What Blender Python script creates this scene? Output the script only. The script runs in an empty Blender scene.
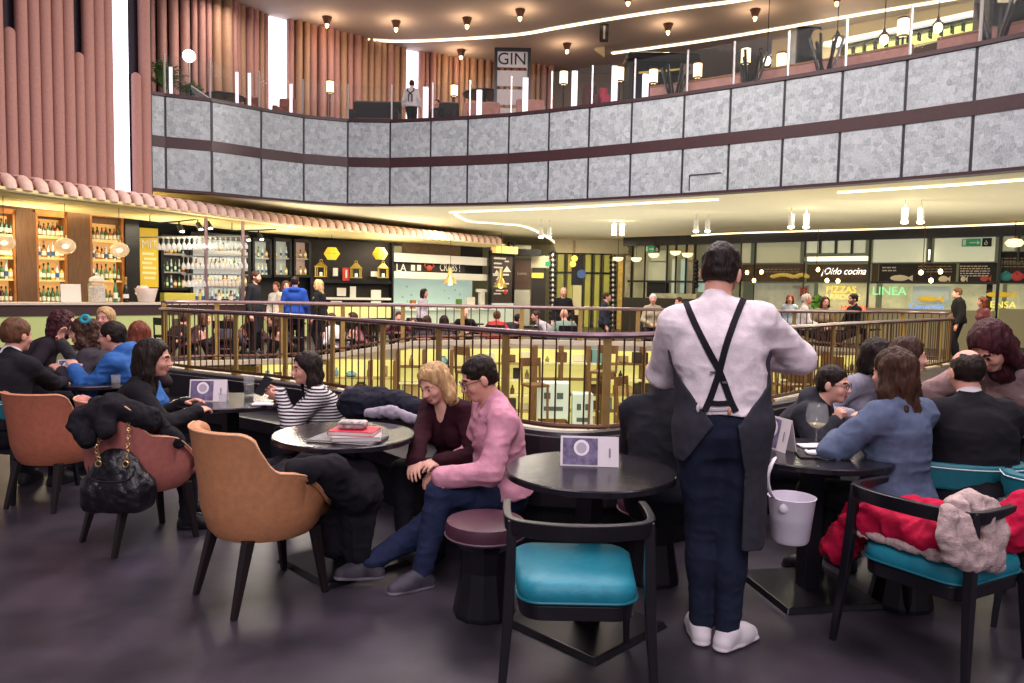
import bpy, bmesh, math, random
import numpy as np
from mathutils import Vector, Matrix, Euler
R = math.radians
PI = math.pi
rnd = random.Random(7)
SC = bpy.context.scene
COL = SC.collection

# ---------------------------------------------------------------- camera model
F = 750.0; CH = 1.55; PITCH = R(3.9); ROLL = R(1.1)
def _basis():
    p, a = PITCH, ROLL
    r0 = Vector((1, 0, 0)); fw = Vector((0, math.cos(p), -math.sin(p))); u0 = Vector((0, math.sin(p), math.cos(p)))
    return r0 * math.cos(a) + u0 * math.sin(a), u0 * math.cos(a) - r0 * math.sin(a), fw
RV, UV, FV = _basis()
EYE = Vector((0, 0, CH))
def ray(px, py):
    return FV + RV * ((px - 512) / F) - UV * ((py - 341.5) / F)
def atY(px, py, Y):
    d = ray(px, py); return EYE + d * (Y / d.y)
def atZ(px, py, Z):
    d = ray(px, py); return EYE + d * ((Z - CH) / d.z)
def at_plane(px, py, A, B):
    """point of the ray on the vertical plane through plan points A, B"""
    d = ray(px, py); n = Vector((-(B[1] - A[1]), B[0] - A[0], 0))
    t = (Vector((A[0], A[1], 0)) - EYE).dot(n) / d.dot(n)
    return EYE + d * t
cd = bpy.data.cameras.new('camera'); cam = bpy.data.objects.new('camera', cd); COL.objects.link(cam)
cd.sensor_width = 36; cd.lens = F / 1024 * 36; cd.clip_end = 300; cd.clip_start = .05
mw = Matrix.Identity(4)
for i, v in enumerate((RV, UV, -FV)):
    for j in range(3): mw[j][i] = v[j]
mw.translation = EYE
cam.matrix_world = mw
SC.camera = cam
SC.view_settings.view_transform = 'Standard'
try: SC.view_settings.look = 'None'
except Exception: pass
SC.view_settings.gamma = 1; SC.view_settings.use_curve_mapping = False

# ---------------------------------------------------------------- materials
def lin(c):
    if isinstance(c, str):
        c = c.lstrip('#'); c = c if len(c) == 6 else ''.join(q * 2 for q in c); c = [int(c[i:i + 2], 16) / 255 for i in (0, 2, 4)]
    return tuple(x / 12.92 if x <= .04045 else ((x + .055) / 1.055) ** 2.4 for x in c[:3])
MATS = {}
def mat(name, col, rough=.6, metal=0, var=0, vscale=8, bump=0, bscale=60, emit=0, ecol=None, trans=0, ior=1.45, alpha=1,
        coat=0, stretch=None, sheen=0, spec=None, col2=None):
    if name in MATS: return MATS[name]
    m = bpy.data.materials.new(name); m.use_nodes = True
    nt = m.node_tree; b = nt.nodes['Principled BSDF']; L = nt.links
    c = lin(col) + (1,)
    b.inputs['Base Color'].default_value = c
    b.inputs['Roughness'].default_value = rough
    b.inputs['Metallic'].default_value = metal
    b.inputs['IOR'].default_value = ior
    if trans: b.inputs['Transmission Weight'].default_value = trans
    if alpha < 1: b.inputs['Alpha'].default_value = alpha
    if coat: b.inputs['Coat Weight'].default_value = coat
    if sheen: b.inputs['Sheen Weight'].default_value = sheen
    if spec is not None: b.inputs['Specular IOR Level'].default_value = spec
    if emit:
        b.inputs['Emission Color'].default_value = lin(ecol or col) + (1,)
        b.inputs['Emission Strength'].default_value = emit
    if var or bump or col2:
        tc = nt.nodes.new('ShaderNodeTexCoord'); src = tc.outputs['Object']
        if stretch:
            mp = nt.nodes.new('ShaderNodeMapping'); mp.inputs['Scale'].default_value = stretch
            L.new(src, mp.inputs['Vector']); src = mp.outputs['Vector']
        if var or col2:
            n = nt.nodes.new('ShaderNodeTexNoise'); n.inputs['Scale'].default_value = vscale; n.inputs['Detail'].default_value = 5
            L.new(src, n.inputs['Vector'])
            cr = nt.nodes.new('ShaderNodeValToRGB')
            cr.color_ramp.elements[0].position = .3; cr.color_ramp.elements[1].position = .7
            if col2: lo, hi = c, lin(col2) + (1,)
            else:
                lo = tuple(max(0, x * (1 - var)) for x in c[:3]) + (1,); hi = tuple(min(1, x * (1 + var)) for x in c[:3]) + (1,)
            cr.color_ramp.elements[0].color = lo; cr.color_ramp.elements[1].color = hi
            L.new(n.outputs['Fac'], cr.inputs['Fac']); L.new(cr.outputs['Color'], b.inputs['Base Color'])
        if bump:
            n2 = nt.nodes.new('ShaderNodeTexNoise'); n2.inputs['Scale'].default_value = bscale; n2.inputs['Detail'].default_value = 4
            L.new(src, n2.inputs['Vector'])
            bp = nt.nodes.new('ShaderNodeBump'); bp.inputs['Strength'].default_value = bump; bp.inputs['Distance'].default_value = .02
            L.new(n2.outputs['Fac'], bp.inputs['Height']); L.new(bp.outputs['Normal'], b.inputs['Normal'])
    MATS[name] = m
    return m
def stripes(name, c1, c2, freq, axis='Z', rough=.8):
    m = mat(name, c1, rough); nt = m.node_tree; b = nt.nodes['Principled BSDF']
    tc = nt.nodes.new('ShaderNodeTexCoord'); w = nt.nodes.new('ShaderNodeTexWave')
    w.wave_type = 'BANDS'; w.bands_direction = axis; w.inputs['Scale'].default_value = freq; w.inputs['Distortion'].default_value = .6; w.inputs['Detail Scale'].default_value = 1.5
    cr = nt.nodes.new('ShaderNodeValToRGB'); cr.color_ramp.interpolation = 'CONSTANT'
    cr.color_ramp.elements[0].color = lin(c1) + (1,); cr.color_ramp.elements[1].position = .52; cr.color_ramp.elements[1].color = lin(c2) + (1,)
    nt.links.new(tc.outputs['Object'], w.inputs['Vector']); nt.links.new(w.outputs['Fac'], cr.inputs['Fac']); nt.links.new(cr.outputs['Color'], b.inputs['Base Color'])
    return m

# ---------------------------------------------------------------- mesh building
def frame(d):
    d = Vector(d).normalized(); a = Vector((0, 0, 1)) if abs(d.z) < .95 else Vector((1, 0, 0))
    x = a.cross(d).normalized(); return x, d.cross(x), d
class MB:
    def __init__(s): s.bm = bmesh.new(); s.mi = 0
    def face(s, vs):
        try:
            f = s.bm.faces.new(vs); f.material_index = s.mi; return f
        except ValueError: return None
    def poly(s, pts): return s.face([s.bm.verts.new(p) for p in pts])
    def hexa(s, p):
        v = [s.bm.verts.new(q) for q in p]
        for f in ((3, 2, 1, 0), (4, 5, 6, 7), (0, 1, 5, 4), (1, 2, 6, 5), (2, 3, 7, 6), (3, 0, 4, 7)): s.face([v[i] for i in f])
        return s
    def box(s, c, d, rz=0, rot=None):
        c = Vector(c); x, y, z = [a / 2 for a in d]
        m = (rot if rot is not None else Euler((0, 0, rz))).to_matrix() if not isinstance(rot, Matrix) else rot
        return s.hexa([c + m @ Vector(q) for q in ((-x, -y, -z), (x, -y, -z), (x, y, -z), (-x, y, -z), (-x, -y, z), (x, -y, z), (x, y, z), (-x, y, z))])
    def bar(s, a, b, w, h, up=(0, 0, 1)):
        """box from a to b, w across, h along up"""
        a, b = Vector(a), Vector(b); d = (b - a).normalized(); up = Vector(up)
        x = d.cross(up)
        if x.length < 1e-4: x = d.cross(Vector((1, 0, 0)))
        x.normalize(); u = x.cross(d).normalized(); x *= w / 2; u *= h / 2
        return s.hexa([a - x - u, a + x - u, b + x - u, b - x - u, a - x + u, a + x + u, b + x + u, b - x + u])
    def loft(s, rings, close=True, caps=True):
        vr = [[s.bm.verts.new(p) for p in r] for r in rings]
        n = len(vr[0])
        for a, b in zip(vr, vr[1:]):
            for i in range(n if close else n - 1):
                j = (i + 1) % n; s.face([a[i], a[j], b[j], b[i]])
        if caps and close: s.face(vr[0][::-1]); s.face(vr[-1])
        return s
    def cyl(s, a, b, r0, r1=None, n=12):
        r1 = r0 if r1 is None else r1; a, b = Vector(a), Vector(b); x, y, d = frame(b - a)
        ring = lambda c, r: [c + (x * math.cos(t) + y * math.sin(t)) * r for t in (2 * PI * i / n for i in range(n))]
        return s.loft([ring(a, r0), ring(b, r1)])
    def tube(s, pts, r, n=8, sx=1, sy=1):
        pts = [Vector(p) for p in pts]; rings = []; px = None
        for i, p in enumerate(pts):
            d = (pts[min(i + 1, len(pts) - 1)] - pts[max(i - 1, 0)])
            x, y, d = frame(d)
            if px is not None:
                x = (px - d * px.dot(d))
                x = x.normalized() if x.length > 1e-6 else frame(d)[0]
                y = d.cross(x)
            px = x; rr = r[i] if isinstance(r, (list, tuple)) else r
            rings.append([p + (x * math.cos(t) * sx + y * math.sin(t) * sy) * rr for t in (2 * PI * k / n for k in range(n))])
        return s.loft(rings)
    def lathe(s, prof, c=(0, 0, 0), n=20, caps=True, sx=1, sy=1):
        c = Vector(c)
        return s.loft([[c + Vector((r * math.cos(t) * sx, r * math.sin(t) * sy, z)) for t in (2 * PI * i / n for i in range(n))] for r, z in prof], caps=caps)
    def ell(s, c, r, n=16, m=10, rot=None):
        c = Vector(c); rows = []
        for j in range(m + 1):
            a = -PI / 2 + PI * (j + .02 * (j == 0) - .02 * (j == m)) / m
            row = [Vector((r[0] * math.cos(a) * math.cos(t), r[1] * math.cos(a) * math.sin(t), r[2] * math.sin(a))) for t in (2 * PI * i / n for i in range(n))]
            rows.append([c + (rot @ p if rot else p) for p in row])
        return s.loft(rows)
    def torus(s, c, R_, r, n=24, k=8, axis=(0, 0, 1), sx=1, sy=1):
        x, y, d = frame(axis); c = Vector(c); rings = []
        for i in range(n + 1):
            t = 2 * PI * i / n; e = x * math.cos(t) * sx + y * math.sin(t) * sy
            rings.append([c + e * R_ + (e.normalized() * math.cos(q) + d * math.sin(q)) * r for q in (2 * PI * j / k for j in range(k))])
        return s.loft(rings, caps=False)
    def prism(s, poly, z0, z1):
        a = [s.bm.verts.new((p[0], p[1], z0)) for p in poly]; b = [s.bm.verts.new((p[0], p[1], z1)) for p in poly]
        n = len(poly); s.face(a[::-1]); s.face(b)
        for i in range(n): s.face([a[i], a[(i + 1) % n], b[(i + 1) % n], b[i]])
        return s
    def extr(s, pts, off):
        """polygon pts (3d) extruded by vector off"""
        off = Vector(off); a = [s.bm.verts.new(p) for p in pts]; b = [s.bm.verts.new(Vector(p) + off) for p in pts]; n = len(pts)
        s.face(a[::-1]); s.face(b)
        for i in range(n): s.face([a[i], a[(i + 1) % n], b[(i + 1) % n], b[i]])
        return s
    def done(s, name, m, parent=None, smooth=False, bevel=0, seg=2, loc=None, sharp=40):
        bmesh.ops.remove_doubles(s.bm, verts=s.bm.verts, dist=1e-6)
        bmesh.ops.recalc_face_normals(s.bm, faces=s.bm.faces)
        me = bpy.data.meshes.new(name); s.bm.to_mesh(me); s.bm.free()
        for q in (m if isinstance(m, (list, tuple)) else [m]): me.materials.append(q)
        o = bpy.data.objects.new(name, me); COL.objects.link(o)
        if parent is not None: o.parent = parent
        if loc is not None: o.location = loc
        if smooth:
            for p in me.polygons: p.use_smooth = True
            if sharp:
                try: me.set_sharp_from_angle(angle=R(sharp))
                except Exception: pass
        if bevel:
            md = o.modifiers.new('bevel', 'BEVEL'); md.width = bevel; md.segments = seg; md.limit_method = 'ANGLE'; md.angle_limit = R(35)
            try: md.harden_normals = False
            except Exception: pass
        return o
def tag(o, label, cat, group=None, kind=None):
    if label: o['label'] = label
    if cat: o['category'] = cat
    if group: o['group'] = group
    if kind: o['kind'] = kind
    return o
def thing(name, label, cat, loc=(0, 0, 0), rz=0, group=None):
    o = bpy.data.objects.new(name, None); COL.objects.link(o); o.location = loc; o.rotation_euler = (0, 0, rz)
    o.empty_display_size = .1
    return tag(o, label, cat, group)
def struct(o, label=None):
    o['kind'] = 'structure'
    if label: o['label'] = label
    return o
def dup(root, loc=None, rz=None, label=None, group=None):
    def cp(o, par):
        c = o.copy(); COL.objects.link(c)
        if par is not None:
            c.parent = par
        for ch in KIDS(o): cp(ch, c)
        return c
    r = cp(root, None)
    if loc is not None: r.location = loc
    if rz is not None: r.rotation_euler = (0, 0, rz)
    if label: r['label'] = label
    if group: r['group'] = group
    return r
def KIDS(o):
    return list(o.children)
def spline(pts, n=8, closed=False):
    P = [Vector(p) for p in pts]; out = []; N = len(P)
    for i in range(N if closed else N - 1):
        if closed: a, b, c, d = P[(i - 1) % N], P[i], P[(i + 1) % N], P[(i + 2) % N]
        else: a, b, c, d = P[max(i - 1, 0)], P[i], P[i + 1], P[min(i + 2, N - 1)]
        for k in range(n):
            t = k / n
            out.append(.5 * ((2 * b) + (c - a) * t + (2 * a - 5 * b + 4 * c - d) * t * t + (3 * b - a - 3 * c + d) * t ** 3))
    if not closed: out.append(P[-1])
    return out
def resample(pts, step, closed=False):
    P = list(pts) + ([pts[0]] if closed else [])
    acc = [0]
    for a, b in zip(P, P[1:]): acc.append(acc[-1] + (b - a).length)
    n = max(1, round(acc[-1] / step)); out = []; j = 0
    for i in range(n + (0 if closed else 1)):
        s = acc[-1] * i / n
        while j < len(acc) - 2 and acc[j + 1] < s: j += 1
        t = (s - acc[j]) / max(1e-9, acc[j + 1] - acc[j]); out.append(P[j].lerp(P[j + 1], t))
    return out
def offset(pts, d, closed=False):
    out = []; n = len(pts)
    for i, p in enumerate(pts):
        a = pts[(i - 1) % n] if closed or i else pts[0]; b = pts[(i + 1) % n] if closed or i < n - 1 else pts[-1]
        t = (b - a); nrm = Vector((-t.y, t.x, 0)).normalized(); out.append(p + nrm * d)
    return out
def text_mesh(txt, size, m, name, parent=None, loc=(0, 0, 0), x=(1, 0, 0), up=(0, 0, 1), depth=.01, align='CENTER', sx=1.0, shear=0):
    cu = bpy.data.curves.new(name, 'FONT'); cu.body = txt; cu.size = size; cu.extrude = depth / 2; cu.align_x = align; cu.align_y = 'CENTER'; cu.shear = shear
    cu.resolution_u = 3
    tmp = bpy.data.objects.new(name + '_tmp', cu); COL.objects.link(tmp)
    dg = bpy.context.evaluated_depsgraph_get(); me = bpy.data.meshes.new_from_object(tmp.evaluated_get(dg))
    bpy.data.objects.remove(tmp); bpy.data.curves.remove(cu)
    x = Vector(x).normalized(); u = Vector(up).normalized(); nn = x.cross(u)
    mm = Matrix.Identity(4)
    for i, v in enumerate((x * sx, u, nn)):
        for j in range(3): mm[j][i] = v[j]
    me.transform(Matrix.Translation(Vector(loc)) @ mm)
    me.materials.clear(); me.materials.append(m)
    o = bpy.data.objects.new(name, me); COL.objects.link(o)
    if parent is not None: o.parent = parent
    return o
# ---------------------------------------------------------------- implicit surfaces (smooth unions meshed by surface nets)
def vnoise(p, seed=0):
    i = np.floor(p).astype(np.int64); f = (p - i).astype(np.float32); f = f * f * (3 - 2 * f)
    def h(x, y, z):
        n = (x * 374761393 + y * 668265263 + z * 1274126177 + seed * 974711) & 0x7fffffff
        n = ((n ^ (n >> 13)) * 1274126177) & 0x7fffffff
        return ((n ^ (n >> 16)) & 0xffff).astype(np.float32) / 32767.5 - 1
    x, y, z = i[:, 0], i[:, 1], i[:, 2]; fx, fy, fz = f[:, 0], f[:, 1], f[:, 2]
    l = lambda a, b, t: a + (b - a) * t
    return l(l(l(h(x, y, z), h(x + 1, y, z), fx), l(h(x, y + 1, z), h(x + 1, y + 1, z), fx), fy),
             l(l(h(x, y, z + 1), h(x + 1, y, z + 1), fx), l(h(x, y + 1, z + 1), h(x + 1, y + 1, z + 1), fx), fy), fz)
A3 = lambda v: np.array([v[0], v[1], v[2]], np.float32)
class Sdf:
    """list of primitives, each (mode, fn(P)->d, lo, hi, k)"""
    def __init__(s): s.ops = []; s.noises = []
    def cap(s, a, b, ra, rb, k=.03, mode='add', flat=None):
        """tapered capsule; flat=(axis, ratio): the section is squeezed along axis"""
        a, b = A3(a), A3(b); ab = b - a; L2 = float(ab @ ab) + 1e-12
        def fn(P):
            q = P - a; t = np.clip(q @ ab / L2, 0, 1); v = q - t[:, None] * ab
            if flat is not None:
                ax = A3(flat[0]); c = v @ ax; v = v + (c * (1 / flat[1] - 1))[:, None] * ax
                return (np.sqrt((v * v).sum(1)) - (ra + (rb - ra) * t)) * (flat[1] if flat[1] < 1 else 1)
            return np.sqrt((v * v).sum(1)) - (ra + (rb - ra) * t)
        r = max(ra, rb) * (max(1, flat[1]) if flat else 1)
        s.ops.append((mode, fn, np.minimum(a, b) - r, np.maximum(a, b) + r, k)); return s
    def ell(s, c, axes, rad, k=.03, mode='add'):
        c = A3(c); M = np.stack([A3(x) for x in axes]); rad = np.array(rad, np.float32)
        def fn(P):
            q = (P - c) @ M.T; k0 = np.sqrt(((q / rad) ** 2).sum(1)); k1 = np.sqrt(((q / rad ** 2) ** 2).sum(1)) + 1e-9
            return k0 * (k0 - 1) / k1
        e = np.sqrt(((M * rad[:, None]) ** 2).sum(0))
        s.ops.append((mode, fn, c - e, c + e, k)); return s
    def rbox(s, c, axes, half, r=.01, k=.01, mode='add'):
        c = A3(c); M = np.stack([A3(x) for x in axes]); hf = np.array(half, np.float32) - r
        def fn(P):
            q = np.abs((P - c) @ M.T) - hf
            return np.sqrt((np.maximum(q, 0) ** 2).sum(1)) + np.minimum(q.max(1), 0) - r
        e = (np.abs(M) * np.array(half, np.float32)[:, None]).sum(0)
        s.ops.append((mode, fn, c - e, c + e, k)); return s
    def cut(s, n, p):
        """keep the side where n.(x-p) < 0"""
        n = A3(Vector(n).normalized()); p = A3(p); s.ops.append(('cut', lambda P: (P - p) @ n, None, None, 0)); return s
    def sub_fn(s, fn, k=.004): s.ops.append(('subfn', fn, None, None, k)); return s
    def noise(s, amp, freq, seed=0): s.noises.append((amp, np.array(freq if hasattr(freq, '__len__') else (freq,) * 3, np.float32), seed)); return s
    def mesh(s, h, pad=.0):
        los = np.array([o[2] for o in s.ops if o[0] == 'add']); his = np.array([o[3] for o in s.ops if o[0] == 'add'])
        lo = los.min(0) - 3 * h - pad - .01; hi = his.max(0) + 3 * h + pad + .01
        n = np.ceil((hi - lo) / h).astype(int) + 1
        D = np.full(n, .08, np.float32)
        ax = [lo[i] + h * np.arange(n[i], dtype=np.float32) for i in range(3)]
        for mode, fn, a, b, k in s.ops:
            if mode in ('cut', 'subfn'):
                m = D < .05
                if not m.any(): continue
                idx = np.nonzero(m); P = np.stack([ax[i][idx[i]] for i in range(3)], 1)
                d = fn(P); d = d if mode == 'cut' else -d
                D[m] = np.maximum(D[m], d); continue
            pd = k + 3 * h + .012
            i0 = np.maximum(np.floor((a - pd - lo) / h).astype(int), 0); i1 = np.minimum(np.ceil((b + pd - lo) / h).astype(int) + 1, n)
            if (i1 <= i0).any(): continue
            sl = tuple(slice(i0[i], i1[i]) for i in range(3))
            g = np.stack(np.meshgrid(*[ax[i][sl[i]] for i in range(3)], indexing='ij'), -1); sh = g.shape[:3]
            d = fn(g.reshape(-1, 3)).reshape(sh).astype(np.float32); X = D[sl]
            if mode == 'add':
                if k > 0:
                    e = np.maximum(k - np.abs(X - d), 0) / k; D[sl] = np.minimum(X, d) - e * e * k * .25
                else: D[sl] = np.minimum(X, d)
            elif mode == 'sub':
                d = -d
                if k > 0:
                    e = np.maximum(k - np.abs(X - d), 0) / k; D[sl] = np.maximum(X, d) + e * e * k * .25
                else: D[sl] = np.maximum(X, d)
        if s.noises:
            amp = sum(abs(a) for a, _, _ in s.noises); m = np.abs(D) < amp + 2.5 * h
            idx = np.nonzero(m); P = np.stack([ax[i][idx[i]] for i in range(3)], 1); dd = np.zeros(len(P), np.float32)
            for a, f, sd in s.noises:
                v = vnoise(P * f, sd); dd += a * v if a > 0 else -a * (np.abs(v) - .45)   # negative amplitude: creased folds
            D[m] += dd
        D[0] = D[-1] = .08; D[:, 0] = D[:, -1] = .08; D[:, :, 0] = D[:, :, -1] = .08
        return surface_nets(D, lo, h)
def surface_nets(D, lo, h):
    S = D < 0; nx, ny, nz = D.shape
    c = np.zeros((nx - 1, ny - 1, nz - 1), np.int8)
    for dx in (0, 1):
        for dy in (0, 1):
            for dz in (0, 1): c += S[dx:nx - 1 + dx, dy:ny - 1 + dy, dz:nz - 1 + dz]
    act = (c > 0) & (c < 8); idx = np.argwhere(act)
    vid = np.full(act.shape, -1, np.int64); vid[act] = np.arange(len(idx))
    acc = np.zeros((len(idx), 3), np.float32); cnt = np.zeros(len(idx), np.float32)
    for axis in range(3):
        o1, o2 = [q for q in range(3) if q != axis]
        for a in (0, 1):
            for b in (0, 1):
                p = idx.copy(); p[:, o1] += a; p[:, o2] += b; q = p.copy(); q[:, axis] += 1
                d0 = D[p[:, 0], p[:, 1], p[:, 2]]; d1 = D[q[:, 0], q[:, 1], q[:, 2]]
                m = (d0 < 0) != (d1 < 0); t = d0[m] / (d0[m] - d1[m])
                pp = p[m].astype(np.float32); pp[:, axis] += t; acc[m] += pp; cnt[m] += 1
    V = acc / cnt[:, None] * h + lo
    faces = []
    for axis in range(3):
        o1, o2 = [(1, 2), (2, 0), (0, 1)][axis]
        sl0 = [slice(None)] * 3; sl1 = [slice(None)] * 3; sl0[axis] = slice(0, -1); sl1[axis] = slice(1, None)
        a = S[tuple(sl0)]; b = S[tuple(sl1)]
        e = np.argwhere(a != b); e = e[(e[:, o1] > 0) & (e[:, o2] > 0)]
        e = e[(e[:, o1] < D.shape[o1] - 1) & (e[:, o2] < D.shape[o2] - 1)]
        fl = a[e[:, 0], e[:, 1], e[:, 2]]
        def cell(i, j):
            q = e.copy(); q[:, o1] -= i; q[:, o2] -= j; return vid[q[:, 0], q[:, 1], q[:, 2]]
        qd = np.stack([cell(1, 1), cell(0, 1), cell(0, 0), cell(1, 0)], 1)
        qd[~fl] = qd[~fl][:, ::-1]; faces.append(qd)
    Fc = np.concatenate(faces) if faces else np.zeros((0, 4), int)
    return V, Fc
def np_mesh(name, V, Fc, mats, parent=None, origin=(0, 0, 0), midx=None):
    me = bpy.data.meshes.new(name); V = V - A3(origin)
    me.vertices.add(len(V)); me.vertices.foreach_set('co', V.astype(np.float32).ravel())
    me.loops.add(len(Fc) * 4); me.loops.foreach_set('vertex_index', Fc.astype(np.int32).ravel())
    me.polygons.add(len(Fc)); me.polygons.foreach_set('loop_start', (np.arange(len(Fc)) * 4).astype(np.int32))
    try: me.polygons.foreach_set('loop_total', np.full(len(Fc), 4, np.int32))
    except Exception: pass
    for m in mats: me.materials.append(m)
    if midx is not None: me.polygons.foreach_set('material_index', midx.astype(np.int32))
    me.polygons.foreach_set('use_smooth', np.ones(len(Fc), bool))
    me.update(calc_edges=True); me.validate()
    o = bpy.data.objects.new(name, me); COL.objects.link(o)
    if parent is not None: o.parent = parent
    return o
def relax(V, Fc, it=1, f=.5):
    for _ in range(it):
        acc = np.zeros_like(V); cnt = np.zeros(len(V), np.float32)
        for i in range(4):
            a, b = Fc[:, i], Fc[:, (i + 1) % 4]
            np.add.at(acc, a, V[b]); np.add.at(cnt, a, 1); np.add.at(acc, b, V[a]); np.add.at(cnt, b, 1)
        V = V + f * (acc / np.maximum(cnt, 1)[:, None] - V)
    return V
# ---------------------------------------------------------------- people
SKIN = {'light': mat('skin_light', '#d79c88', .55, var=.06, vscale=20), 'pale': mat('skin_pale', '#e0ab98', .55, var=.06, vscale=20),
        'tan': mat('skin_tan', '#c58a70', .55, var=.06, vscale=20)}
LIPS = mat('lips', '#b9706a', .5); EYEM = mat('eye_dark', '#20130f', .3); 
def hairmat(n, c, c2=None): return mat(n, c, .5, spec=.22, col2=c2 or c, vscale=40, bump=.5, bscale=90, stretch=(1, 1, .18))
HAIR = {'black': hairmat('hair_black', '#17110f', '#2a1e1a'), 'dark': hairmat('hair_dark_brown', '#2a1a14', '#4a3024'),
        'brown': hairmat('hair_brown', '#4a3022', '#6d4a34'), 'red': hairmat('hair_reddish', '#59291c', '#7d4030'),
        'blond': hairmat('hair_blond', '#9c7a4e', '#d0ae80'), 'grey': hairmat('hair_grey', '#8d857f', '#c2bab2'), 'plum': hairmat('hair_plum', '#2c1418', '#4c2228'),
        'white': hairmat('hair_white', '#c9c2ba', '#e8e2da')}
def cloth(n, c, rough=.85, b=.35, bs=120, var=.12): return mat(n, c, rough, var=var, vscale=30, bump=b * .4, bscale=bs, spec=.25)

def ik(a, t, l1, l2, hint):
    a, t = Vector(a), Vector(t); d = t - a; L = min(d.length, (l1 + l2) * .998)
    d = d.normalized(); t = a + d * L
    x = (l1 * l1 - l2 * l2 + L * L) / (2 * L); hgt = math.sqrt(max(0, l1 * l1 - x * x))
    hv = Vector(hint); hv = hv - d * hv.dot(d)
    hv = hv.normalized() if hv.length > 1e-5 else Vector((0, 0, 1))
    return a + d * x + hv * hgt, t

def hand(s, w, d, n, S, h, curl=.5, thumb=1, fan=.10):
    """palm, five fingers and thumb; d = towards the fingers, n = out of the palm; thumb=+1/-1: thumb side is d x n times that"""
    w = Vector(w); d = Vector(d).normalized(); n = Vector(n); n = (n - d * n.dot(d)).normalized(); t = d.cross(n) * thumb
    if h > .0075:
        s.ell(w + d * .055 * S, (d, t, n), (.062 * S, .042 * S, .02 * S), k=.02)
        for i, (o, l) in enumerate(((.03, .06), (.01, .075), (-.01, .07), (-.03, .055))):
            a = w + d * .09 * S + t * o * S; s.cap(a, a + (d * math.cos(curl) + n * math.sin(curl)) * l * S, .011, .009, k=.008)
        a = w + d * .03 * S + t * .035 * S; s.cap(a, a + (d * .6 + t * .6 + n * .35) * .06 * S, .013, .011, k=.015)
        return
    s.ell(w + d * .05 * S, (d, t, n), (.058 * S, .043 * S, .0175 * S), k=.018)
    for i, (o, l) in enumerate(((.034, .070), (.0115, .080), (-.0115, .074), (-.033, .058))):
        b = w + d * (.088 - .25 * abs(o)) * S + t * o * S; c = curl * (1 + .18 * i) ; dd = d + t * (o * fan / .03)
        dd = dd.normalized(); ang = 0; p = b
        for j, fr in enumerate((.42, .33, .25)):
            ang += c * (.55, .75, .55)[j]; q = p + (dd * math.cos(ang) + n * math.sin(ang)) * l * fr * S
            s.cap(p, q, (.0096, .0088, .008)[j] * S, (.0088, .008, .0072)[j] * S, k=.004 if j else .008); p = q
    b = w + d * .022 * S + t * .034 * S; m = b + (d * .55 + t * .62 + n * .35) * .045 * S
    e = m + (d * .8 + t * .15 + n * .5).normalized() * .034 * S
    s.cap(w + d * .012 * S + t * .02 * S, b, .016 * S, .014 * S, k=.012); s.cap(b, m, .0135 * S, .0112 * S, k=.01); s.cap(m, e, .0108 * S, .0088 * S, k=.005)

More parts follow.
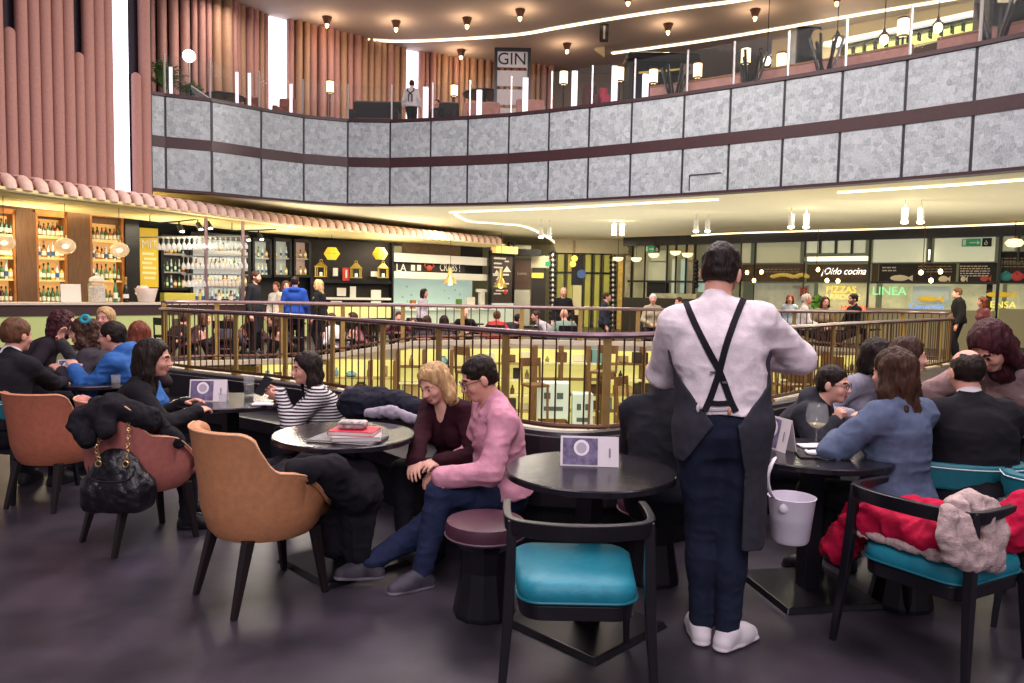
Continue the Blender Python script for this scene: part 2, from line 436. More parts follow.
def person(label, hip, yaw, lean=(0, 0), twist=0, head=(0, 0, 0), hands=None, feet=None, S=1.0, fem=False, fat=1.0, h=.006, skin='light',
           top=None, top_mat=None, neck='crew', roll=False, sleeve=1.0, bottom_mat=None, shoe_mat=None, hair='short', hair_mat='dark', glasses=False, group=None,
           stand=False, beard=False, name='person', hand_kw=None, top_loose=.012, skirt=False, hair_seed=0, sole=None, hood=None, knees=None, cat='person', fold=1.0, wrist=None, seat=None, tuck=False, collar_mat=None, hair_len=None, gz=0):
    ya = R(yaw); f = Vector((math.cos(ya), math.sin(ya), 0)); r = Vector((math.sin(ya), -math.cos(ya), 0)); Z = Vector((0, 0, 1))
    sw = (.148 if fem else .168) * S; hy, hp, hr = [R(a) for a in head]; tw = R(twist)
    def calc(hip, lean):
        lf, ls = R(lean[0]), R(lean[1])
        def up(a, b): return (Z * math.cos(a) * math.cos(b) + f * math.sin(a) + r * math.sin(b)).normalized()
        u1, u2 = up(lf * .55, ls * .6), up(lf * 1.15, ls * 1.15)
        ft = f * math.cos(tw) - r * math.sin(tw); rt = (ft.cross(u2)).normalized(); f2 = u2.cross(rt).normalized()
        r1 = r; f1 = u1.cross(r1).normalized()
        mid = hip + u1 * .21 * S; sh = mid + u2 * .28 * S
        un = (u2 * .8 + Z * .35).normalized(); un = (un + f2 * .12).normalized()
        nb = sh + u2 * .03 * S
        fh = Vector((ft.x, ft.y, 0)).normalized()
        fh = Vector((fh.x * math.cos(hy) - fh.y * math.sin(hy), fh.x * math.sin(hy) + fh.y * math.cos(hy), 0))
        rh = Vector((fh.y, -fh.x, 0)); uh = Z.copy()
        fh, uh = fh * math.cos(hp) - uh * math.sin(hp), uh * math.cos(hp) + fh * math.sin(hp)
        rh, uh = rh * math.cos(hr) - uh * math.sin(hr), uh * math.cos(hr) + rh * math.sin(hr)
        hb = nb + un * .078 * S + fh * .012 * S
        hc = hb + uh * .10 * S + fh * .022 * S
        return u1, u2, ft, rt, f2, r1, f1, mid, sh, un, nb, fh, rh, uh, hb, hc
    if isinstance(hip, tuple) and hip[0] == 'head':
        tgt = atY(hip[1], hip[2], hip[3])
        if seat is not None:
            lo_, hi_ = (0, 75) if lean[0] >= 0 else (-50, 0)
            for _ in range(24):
                m_ = (lo_ + hi_) / 2; z_ = (tgt - calc(Vector(), (m_, lean[1]))[-1]).z - (seat + .085 * S)
                if (z_ < 0) == (lean[0] >= 0): lo_ = m_
                else: hi_ = m_
            lean = (m_, lean[1])
        hip = tgt - calc(Vector(), lean)[-1]
        if stand:
            pass
        print('PERSON', label[:40], 'hip', [round(v, 2) for v in hip], 'lean', [round(v) for v in lean])
    hip = Vector(hip)
    u1, u2, ft, rt, f2, r1, f1, mid, sh, un, nb, fh, rh, uh, hb, hc = calc(hip, lean)
    shL, shR = sh - rt * sw - u2 * .022 * S, sh + rt * sw - u2 * .022 * S
    HF = (rh, fh, uh)
    def H(x, y, z): return hc + (rh * x + fh * y + uh * z) * S
    # limbs
    la, lfm = .295 * S, .255 * S; lt, lsn = .43 * S, .415 * S
    hw = (.095 if not fem else .10) * S
    hipL, hipR = hip - r * hw, hip + r * hw
    hands = hands or {}; feet = feet or {}; hk = hand_kw or {}; knees = knees or {}
    arms = {}
    for sd, s0, sg in (('L', shL, -1), ('R', shR, 1)):
        if sd in hands: tgt, hint = hands[sd]
        elif stand: tgt, hint = s0 + rt * sg * .10 * S - Z * .52 * S + f * .06 * S, -f + rt * sg * .3
        else: tgt, hint = hip + f * .30 * S + r * sg * .10 * S + Z * .13 * S, rt * sg * .7 - Z * .6 - f * .4
        el, wr = ik(s0, tgt, la, lfm, hint); arms[sd] = (s0, el, wr)
    legs = {}
    for sd, s0, sg in (('L', hipL, -1), ('R', hipR, 1)):
        if sd in feet: tgt = Vector(feet[sd])
        elif stand: tgt = s0 + r * sg * .02 - Z * (s0.z - gz - .085 * S) + f * .02 * sg
        else: tgt = Vector((s0.x, s0.y, gz)) + f * .42 * S + r * sg * .03 + Z * .085 * S
        kn, an = ik(s0, tgt, lt, lsn, knees.get(sd, f + Z * .5 + r * sg * .15 if not stand else f - r * sg * .25)); legs[sd] = (s0, kn, an)
    org = Vector((hip.x, hip.y, 0))
    ffoot = {sd: (Vector(((legs[sd][2] - legs[sd][1]).x * 0 + f.x, f.y, 0)) + r * (-.22 if sd == 'L' else .22)).normalized() for sd in 'LR'}
    for sd in 'LR':
        if sd + 'f' in feet: ffoot[sd] = Vector(feet[sd + 'f']).normalized()
    def torso(s, t, shoulders=True, lower=True, upper=True):
        if lower: s.ell(hip + u1 * .05 * S, (r1, f1, u1), (((.178 if fem else .165) * fat * S) + t, .118 * fat * S + t, .14 * S + t * .5), k=.05)
        if upper:
            s.ell(mid - u1 * .01 * S + f1 * .012 * (fat - 1) * 8 * S, (r1, f1, u1), ((.135 if fem else .15) * fat * S + t, .108 * fat * S + t, .16 * S), k=.06)
            s.ell(mid + u2 * .15 * S, (rt, f2, u2), ((.142 if fem else .168) * fat ** .5 * S + t, .115 * fat ** .5 * S + t, .175 * S), k=.06)
            s.cap(shL + rt * .02 * S, shR - rt * .02 * S, .056 * S + t, .056 * S + t, k=.05)
            s.cap(nb + u2 * .005, shL + u2 * .012 - rt * -.02, .052 * S + t * .6, .046 * S + t * .6, k=.04); s.cap(nb + u2 * .005, shR + u2 * .012 - rt * .02, .052 * S + t * .6, .046 * S + t * .6, k=.04)
            if fem:
                for q in (-1, 1): s.ell(mid + u2 * .125 * S + rt * .07 * q * S + f2 * .085 * S, (rt, f2, u2), (.06 * S + t, .058 * S + t, .062 * S + t), k=.04)
    def arm(s, sd, t, upto=1.0, cuff=0):
        a, e, w = arms[sd]
        s.cap(a, e, .054 * S + t, .043 * S + t, k=.035)
        if upto > 1: ww = e + (w - e) * (upto - 1); s.cap(e, ww, .0425 * S + t, (.0425 + (.029 - .0425) * (upto - 1)) * S + t + cuff, k=.025)
    def leg(s, sd, t, k=.04):
        a, kn, an = legs[sd]
        s.cap(a, kn, .088 * fat ** .5 * S + t, .06 * S + t, k=.05); s.cap(kn, an, .057 * S + t, .038 * S + t, k=.03)
        d = (an - kn).normalized(); back = -(f - d * f.dot(d)).normalized()
        s.ell(kn + d * .13 * S + back * .022 * S, (r, back, d), (.048 * S + t, .045 * S + t, .12 * S), k=.04)
    # ---- the body, one continuous surface
    b = Sdf(); torso(b, 0)
    b.cap(nb - u2 * .03 * S, hb + uh * .03 * S, .056 * S if not fem else .049 * S, .052 * S if not fem else .046 * S, k=.035)
    for sd in 'LR':
        arm(b, sd, 0, 2.0); leg(b, sd, 0)
        a, e, w = arms[sd]; kw = dict(hk.get(sd, {})); d = kw.pop('d', None) or (w - e).normalized()
        n = kw.pop('n', None) or (-Z - rt * (.3 if sd == 'R' else -.3))
        th = d.cross((Vector(n) - d * Vector(n).dot(d)).normalized()); want = kw.pop('t', None)
        if want is None: want = -rt if sd == 'R' else rt
        sg = 1 if th.dot(Vector(want)) >= 0 else -1
        hand(b, w, d, n, S * (.92 if fem else 1), h, thumb=sg, **kw)
        an = legs[sd][2]; b.cap(an, an + ffoot[sd] * .14 * S - Z * .045 * S, .036 * S, .03 * S, k=.02)
    b.ell(H(0, -.012, .03), HF, (.074 * S, .094 * S, .088 * S), k=.02)
    b.ell(H(0, .026, -.035), HF, (.057 * S, .066 * S, .078 * S), k=.035)
    b.ell(H(0, .062, -.095), HF, (.026 * S, .022 * S, .02 * S), k=.025)
    for q in (-1, 1):
        b.cap(H(.012 * q, .088, .018), H(.045 * q, .07, .018), .010 * S, .008 * S, k=.012)
        b.ell(H(.031 * q, .094, -.003), HF, (.017 * S, .012 * S, .011 * S), k=.012, mode='sub')
        b.ell(H(.031 * q, .076, -.004), HF, (.0135 * S, .0125 * S, .0125 * S), k=.004)
        b.ell(H(.036 * q, .062, -.035), HF, (.022 * S, .02 * S, .02 * S), k=.02)
        b.ell(H(.077 * q, -.008, -.012), HF, (.011 * S, .02 * S, .032 * S), k=.008)
        b.ell(H(.011 * q, .101, -.036), HF, (.009 * S, .01 * S, .008 * S), k=.008)
    b.cap(H(0, .086, .01), H(0, .108, -.032), .008 * S, .0125 * S, k=.012)
    b.ell(H(0, .088, -.062), HF, (.023 * S, .011 * S, .0065 * S), k=.006); b.ell(H(0, .087, -.074), HF, (.019 * S, .011 * S, .007 * S), k=.006)
    V, Fc = b.mesh(h)
    q = (V - A3(hc)) @ np.stack([A3(x) for x in HF]).T / S
    lab = np.zeros(len(V), int); x, y, z = np.abs(q[:, 0]), q[:, 1], q[:, 2]
    lab[(x < .022) & (y > .085) & (z < -.055) & (z > -.081)] = 1
    lab[((x - .031) ** 2 + (z + .004) ** 2 < .0082 ** 2) & (y > .06)] = 2
    lab[(np.abs(z - .022 + (x - .03) * .12) < .0042) & (x > .014) & (x < .047) & (y > .06)] = 3
    if beard:
        lab[(((z < -.05) & (z > -.125) & (y > .0)) | ((z < -.02) & (z > -.06) & (y > -.01) & (y < .05) & (x > .04))) & (lab == 0) & (y > -.01) & (x < .07)] = 4
    fl = np.max(lab[Fc], 1) if len(Fc) else lab
    fl2 = np.array([0]); fl2 = np.sort(lab[Fc], 1)[:, 2]
    body = np_mesh(name, V, Fc, [SKIN[skin], LIPS, EYEM, HAIRMAT(hair_mat) if hair_mat not in ('blond', 'white', 'grey') else mat('brow_fair', '#7d5c40', .8),
                                 mat('stubble', '#8a5e50', .8)], origin=org, midx=fl2)
    body.location = org
    tag(body, label, cat, group)
    K = dict(parent=body, origin=org)
    # ---- clothes
    tm = top_mat or cloth('cloth_grey', '#55525a')
    t = top_loose
    s = Sdf(); torso(s, t, lower=True)
    if not tuck: s.ell(hip + u1 * .03 * S, (r1, f1, u1), ((.182 if fem else .172) * fat * S + t + .012, .125 * fat * S + t + .012, .15 * S), k=.05)
    upto = 1 + sleeve if not roll else 1.32
    for sd in 'LR':
        arm(s, sd, t, upto, .006)
        if roll:
            a, e, w = arms[sd]; c0 = e + (w - e) * .22; s.cap(c0, e + (w - e) * .36, .05 * S + t, .048 * S + t, k=.01)
    if neck == 'v': s.cap(nb + f2 * .07 * S + u2 * .03 * S, sh + f2 * .14 * S - u2 * .07 * S, .058 * S, .018 * S, k=.01, mode='sub')
    if neck == 'scoop': s.ell(nb + f2 * .075 * S - u2 * .015 * S, (rt, f2, u2), (.085 * S, .07 * S, .07 * S), k=.012, mode='sub')
    if neck == 'crew': s.cap(nb + u2 * .02 * S, nb + u2 * .045 * S, .062 * S, .062 * S, k=.01)
    if neck == 'turtle': s.cap(nb, nb + un * .07 * S, .065 * S, .058 * S, k=.02)
    if neck == 'collar':
        s.cap(nb, nb + un * .042 * S + f2 * .004, .066 * S, .059 * S, k=.012)
        s.cap(nb + f2 * .055 * S + un * .05 * S, nb + f2 * .085 * S - u2 * .02 * S, .02 * S, .008 * S, k=.006, mode='sub')
        for q in (-1, 1): s.cap(nb + un * .04 * S + rt * .045 * q * S + f2 * .035 * S, nb - u2 * .012 * S + rt * .05 * q * S + f2 * .092 * S, .014 * S, .008 * S, k=.01)
    if neck == 'hood':
        s.ell(nb - f2 * .075 * S + u2 * .01 * S, (rt, f2, u2), (.13 * S, .07 * S, .07 * S), k=.03); s.cap(nb - rt * .08 * S, nb + f2 * .05 * S - rt * .06 * S - u2 * .02 * S, .04 * S, .03 * S, k=.03); s.cap(nb + rt * .08 * S, nb + f2 * .05 * S + rt * .06 * S - u2 * .02 * S, .04 * S, .03 * S, k=.03)
    if neck == 'open': s.cap(nb + f2 * .06 * S + u2 * .03 * S, mid + f2 * .17 * S, .05 * S, .03 * S, k=.01, mode='sub')
    if h < .01: s.noise(-.012 * fold, (6, 6, 11), 3 + hair_seed).noise(-.006 * fold, (15, 15, 22), 5)
    hem = hip + u1 * (.03 if not stand else -.02 if not tuck else .1) * S
    s.cut(-u1, hem)
    if neck == 'crew' or neck == 'v' or neck == 'scoop': pass
    V, Fc = s.mesh(h); np_mesh('shirt' if top is None else top, V, Fc, [tm], **K)
    if collar_mat:
        s = Sdf(); s.cap(nb + un * .03 * S, nb + un * .052 * S, .07 * S, .064 * S, k=.01); V, Fc = s.mesh(h * .7); np_mesh('shirt_collar', V, Fc, [collar_mat], **K)
    if bottom_mat is not False:
        s = Sdf(); torso(s, .008, upper=False)
        for sd in 'LR': leg(s, sd, .011)
        if skirt: s.cap(hip - Z * .05, hip + f * .3 * S - Z * .05, .17 * S, .19 * S, k=.05)
        for sd in 'LR':
            a, kn, an = legs[sd]
        s.cut(u1 if stand else Z - f * .35, hip + u1 * .11 * S)
        if h < .01: s.noise(-.009 * fold, (7, 7, 11), 11).noise(-.005 * fold, (18, 18, 24), 12)
        V, Fc = s.mesh(h); np_mesh('trousers', V, Fc, [bottom_mat or cloth('cloth_dark_trousers', '#1d1c24')], **K)
    for sd in 'LR':
        an = legs[sd][2]; ff = ffoot[sd]; rr = Vector((ff.y, -ff.x, 0)); z0 = an.z - .085 * S
        s = Sdf()
        hl = an - ff * .03 * S; hl = Vector((hl.x, hl.y, z0 + .035 * S)); toe = Vector((an.x, an.y, z0 + .028 * S)) + ff * .155 * S
        s.cap(hl, Vector((an.x, an.y, z0 + .07 * S)), .037 * S, .042 * S, k=.02)
        s.cap(hl, hl + ff * .12 * S, .037 * S, .041 * S, k=.02); s.cap(hl + ff * .1 * S, toe, .042 * S, .035 * S, k=.02); s.cap(Vector((an.x, an.y, z0 + .08 * S)), hl + ff * .14 * S + Z * .01, .043 * S, .038 * S, k=.03)
        b0 = Vector((an.x, an.y, z0 + .012 * S)); s.cap(b0 - ff * .035 * S, b0 + ff * .06 * S, .041 * S, .044 * S, k=.004, flat=(Z, .33)); s.cap(b0 + ff * .06 * S, b0 + ff * .155 * S, .044 * S, .042 * S, k=.004, flat=(Z, .33))
        s.cut(-Z, Vector((0, 0, z0 + .0005)))
        V, Fc = s.mesh(h)
        mi = (V[Fc].mean(1)[:, 2] < z0 + .022 * S).astype(int)
        np_mesh('shoe', V, Fc, [shoe_mat or mat('shoe_black', '#15131a', .5), sole or mat('shoe_sole', '#101014', .7)], midx=mi, **K)
    # ---- hair
    hm = HAIRMAT(hair_mat)
    if hair:
        s = Sdf(); face = lambda top=.062: s.ell(H(0, .085, -.045), HF, (.07 * S, .08 * S, (top + .045) * S), k=.012, mode='sub')
        low = hair in ('long', 'curly', 'bob')
        if hair == 'short':
            s.ell(H(0, -.014, .036), HF, (.083 * S, .102 * S, .092 * S), k=.01); s.ell(H(0, -.04, -.01), HF, (.075 * S, .068 * S, .07 * S), k=.02); face(.058); s.ell(H(0, .04, -.075), HF, (.12 * S, .075 * S, .075 * S), k=.01, mode='sub')
            s.cut(-uh, H(0, -.09, -.055)); s.noise(.005, (45, 45, 45), hair_seed)
        elif hair == 'balding':
            s.ell(H(0, -.02, .022), HF, (.081 * S, .1 * S, .09 * S), k=.01); s.ell(H(0, -.01, .128), HF, (.05 * S, .08 * S, .045 * S), k=.02, mode='sub'); s.ell(H(0, .075, .02), HF, (.1 * S, .07 * S, .11 * S), k=.015, mode='sub'); s.cut(-uh, H(0, -.08, -.05)); s.noise(.004, 45, hair_seed)
        else:
            s.ell(H(0, -.016, .037), HF, (.09 * S, .108 * S, .096 * S), k=.02)
            L = {'long': .34, 'curly': .24, 'bob': .13, 'bun': 0, 'verylong': .46}[hair]; L = hair_len or L
            if hair == 'bun': s.ell(H(0, -.1, .07), HF, (.045 * S, .045 * S, .045 * S), k=.015); s.ell(H(0, -.03, -.01), HF, (.08 * S, .075 * S, .07 * S), k=.02)
            else:
                wv = 1.25 if hair == 'curly' else 1.0
                dn = (-Z * .85 - uh * .15).normalized()
                for q in (-1, 1):
                    a = H(.066 * q, -.01, .02); m = H(.082 * q * wv, -.012, -.1); s.cap(a, m, .036 * S * wv, .036 * S * wv, k=.03)
                    if L > .15: s.cap(m, nb + rt * .085 * q * S + f2 * (-.03 if hair != 'verylong' else .02) * S + dn * (L - .16) * S, .036 * S * wv, .026 * S, k=.03)
                bk = H(0, -.065, -.06); s.cap(H(0, -.05, .02), bk, .075 * S, .07 * S * wv, k=.03)
                if L > .1:
                    e0 = bk + dn * min(L, .16) * S - f2 * .02 * S; s.cap(bk, e0, .07 * S * wv, .068 * S * wv, k=.03, flat=(f2, .8))
                    if L > .2: s.cap(e0, e0 + (dn * .8 - u2 * .2).normalized() * (L - .16) * S - f2 * .03 * S, .075 * S * wv, .05 * S * wv, k=.03, flat=(f2, .65))
            face(.074)
            s.noise(.012 if hair == 'curly' else .006, (34, 34, 16 if hair != 'curly' else 34), hair_seed).noise(.005 if hair != 'curly' else .007, (90, 90, 25 if hair != 'curly' else 80), 4)
        V, Fc = s.mesh(h if h < .01 else h * .8, pad=.02); np_mesh('hair', V, Fc, [hm], **K)
    if glasses:
        g = MB()
        for q in (-1, 1):
            g.torus(H(.032 * q, .103, -.002) - org, .021 * S, .0022 * S, 16, 5, axis=fh); g.tube([H(.053 * q, .1, .002) - org, H(.076 * q, .06, .003) - org, H(.08 * q, -.005, .0) - org], .002 * S, 5)
        g.tube([H(-.011, .105, .002) - org, H(.011, .105, .002) - org], .002 * S, 5)
        g.done('eyeglasses', mat('glasses_frame', '#15110f', .4), body, smooth=True)
    J = dict(hc=hc, H=H, HF=HF, arms=arms, legs=legs, sh=sh, nb=nb, f=f, r=r, f2=f2, rt=rt, u2=u2, u1=u1, mid=mid, hip=hip, org=org, torso=torso, leg=leg, body=body, S=S, h=h)
    return J
def HAIRMAT(k): return HAIR.get(k) or MATS[k]
def eye_from_px(px, py, Y): return atY(px, py, Y)
# ---------------------------------------------------------------- setting
from mathutils.geometry import tessellate_polygon
M_FLOOR = mat('polished_concrete', '#26232a', .36, col2='#443d48', vscale=2.6, bump=.08, bscale=7)
M_BRASS = mat('aged_brass', '#b3935a', .4, metal=.55, var=.15, vscale=6)
M_BRASSD = mat('dark_brass', '#5d4034', .4, metal=.5, var=.1)
M_RAIL = mat('handrail_bronze', '#6e5560', .35, metal=.4, var=.1)
M_BLACK = mat('black_lacquer', '#16141b', .32, var=.2)
M_BLACKM = mat('black_matt', '#131217', .7)
M_CREAM = mat('cream_plaster', '#d8cfb0', .8, var=.03)
M_CEIL = mat('mauve_ceiling', '#bdb0ac', .85, var=.12, vscale=60)
M_MAROON = mat('maroon_trim', '#3b2228', .45, var=.1)
M_MAROON2 = mat('dark_joint', '#2e2a30', .5)
M_PINK = mat('pink_tube', '#a2766f', .75, var=.1, vscale=30, bump=.3, bscale=90)
M_GOLDP = mat('gilded_tube', '#9c7760', .6, var=.12, vscale=20, bump=.2)
M_PLUM = mat('deep_plum_wall', '#241a26', .8)  # deep plum of the walls behind the tubes
M_WOOD = mat('walnut_wood', '#5f4028', .5, var=.25, vscale=5, stretch=(6, 6, .6))
M_WOODL = mat('oak_wood', '#8f6238', .5, var=.2, vscale=5, stretch=(6, 6, .6))
M_WHITE = mat('white_paint', '#d9d5d0', .6)
M_YEL = mat('yellow_lacquer', '#c9ad3c', .5, var=.12, vscale=4)
M_GLASS = mat('clear_glass', '#f4f7f6', .04, alpha=.16, spec=.6)
M_STEEL = mat('brushed_steel', '#a7a5a8', .35, metal=.9)
M_SIGNB = mat('blackboard', '#262022', .7, var=.2, vscale=3)
def glow(name, col, e): return mat(name, col, .5, emit=e)
G_WARM = glow('warm_light', '#ffd9a0', 9); G_WHITE = glow('white_light', '#fff3e0', 7); G_DAY = glow('daylight_slot', '#f1f0ff', 2.2)
G_LED = glow('led_strip', '#ffedc8', 2.6); G_PALE = glow('backlit_pale_panel', '#cfd8c4', .75); G_YEL = glow('backlit_yellow_panel', '#e6cf55', .75)
G_BULB = glow('bulb_glow', '#ffcf7a', 14)

def panel_material():
    m = bpy.data.materials.new('woven_grey_panel'); m.use_nodes = True; nt = m.node_tree; b = nt.nodes['Principled BSDF']; L = nt.links
    tc = nt.nodes.new('ShaderNodeTexCoord')
    n1 = nt.nodes.new('ShaderNodeTexNoise'); n1.inputs['Scale'].default_value = 26; n1.inputs['Detail'].default_value = 8; n1.inputs['Roughness'].default_value = .75
    v = nt.nodes.new('ShaderNodeTexVoronoi'); v.distance = 'CHEBYCHEV'; v.inputs['Scale'].default_value = 9
    oi = nt.nodes.new('ShaderNodeObjectInfo'); ad = nt.nodes.new('ShaderNodeVectorMath'); ad.operation = 'MULTIPLY_ADD'; ad.inputs[1].default_value = (1, 1, 1); ml = nt.nodes.new('ShaderNodeMath'); ml.operation = 'MULTIPLY'; ml.inputs[1].default_value = 37
    L.new(oi.outputs['Random'], ml.inputs[0]); L.new(tc.outputs['Object'], ad.inputs[0]); L.new(ml.outputs[0], ad.inputs[2])
    mp = nt.nodes.new('ShaderNodeMapping'); mp.inputs['Scale'].default_value = (1.6, 1.6, .7); L.new(ad.outputs[0], mp.inputs['Vector']); L.new(mp.outputs[0], n1.inputs['Vector']); L.new(ad.outputs[0], v.inputs['Vector'])
    mx = nt.nodes.new('ShaderNodeMix'); mx.data_type = 'FLOAT'; mx.inputs[0].default_value = .25
    L.new(n1.outputs['Fac'], mx.inputs[2]); L.new(v.outputs['Color'], mx.inputs[3])
    cr = nt.nodes.new('ShaderNodeValToRGB'); cr.color_ramp.elements[0].position = .3; cr.color_ramp.elements[0].color = lin('#7a838c') + (1,)
    cr.color_ramp.elements[1].position = .68; cr.color_ramp.elements[1].color = lin('#bcc4cb') + (1,)
    L.new(mx.outputs[0], cr.inputs['Fac']); L.new(cr.outputs['Color'], b.inputs['Base Color']); b.inputs['Roughness'].default_value = .5
    bp = nt.nodes.new('ShaderNodeBump'); bp.inputs['Strength'].default_value = .4; bp.inputs['Distance'].default_value = .03
    L.new(mx.outputs[0], bp.inputs['Height']); L.new(bp.outputs['Normal'], b.inputs['Normal'])
    return m
M_PANEL = panel_material()

OPEN = [Vector((x, y, 0)) for x, y in ((-6.5, 14.2), (-6.0, 13.6), (-3.6, 12.1), (-1.55, 10.25), (-.05, 8.65), (.68, 8.2), (1.45, 8.5), (3.3, 10.4), (4.6, 11.8), (6.0, 13.4), (9.5, 16.9),
        (10.4, 18.0), (9.9, 18.5), (8.6, 17.9), (7.0, 17.0), (5.0, 16.3), (2.6, 15.9), (0.0, 15.7), (-2.4, 15.6), (-4.0, 15.5), (-5.2, 15.3), (-6.3, 14.8))]
NEAR_N = 12
OPENC = spline(OPEN, 6, closed=True)
def holed(name, outer, hole, z, m, thick):
    outer = [Vector((p[0], p[1], 0)) for p in outer]; hole = [Vector((p[0], p[1], 0)) for p in hole]
    tr = tessellate_polygon([outer, hole]); pts = outer + hole; mb = MB()
    v = [mb.bm.verts.new((p.x, p.y, z)) for p in pts]
    for t in tr: mb.face([v[i] for i in t])
    w = [mb.bm.verts.new((p.x, p.y, z - thick)) for p in pts]
    for t in tr: mb.face([w[i] for i in t])
    return mb.done(name, m)
struct(holed('floor', [(-30, -6), (30, -6), (30, 42), (-30, 42)], OPENC, 0, M_FLOOR, .1))
# pale rim of the floor opening, rising to a low kerb on the far side
def kerb(p):
    if p.y < 14.6 or p.x < -5.2 or p.x > 9.8 or (p.y < 17.3 and p.x > 7.6) : return .03
    pts = ((-5.2, .03), (-4.2, .08), (-3.3, .24), (-2.0, .46), (0, .52), (6, .5), (8.5, .3), (9.8, .03))
    for (x0, z0), (x1, z1) in zip(pts, pts[1:]):
        if p.x <= x1: return z0 + (z1 - z0) * (p.x - x0) / (x1 - x0)
    return .03
mb = MB(); n = len(OPENC); o1, o2 = offset(OPENC, -.14, True), offset(OPENC, .02, True)
far_i = [i for i, p in enumerate(OPENC) if kerb(p) > .031]
Zq = lambda p, z: Vector((p.x, p.y, z))
rim = [[Zq(p, kerb(c)) for p, c in zip(o1, OPENC)], [Zq(p, kerb(c)) for p, c in zip(o2, OPENC)], [Zq(p, kerb(c) - .09 if kerb(c) > .05 else -.06) for p, c in zip(o2, OPENC)], [Zq(p, -.12) for p in o1]]
for k in range(n):
    j = (k + 1) % n
    for q in range(4):
        mb.poly([rim[q][k], rim[q][j], rim[(q + 1) % 4][j], rim[(q + 1) % 4][k]])
struct(mb.done('trim_1', mat('opening_rim', '#c4b8a6', .6)))

def plank_floor(name, poly, z, m, th=.25):
    mb = MB(); mb.prism(poly, z - th, z); return struct(mb.done(name, m))
# ---- railings round the opening
def railing(name, label, pts, post_step, bal_step, top=1.08, zb=lambda p: 0):
    t = thing(name, label, 'railing', (pts[0].x, pts[0].y, 0)); o = t.location.copy()
    path = offset(pts, .0); path = [p - o for p in path]
    mb = MB(); mb.tube([p + Vector((0, 0, top)) for p in path], .045, 8, sx=1.25, sy=.8); mb.done('handrail', M_RAIL, t, smooth=True)
    mb = MB(); mb.tube([p + Vector((0, 0, .085 + zb(p + o))) for p in path], .028, 6); mb.done('bottom_rail', M_BRASSD, t, smooth=True)
    posts = resample(path, post_step); s = max(1, round(post_step / bal_step)); bars = resample(path, post_step / s)
    pm = None
    for i, p in enumerate(posts):
        d = (posts[min(i + 1, len(posts) - 1)] - posts[max(i - 1, 0)]).normalized(); ang = math.atan2(d.y, d.x)
        if pm is None:
            mb = MB(); mb.box((0, 0, .535), (.085, .03, 1.07)); mb.box((0, 0, .045), (.13, .10, .03)); mb.box((0, 0, 1.03), (.1, .045, .02)); pm = mb.done('post', M_BRASS, t); po = pm
        else: po = pm.copy(); COL.objects.link(po)
        z0 = zb(p + o); po.location = p + Vector((0, 0, z0)); po.rotation_euler = (0, 0, ang); po.scale = (1, 1, (top - z0) / 1.08)
    near = sorted([(((p + o) - EYE).length, i) for i, p in enumerate(bars) if i % s], key=lambda q: q[0])
    first = set(i for _, i in near[:100]); rest = MB(); bm0 = None
    for i, p in enumerate(bars):
        if i % s == 0: continue
        if i in first:
            if bm0 is None: mb = MB(); mb.cyl((0, 0, .085), (0, 0, 1.06), .011, n=6); bm0 = mb.done('baluster', M_BRASSD, t, smooth=True); bo = bm0
            else: bo = bm0.copy(); COL.objects.link(bo)
            z0 = zb(p + o); bo.location = p + Vector((0, 0, z0)); bo.scale = (1, 1, (top - z0) / 1.08)
        else: rest.cyl(p + Vector((0, 0, .085 + zb(p + o))), p + Vector((0, 0, top - .02)), .011, n=5)
    if len(rest.bm.verts):
        r = rest.done('balusters', M_BRASSD, t); r['kind'] = 'stuff'
    else: rest.bm.free()
    return t
sp = spline(OPEN, 6, closed=True); near_path = offset(sp[0:6 * (NEAR_N - 1) + 1], -.1); far_path = offset(sp[6 * (NEAR_N - 1):] + [sp[0]], -.1)
railing('atrium_railing', 'brass railing curving round the near side of the floor opening', near_path, 1.25, .16)
railing('atrium_railing', 'brass railing on the far side of the floor opening, before the diners', far_path, 1.25, .18, 1.2, kerb)

# ---- lower level seen through the opening
plank_floor('floor_lower', [(-13, 6), (15, 6), (15, 19.5), (-13, 19.5)], -3.25, mat('lower_floor', '#a8925a', .5))
mb = MB(); mb.box((1, 19.4, -1.7), (28, .2, 3.1)); struct(mb.done('wall_lower', mat('lower_wall_yellow', '#d9c866', .6, var=.1, vscale=2)))
mb = MB(); mb.box((15.1, 13, -1.7), (.2, 14, 3.1)); mb.box((-13.1, 13, -1.7), (.2, 14, 3.1)); struct(mb.done('wall_lower_side', mat('lower_wall_side', '#c9b25a', .6)))

# ---- balcony: two tiers of grey panels on a curve
BAL = [Vector(p) for p in ((-9.9, 16.9, 0), (-9.35, 17.6, 0), (-8.93, 18.14, 0), (-8.49, 18.45, 0), (-7.54, 18.87, 0), (-6.61, 19.75, 0), (-5.70, 20.45, 0), (-4.60, 20.85, 0), (-3.43, 20.83, 0), (-2.29, 20.53, 0), (-1.27, 20.22, 0), (-.18, 19.81, 0), (.84, 19.30, 0), (1.80, 18.74, 0),
       (2.75, 18.15, 0), (3.83, 17.43, 0), (4.70, 16.78, 0), (5.63, 16.07, 0), (6.52, 15.34, 0), (7.40, 14.56, 0), (8.22, 13.74, 0), (9.0, 12.85, 0), (9.7, 11.7, 0), (10.2, 10.5, 0), (10.5, 9.2, 0), (10.6, 7.8, 0), (10.6, 6.4, 0))]
def band(z0, z1, out0, out1, m, name, pts=BAL, parent=None):
    mb = MB(); a = offset(pts, out0); b = offset(pts, out1); up = Vector((0, 0, 1))
    mb.loft([[p + up * z0, q + up * z0, q + up * z1, p + up * z1] for p, q in zip(a, b)])
    return mb.done(name, m, parent)
wb = band(3.82, 6.05, .0, .22, M_MAROON2, 'wall_balcony'); struct(wb)
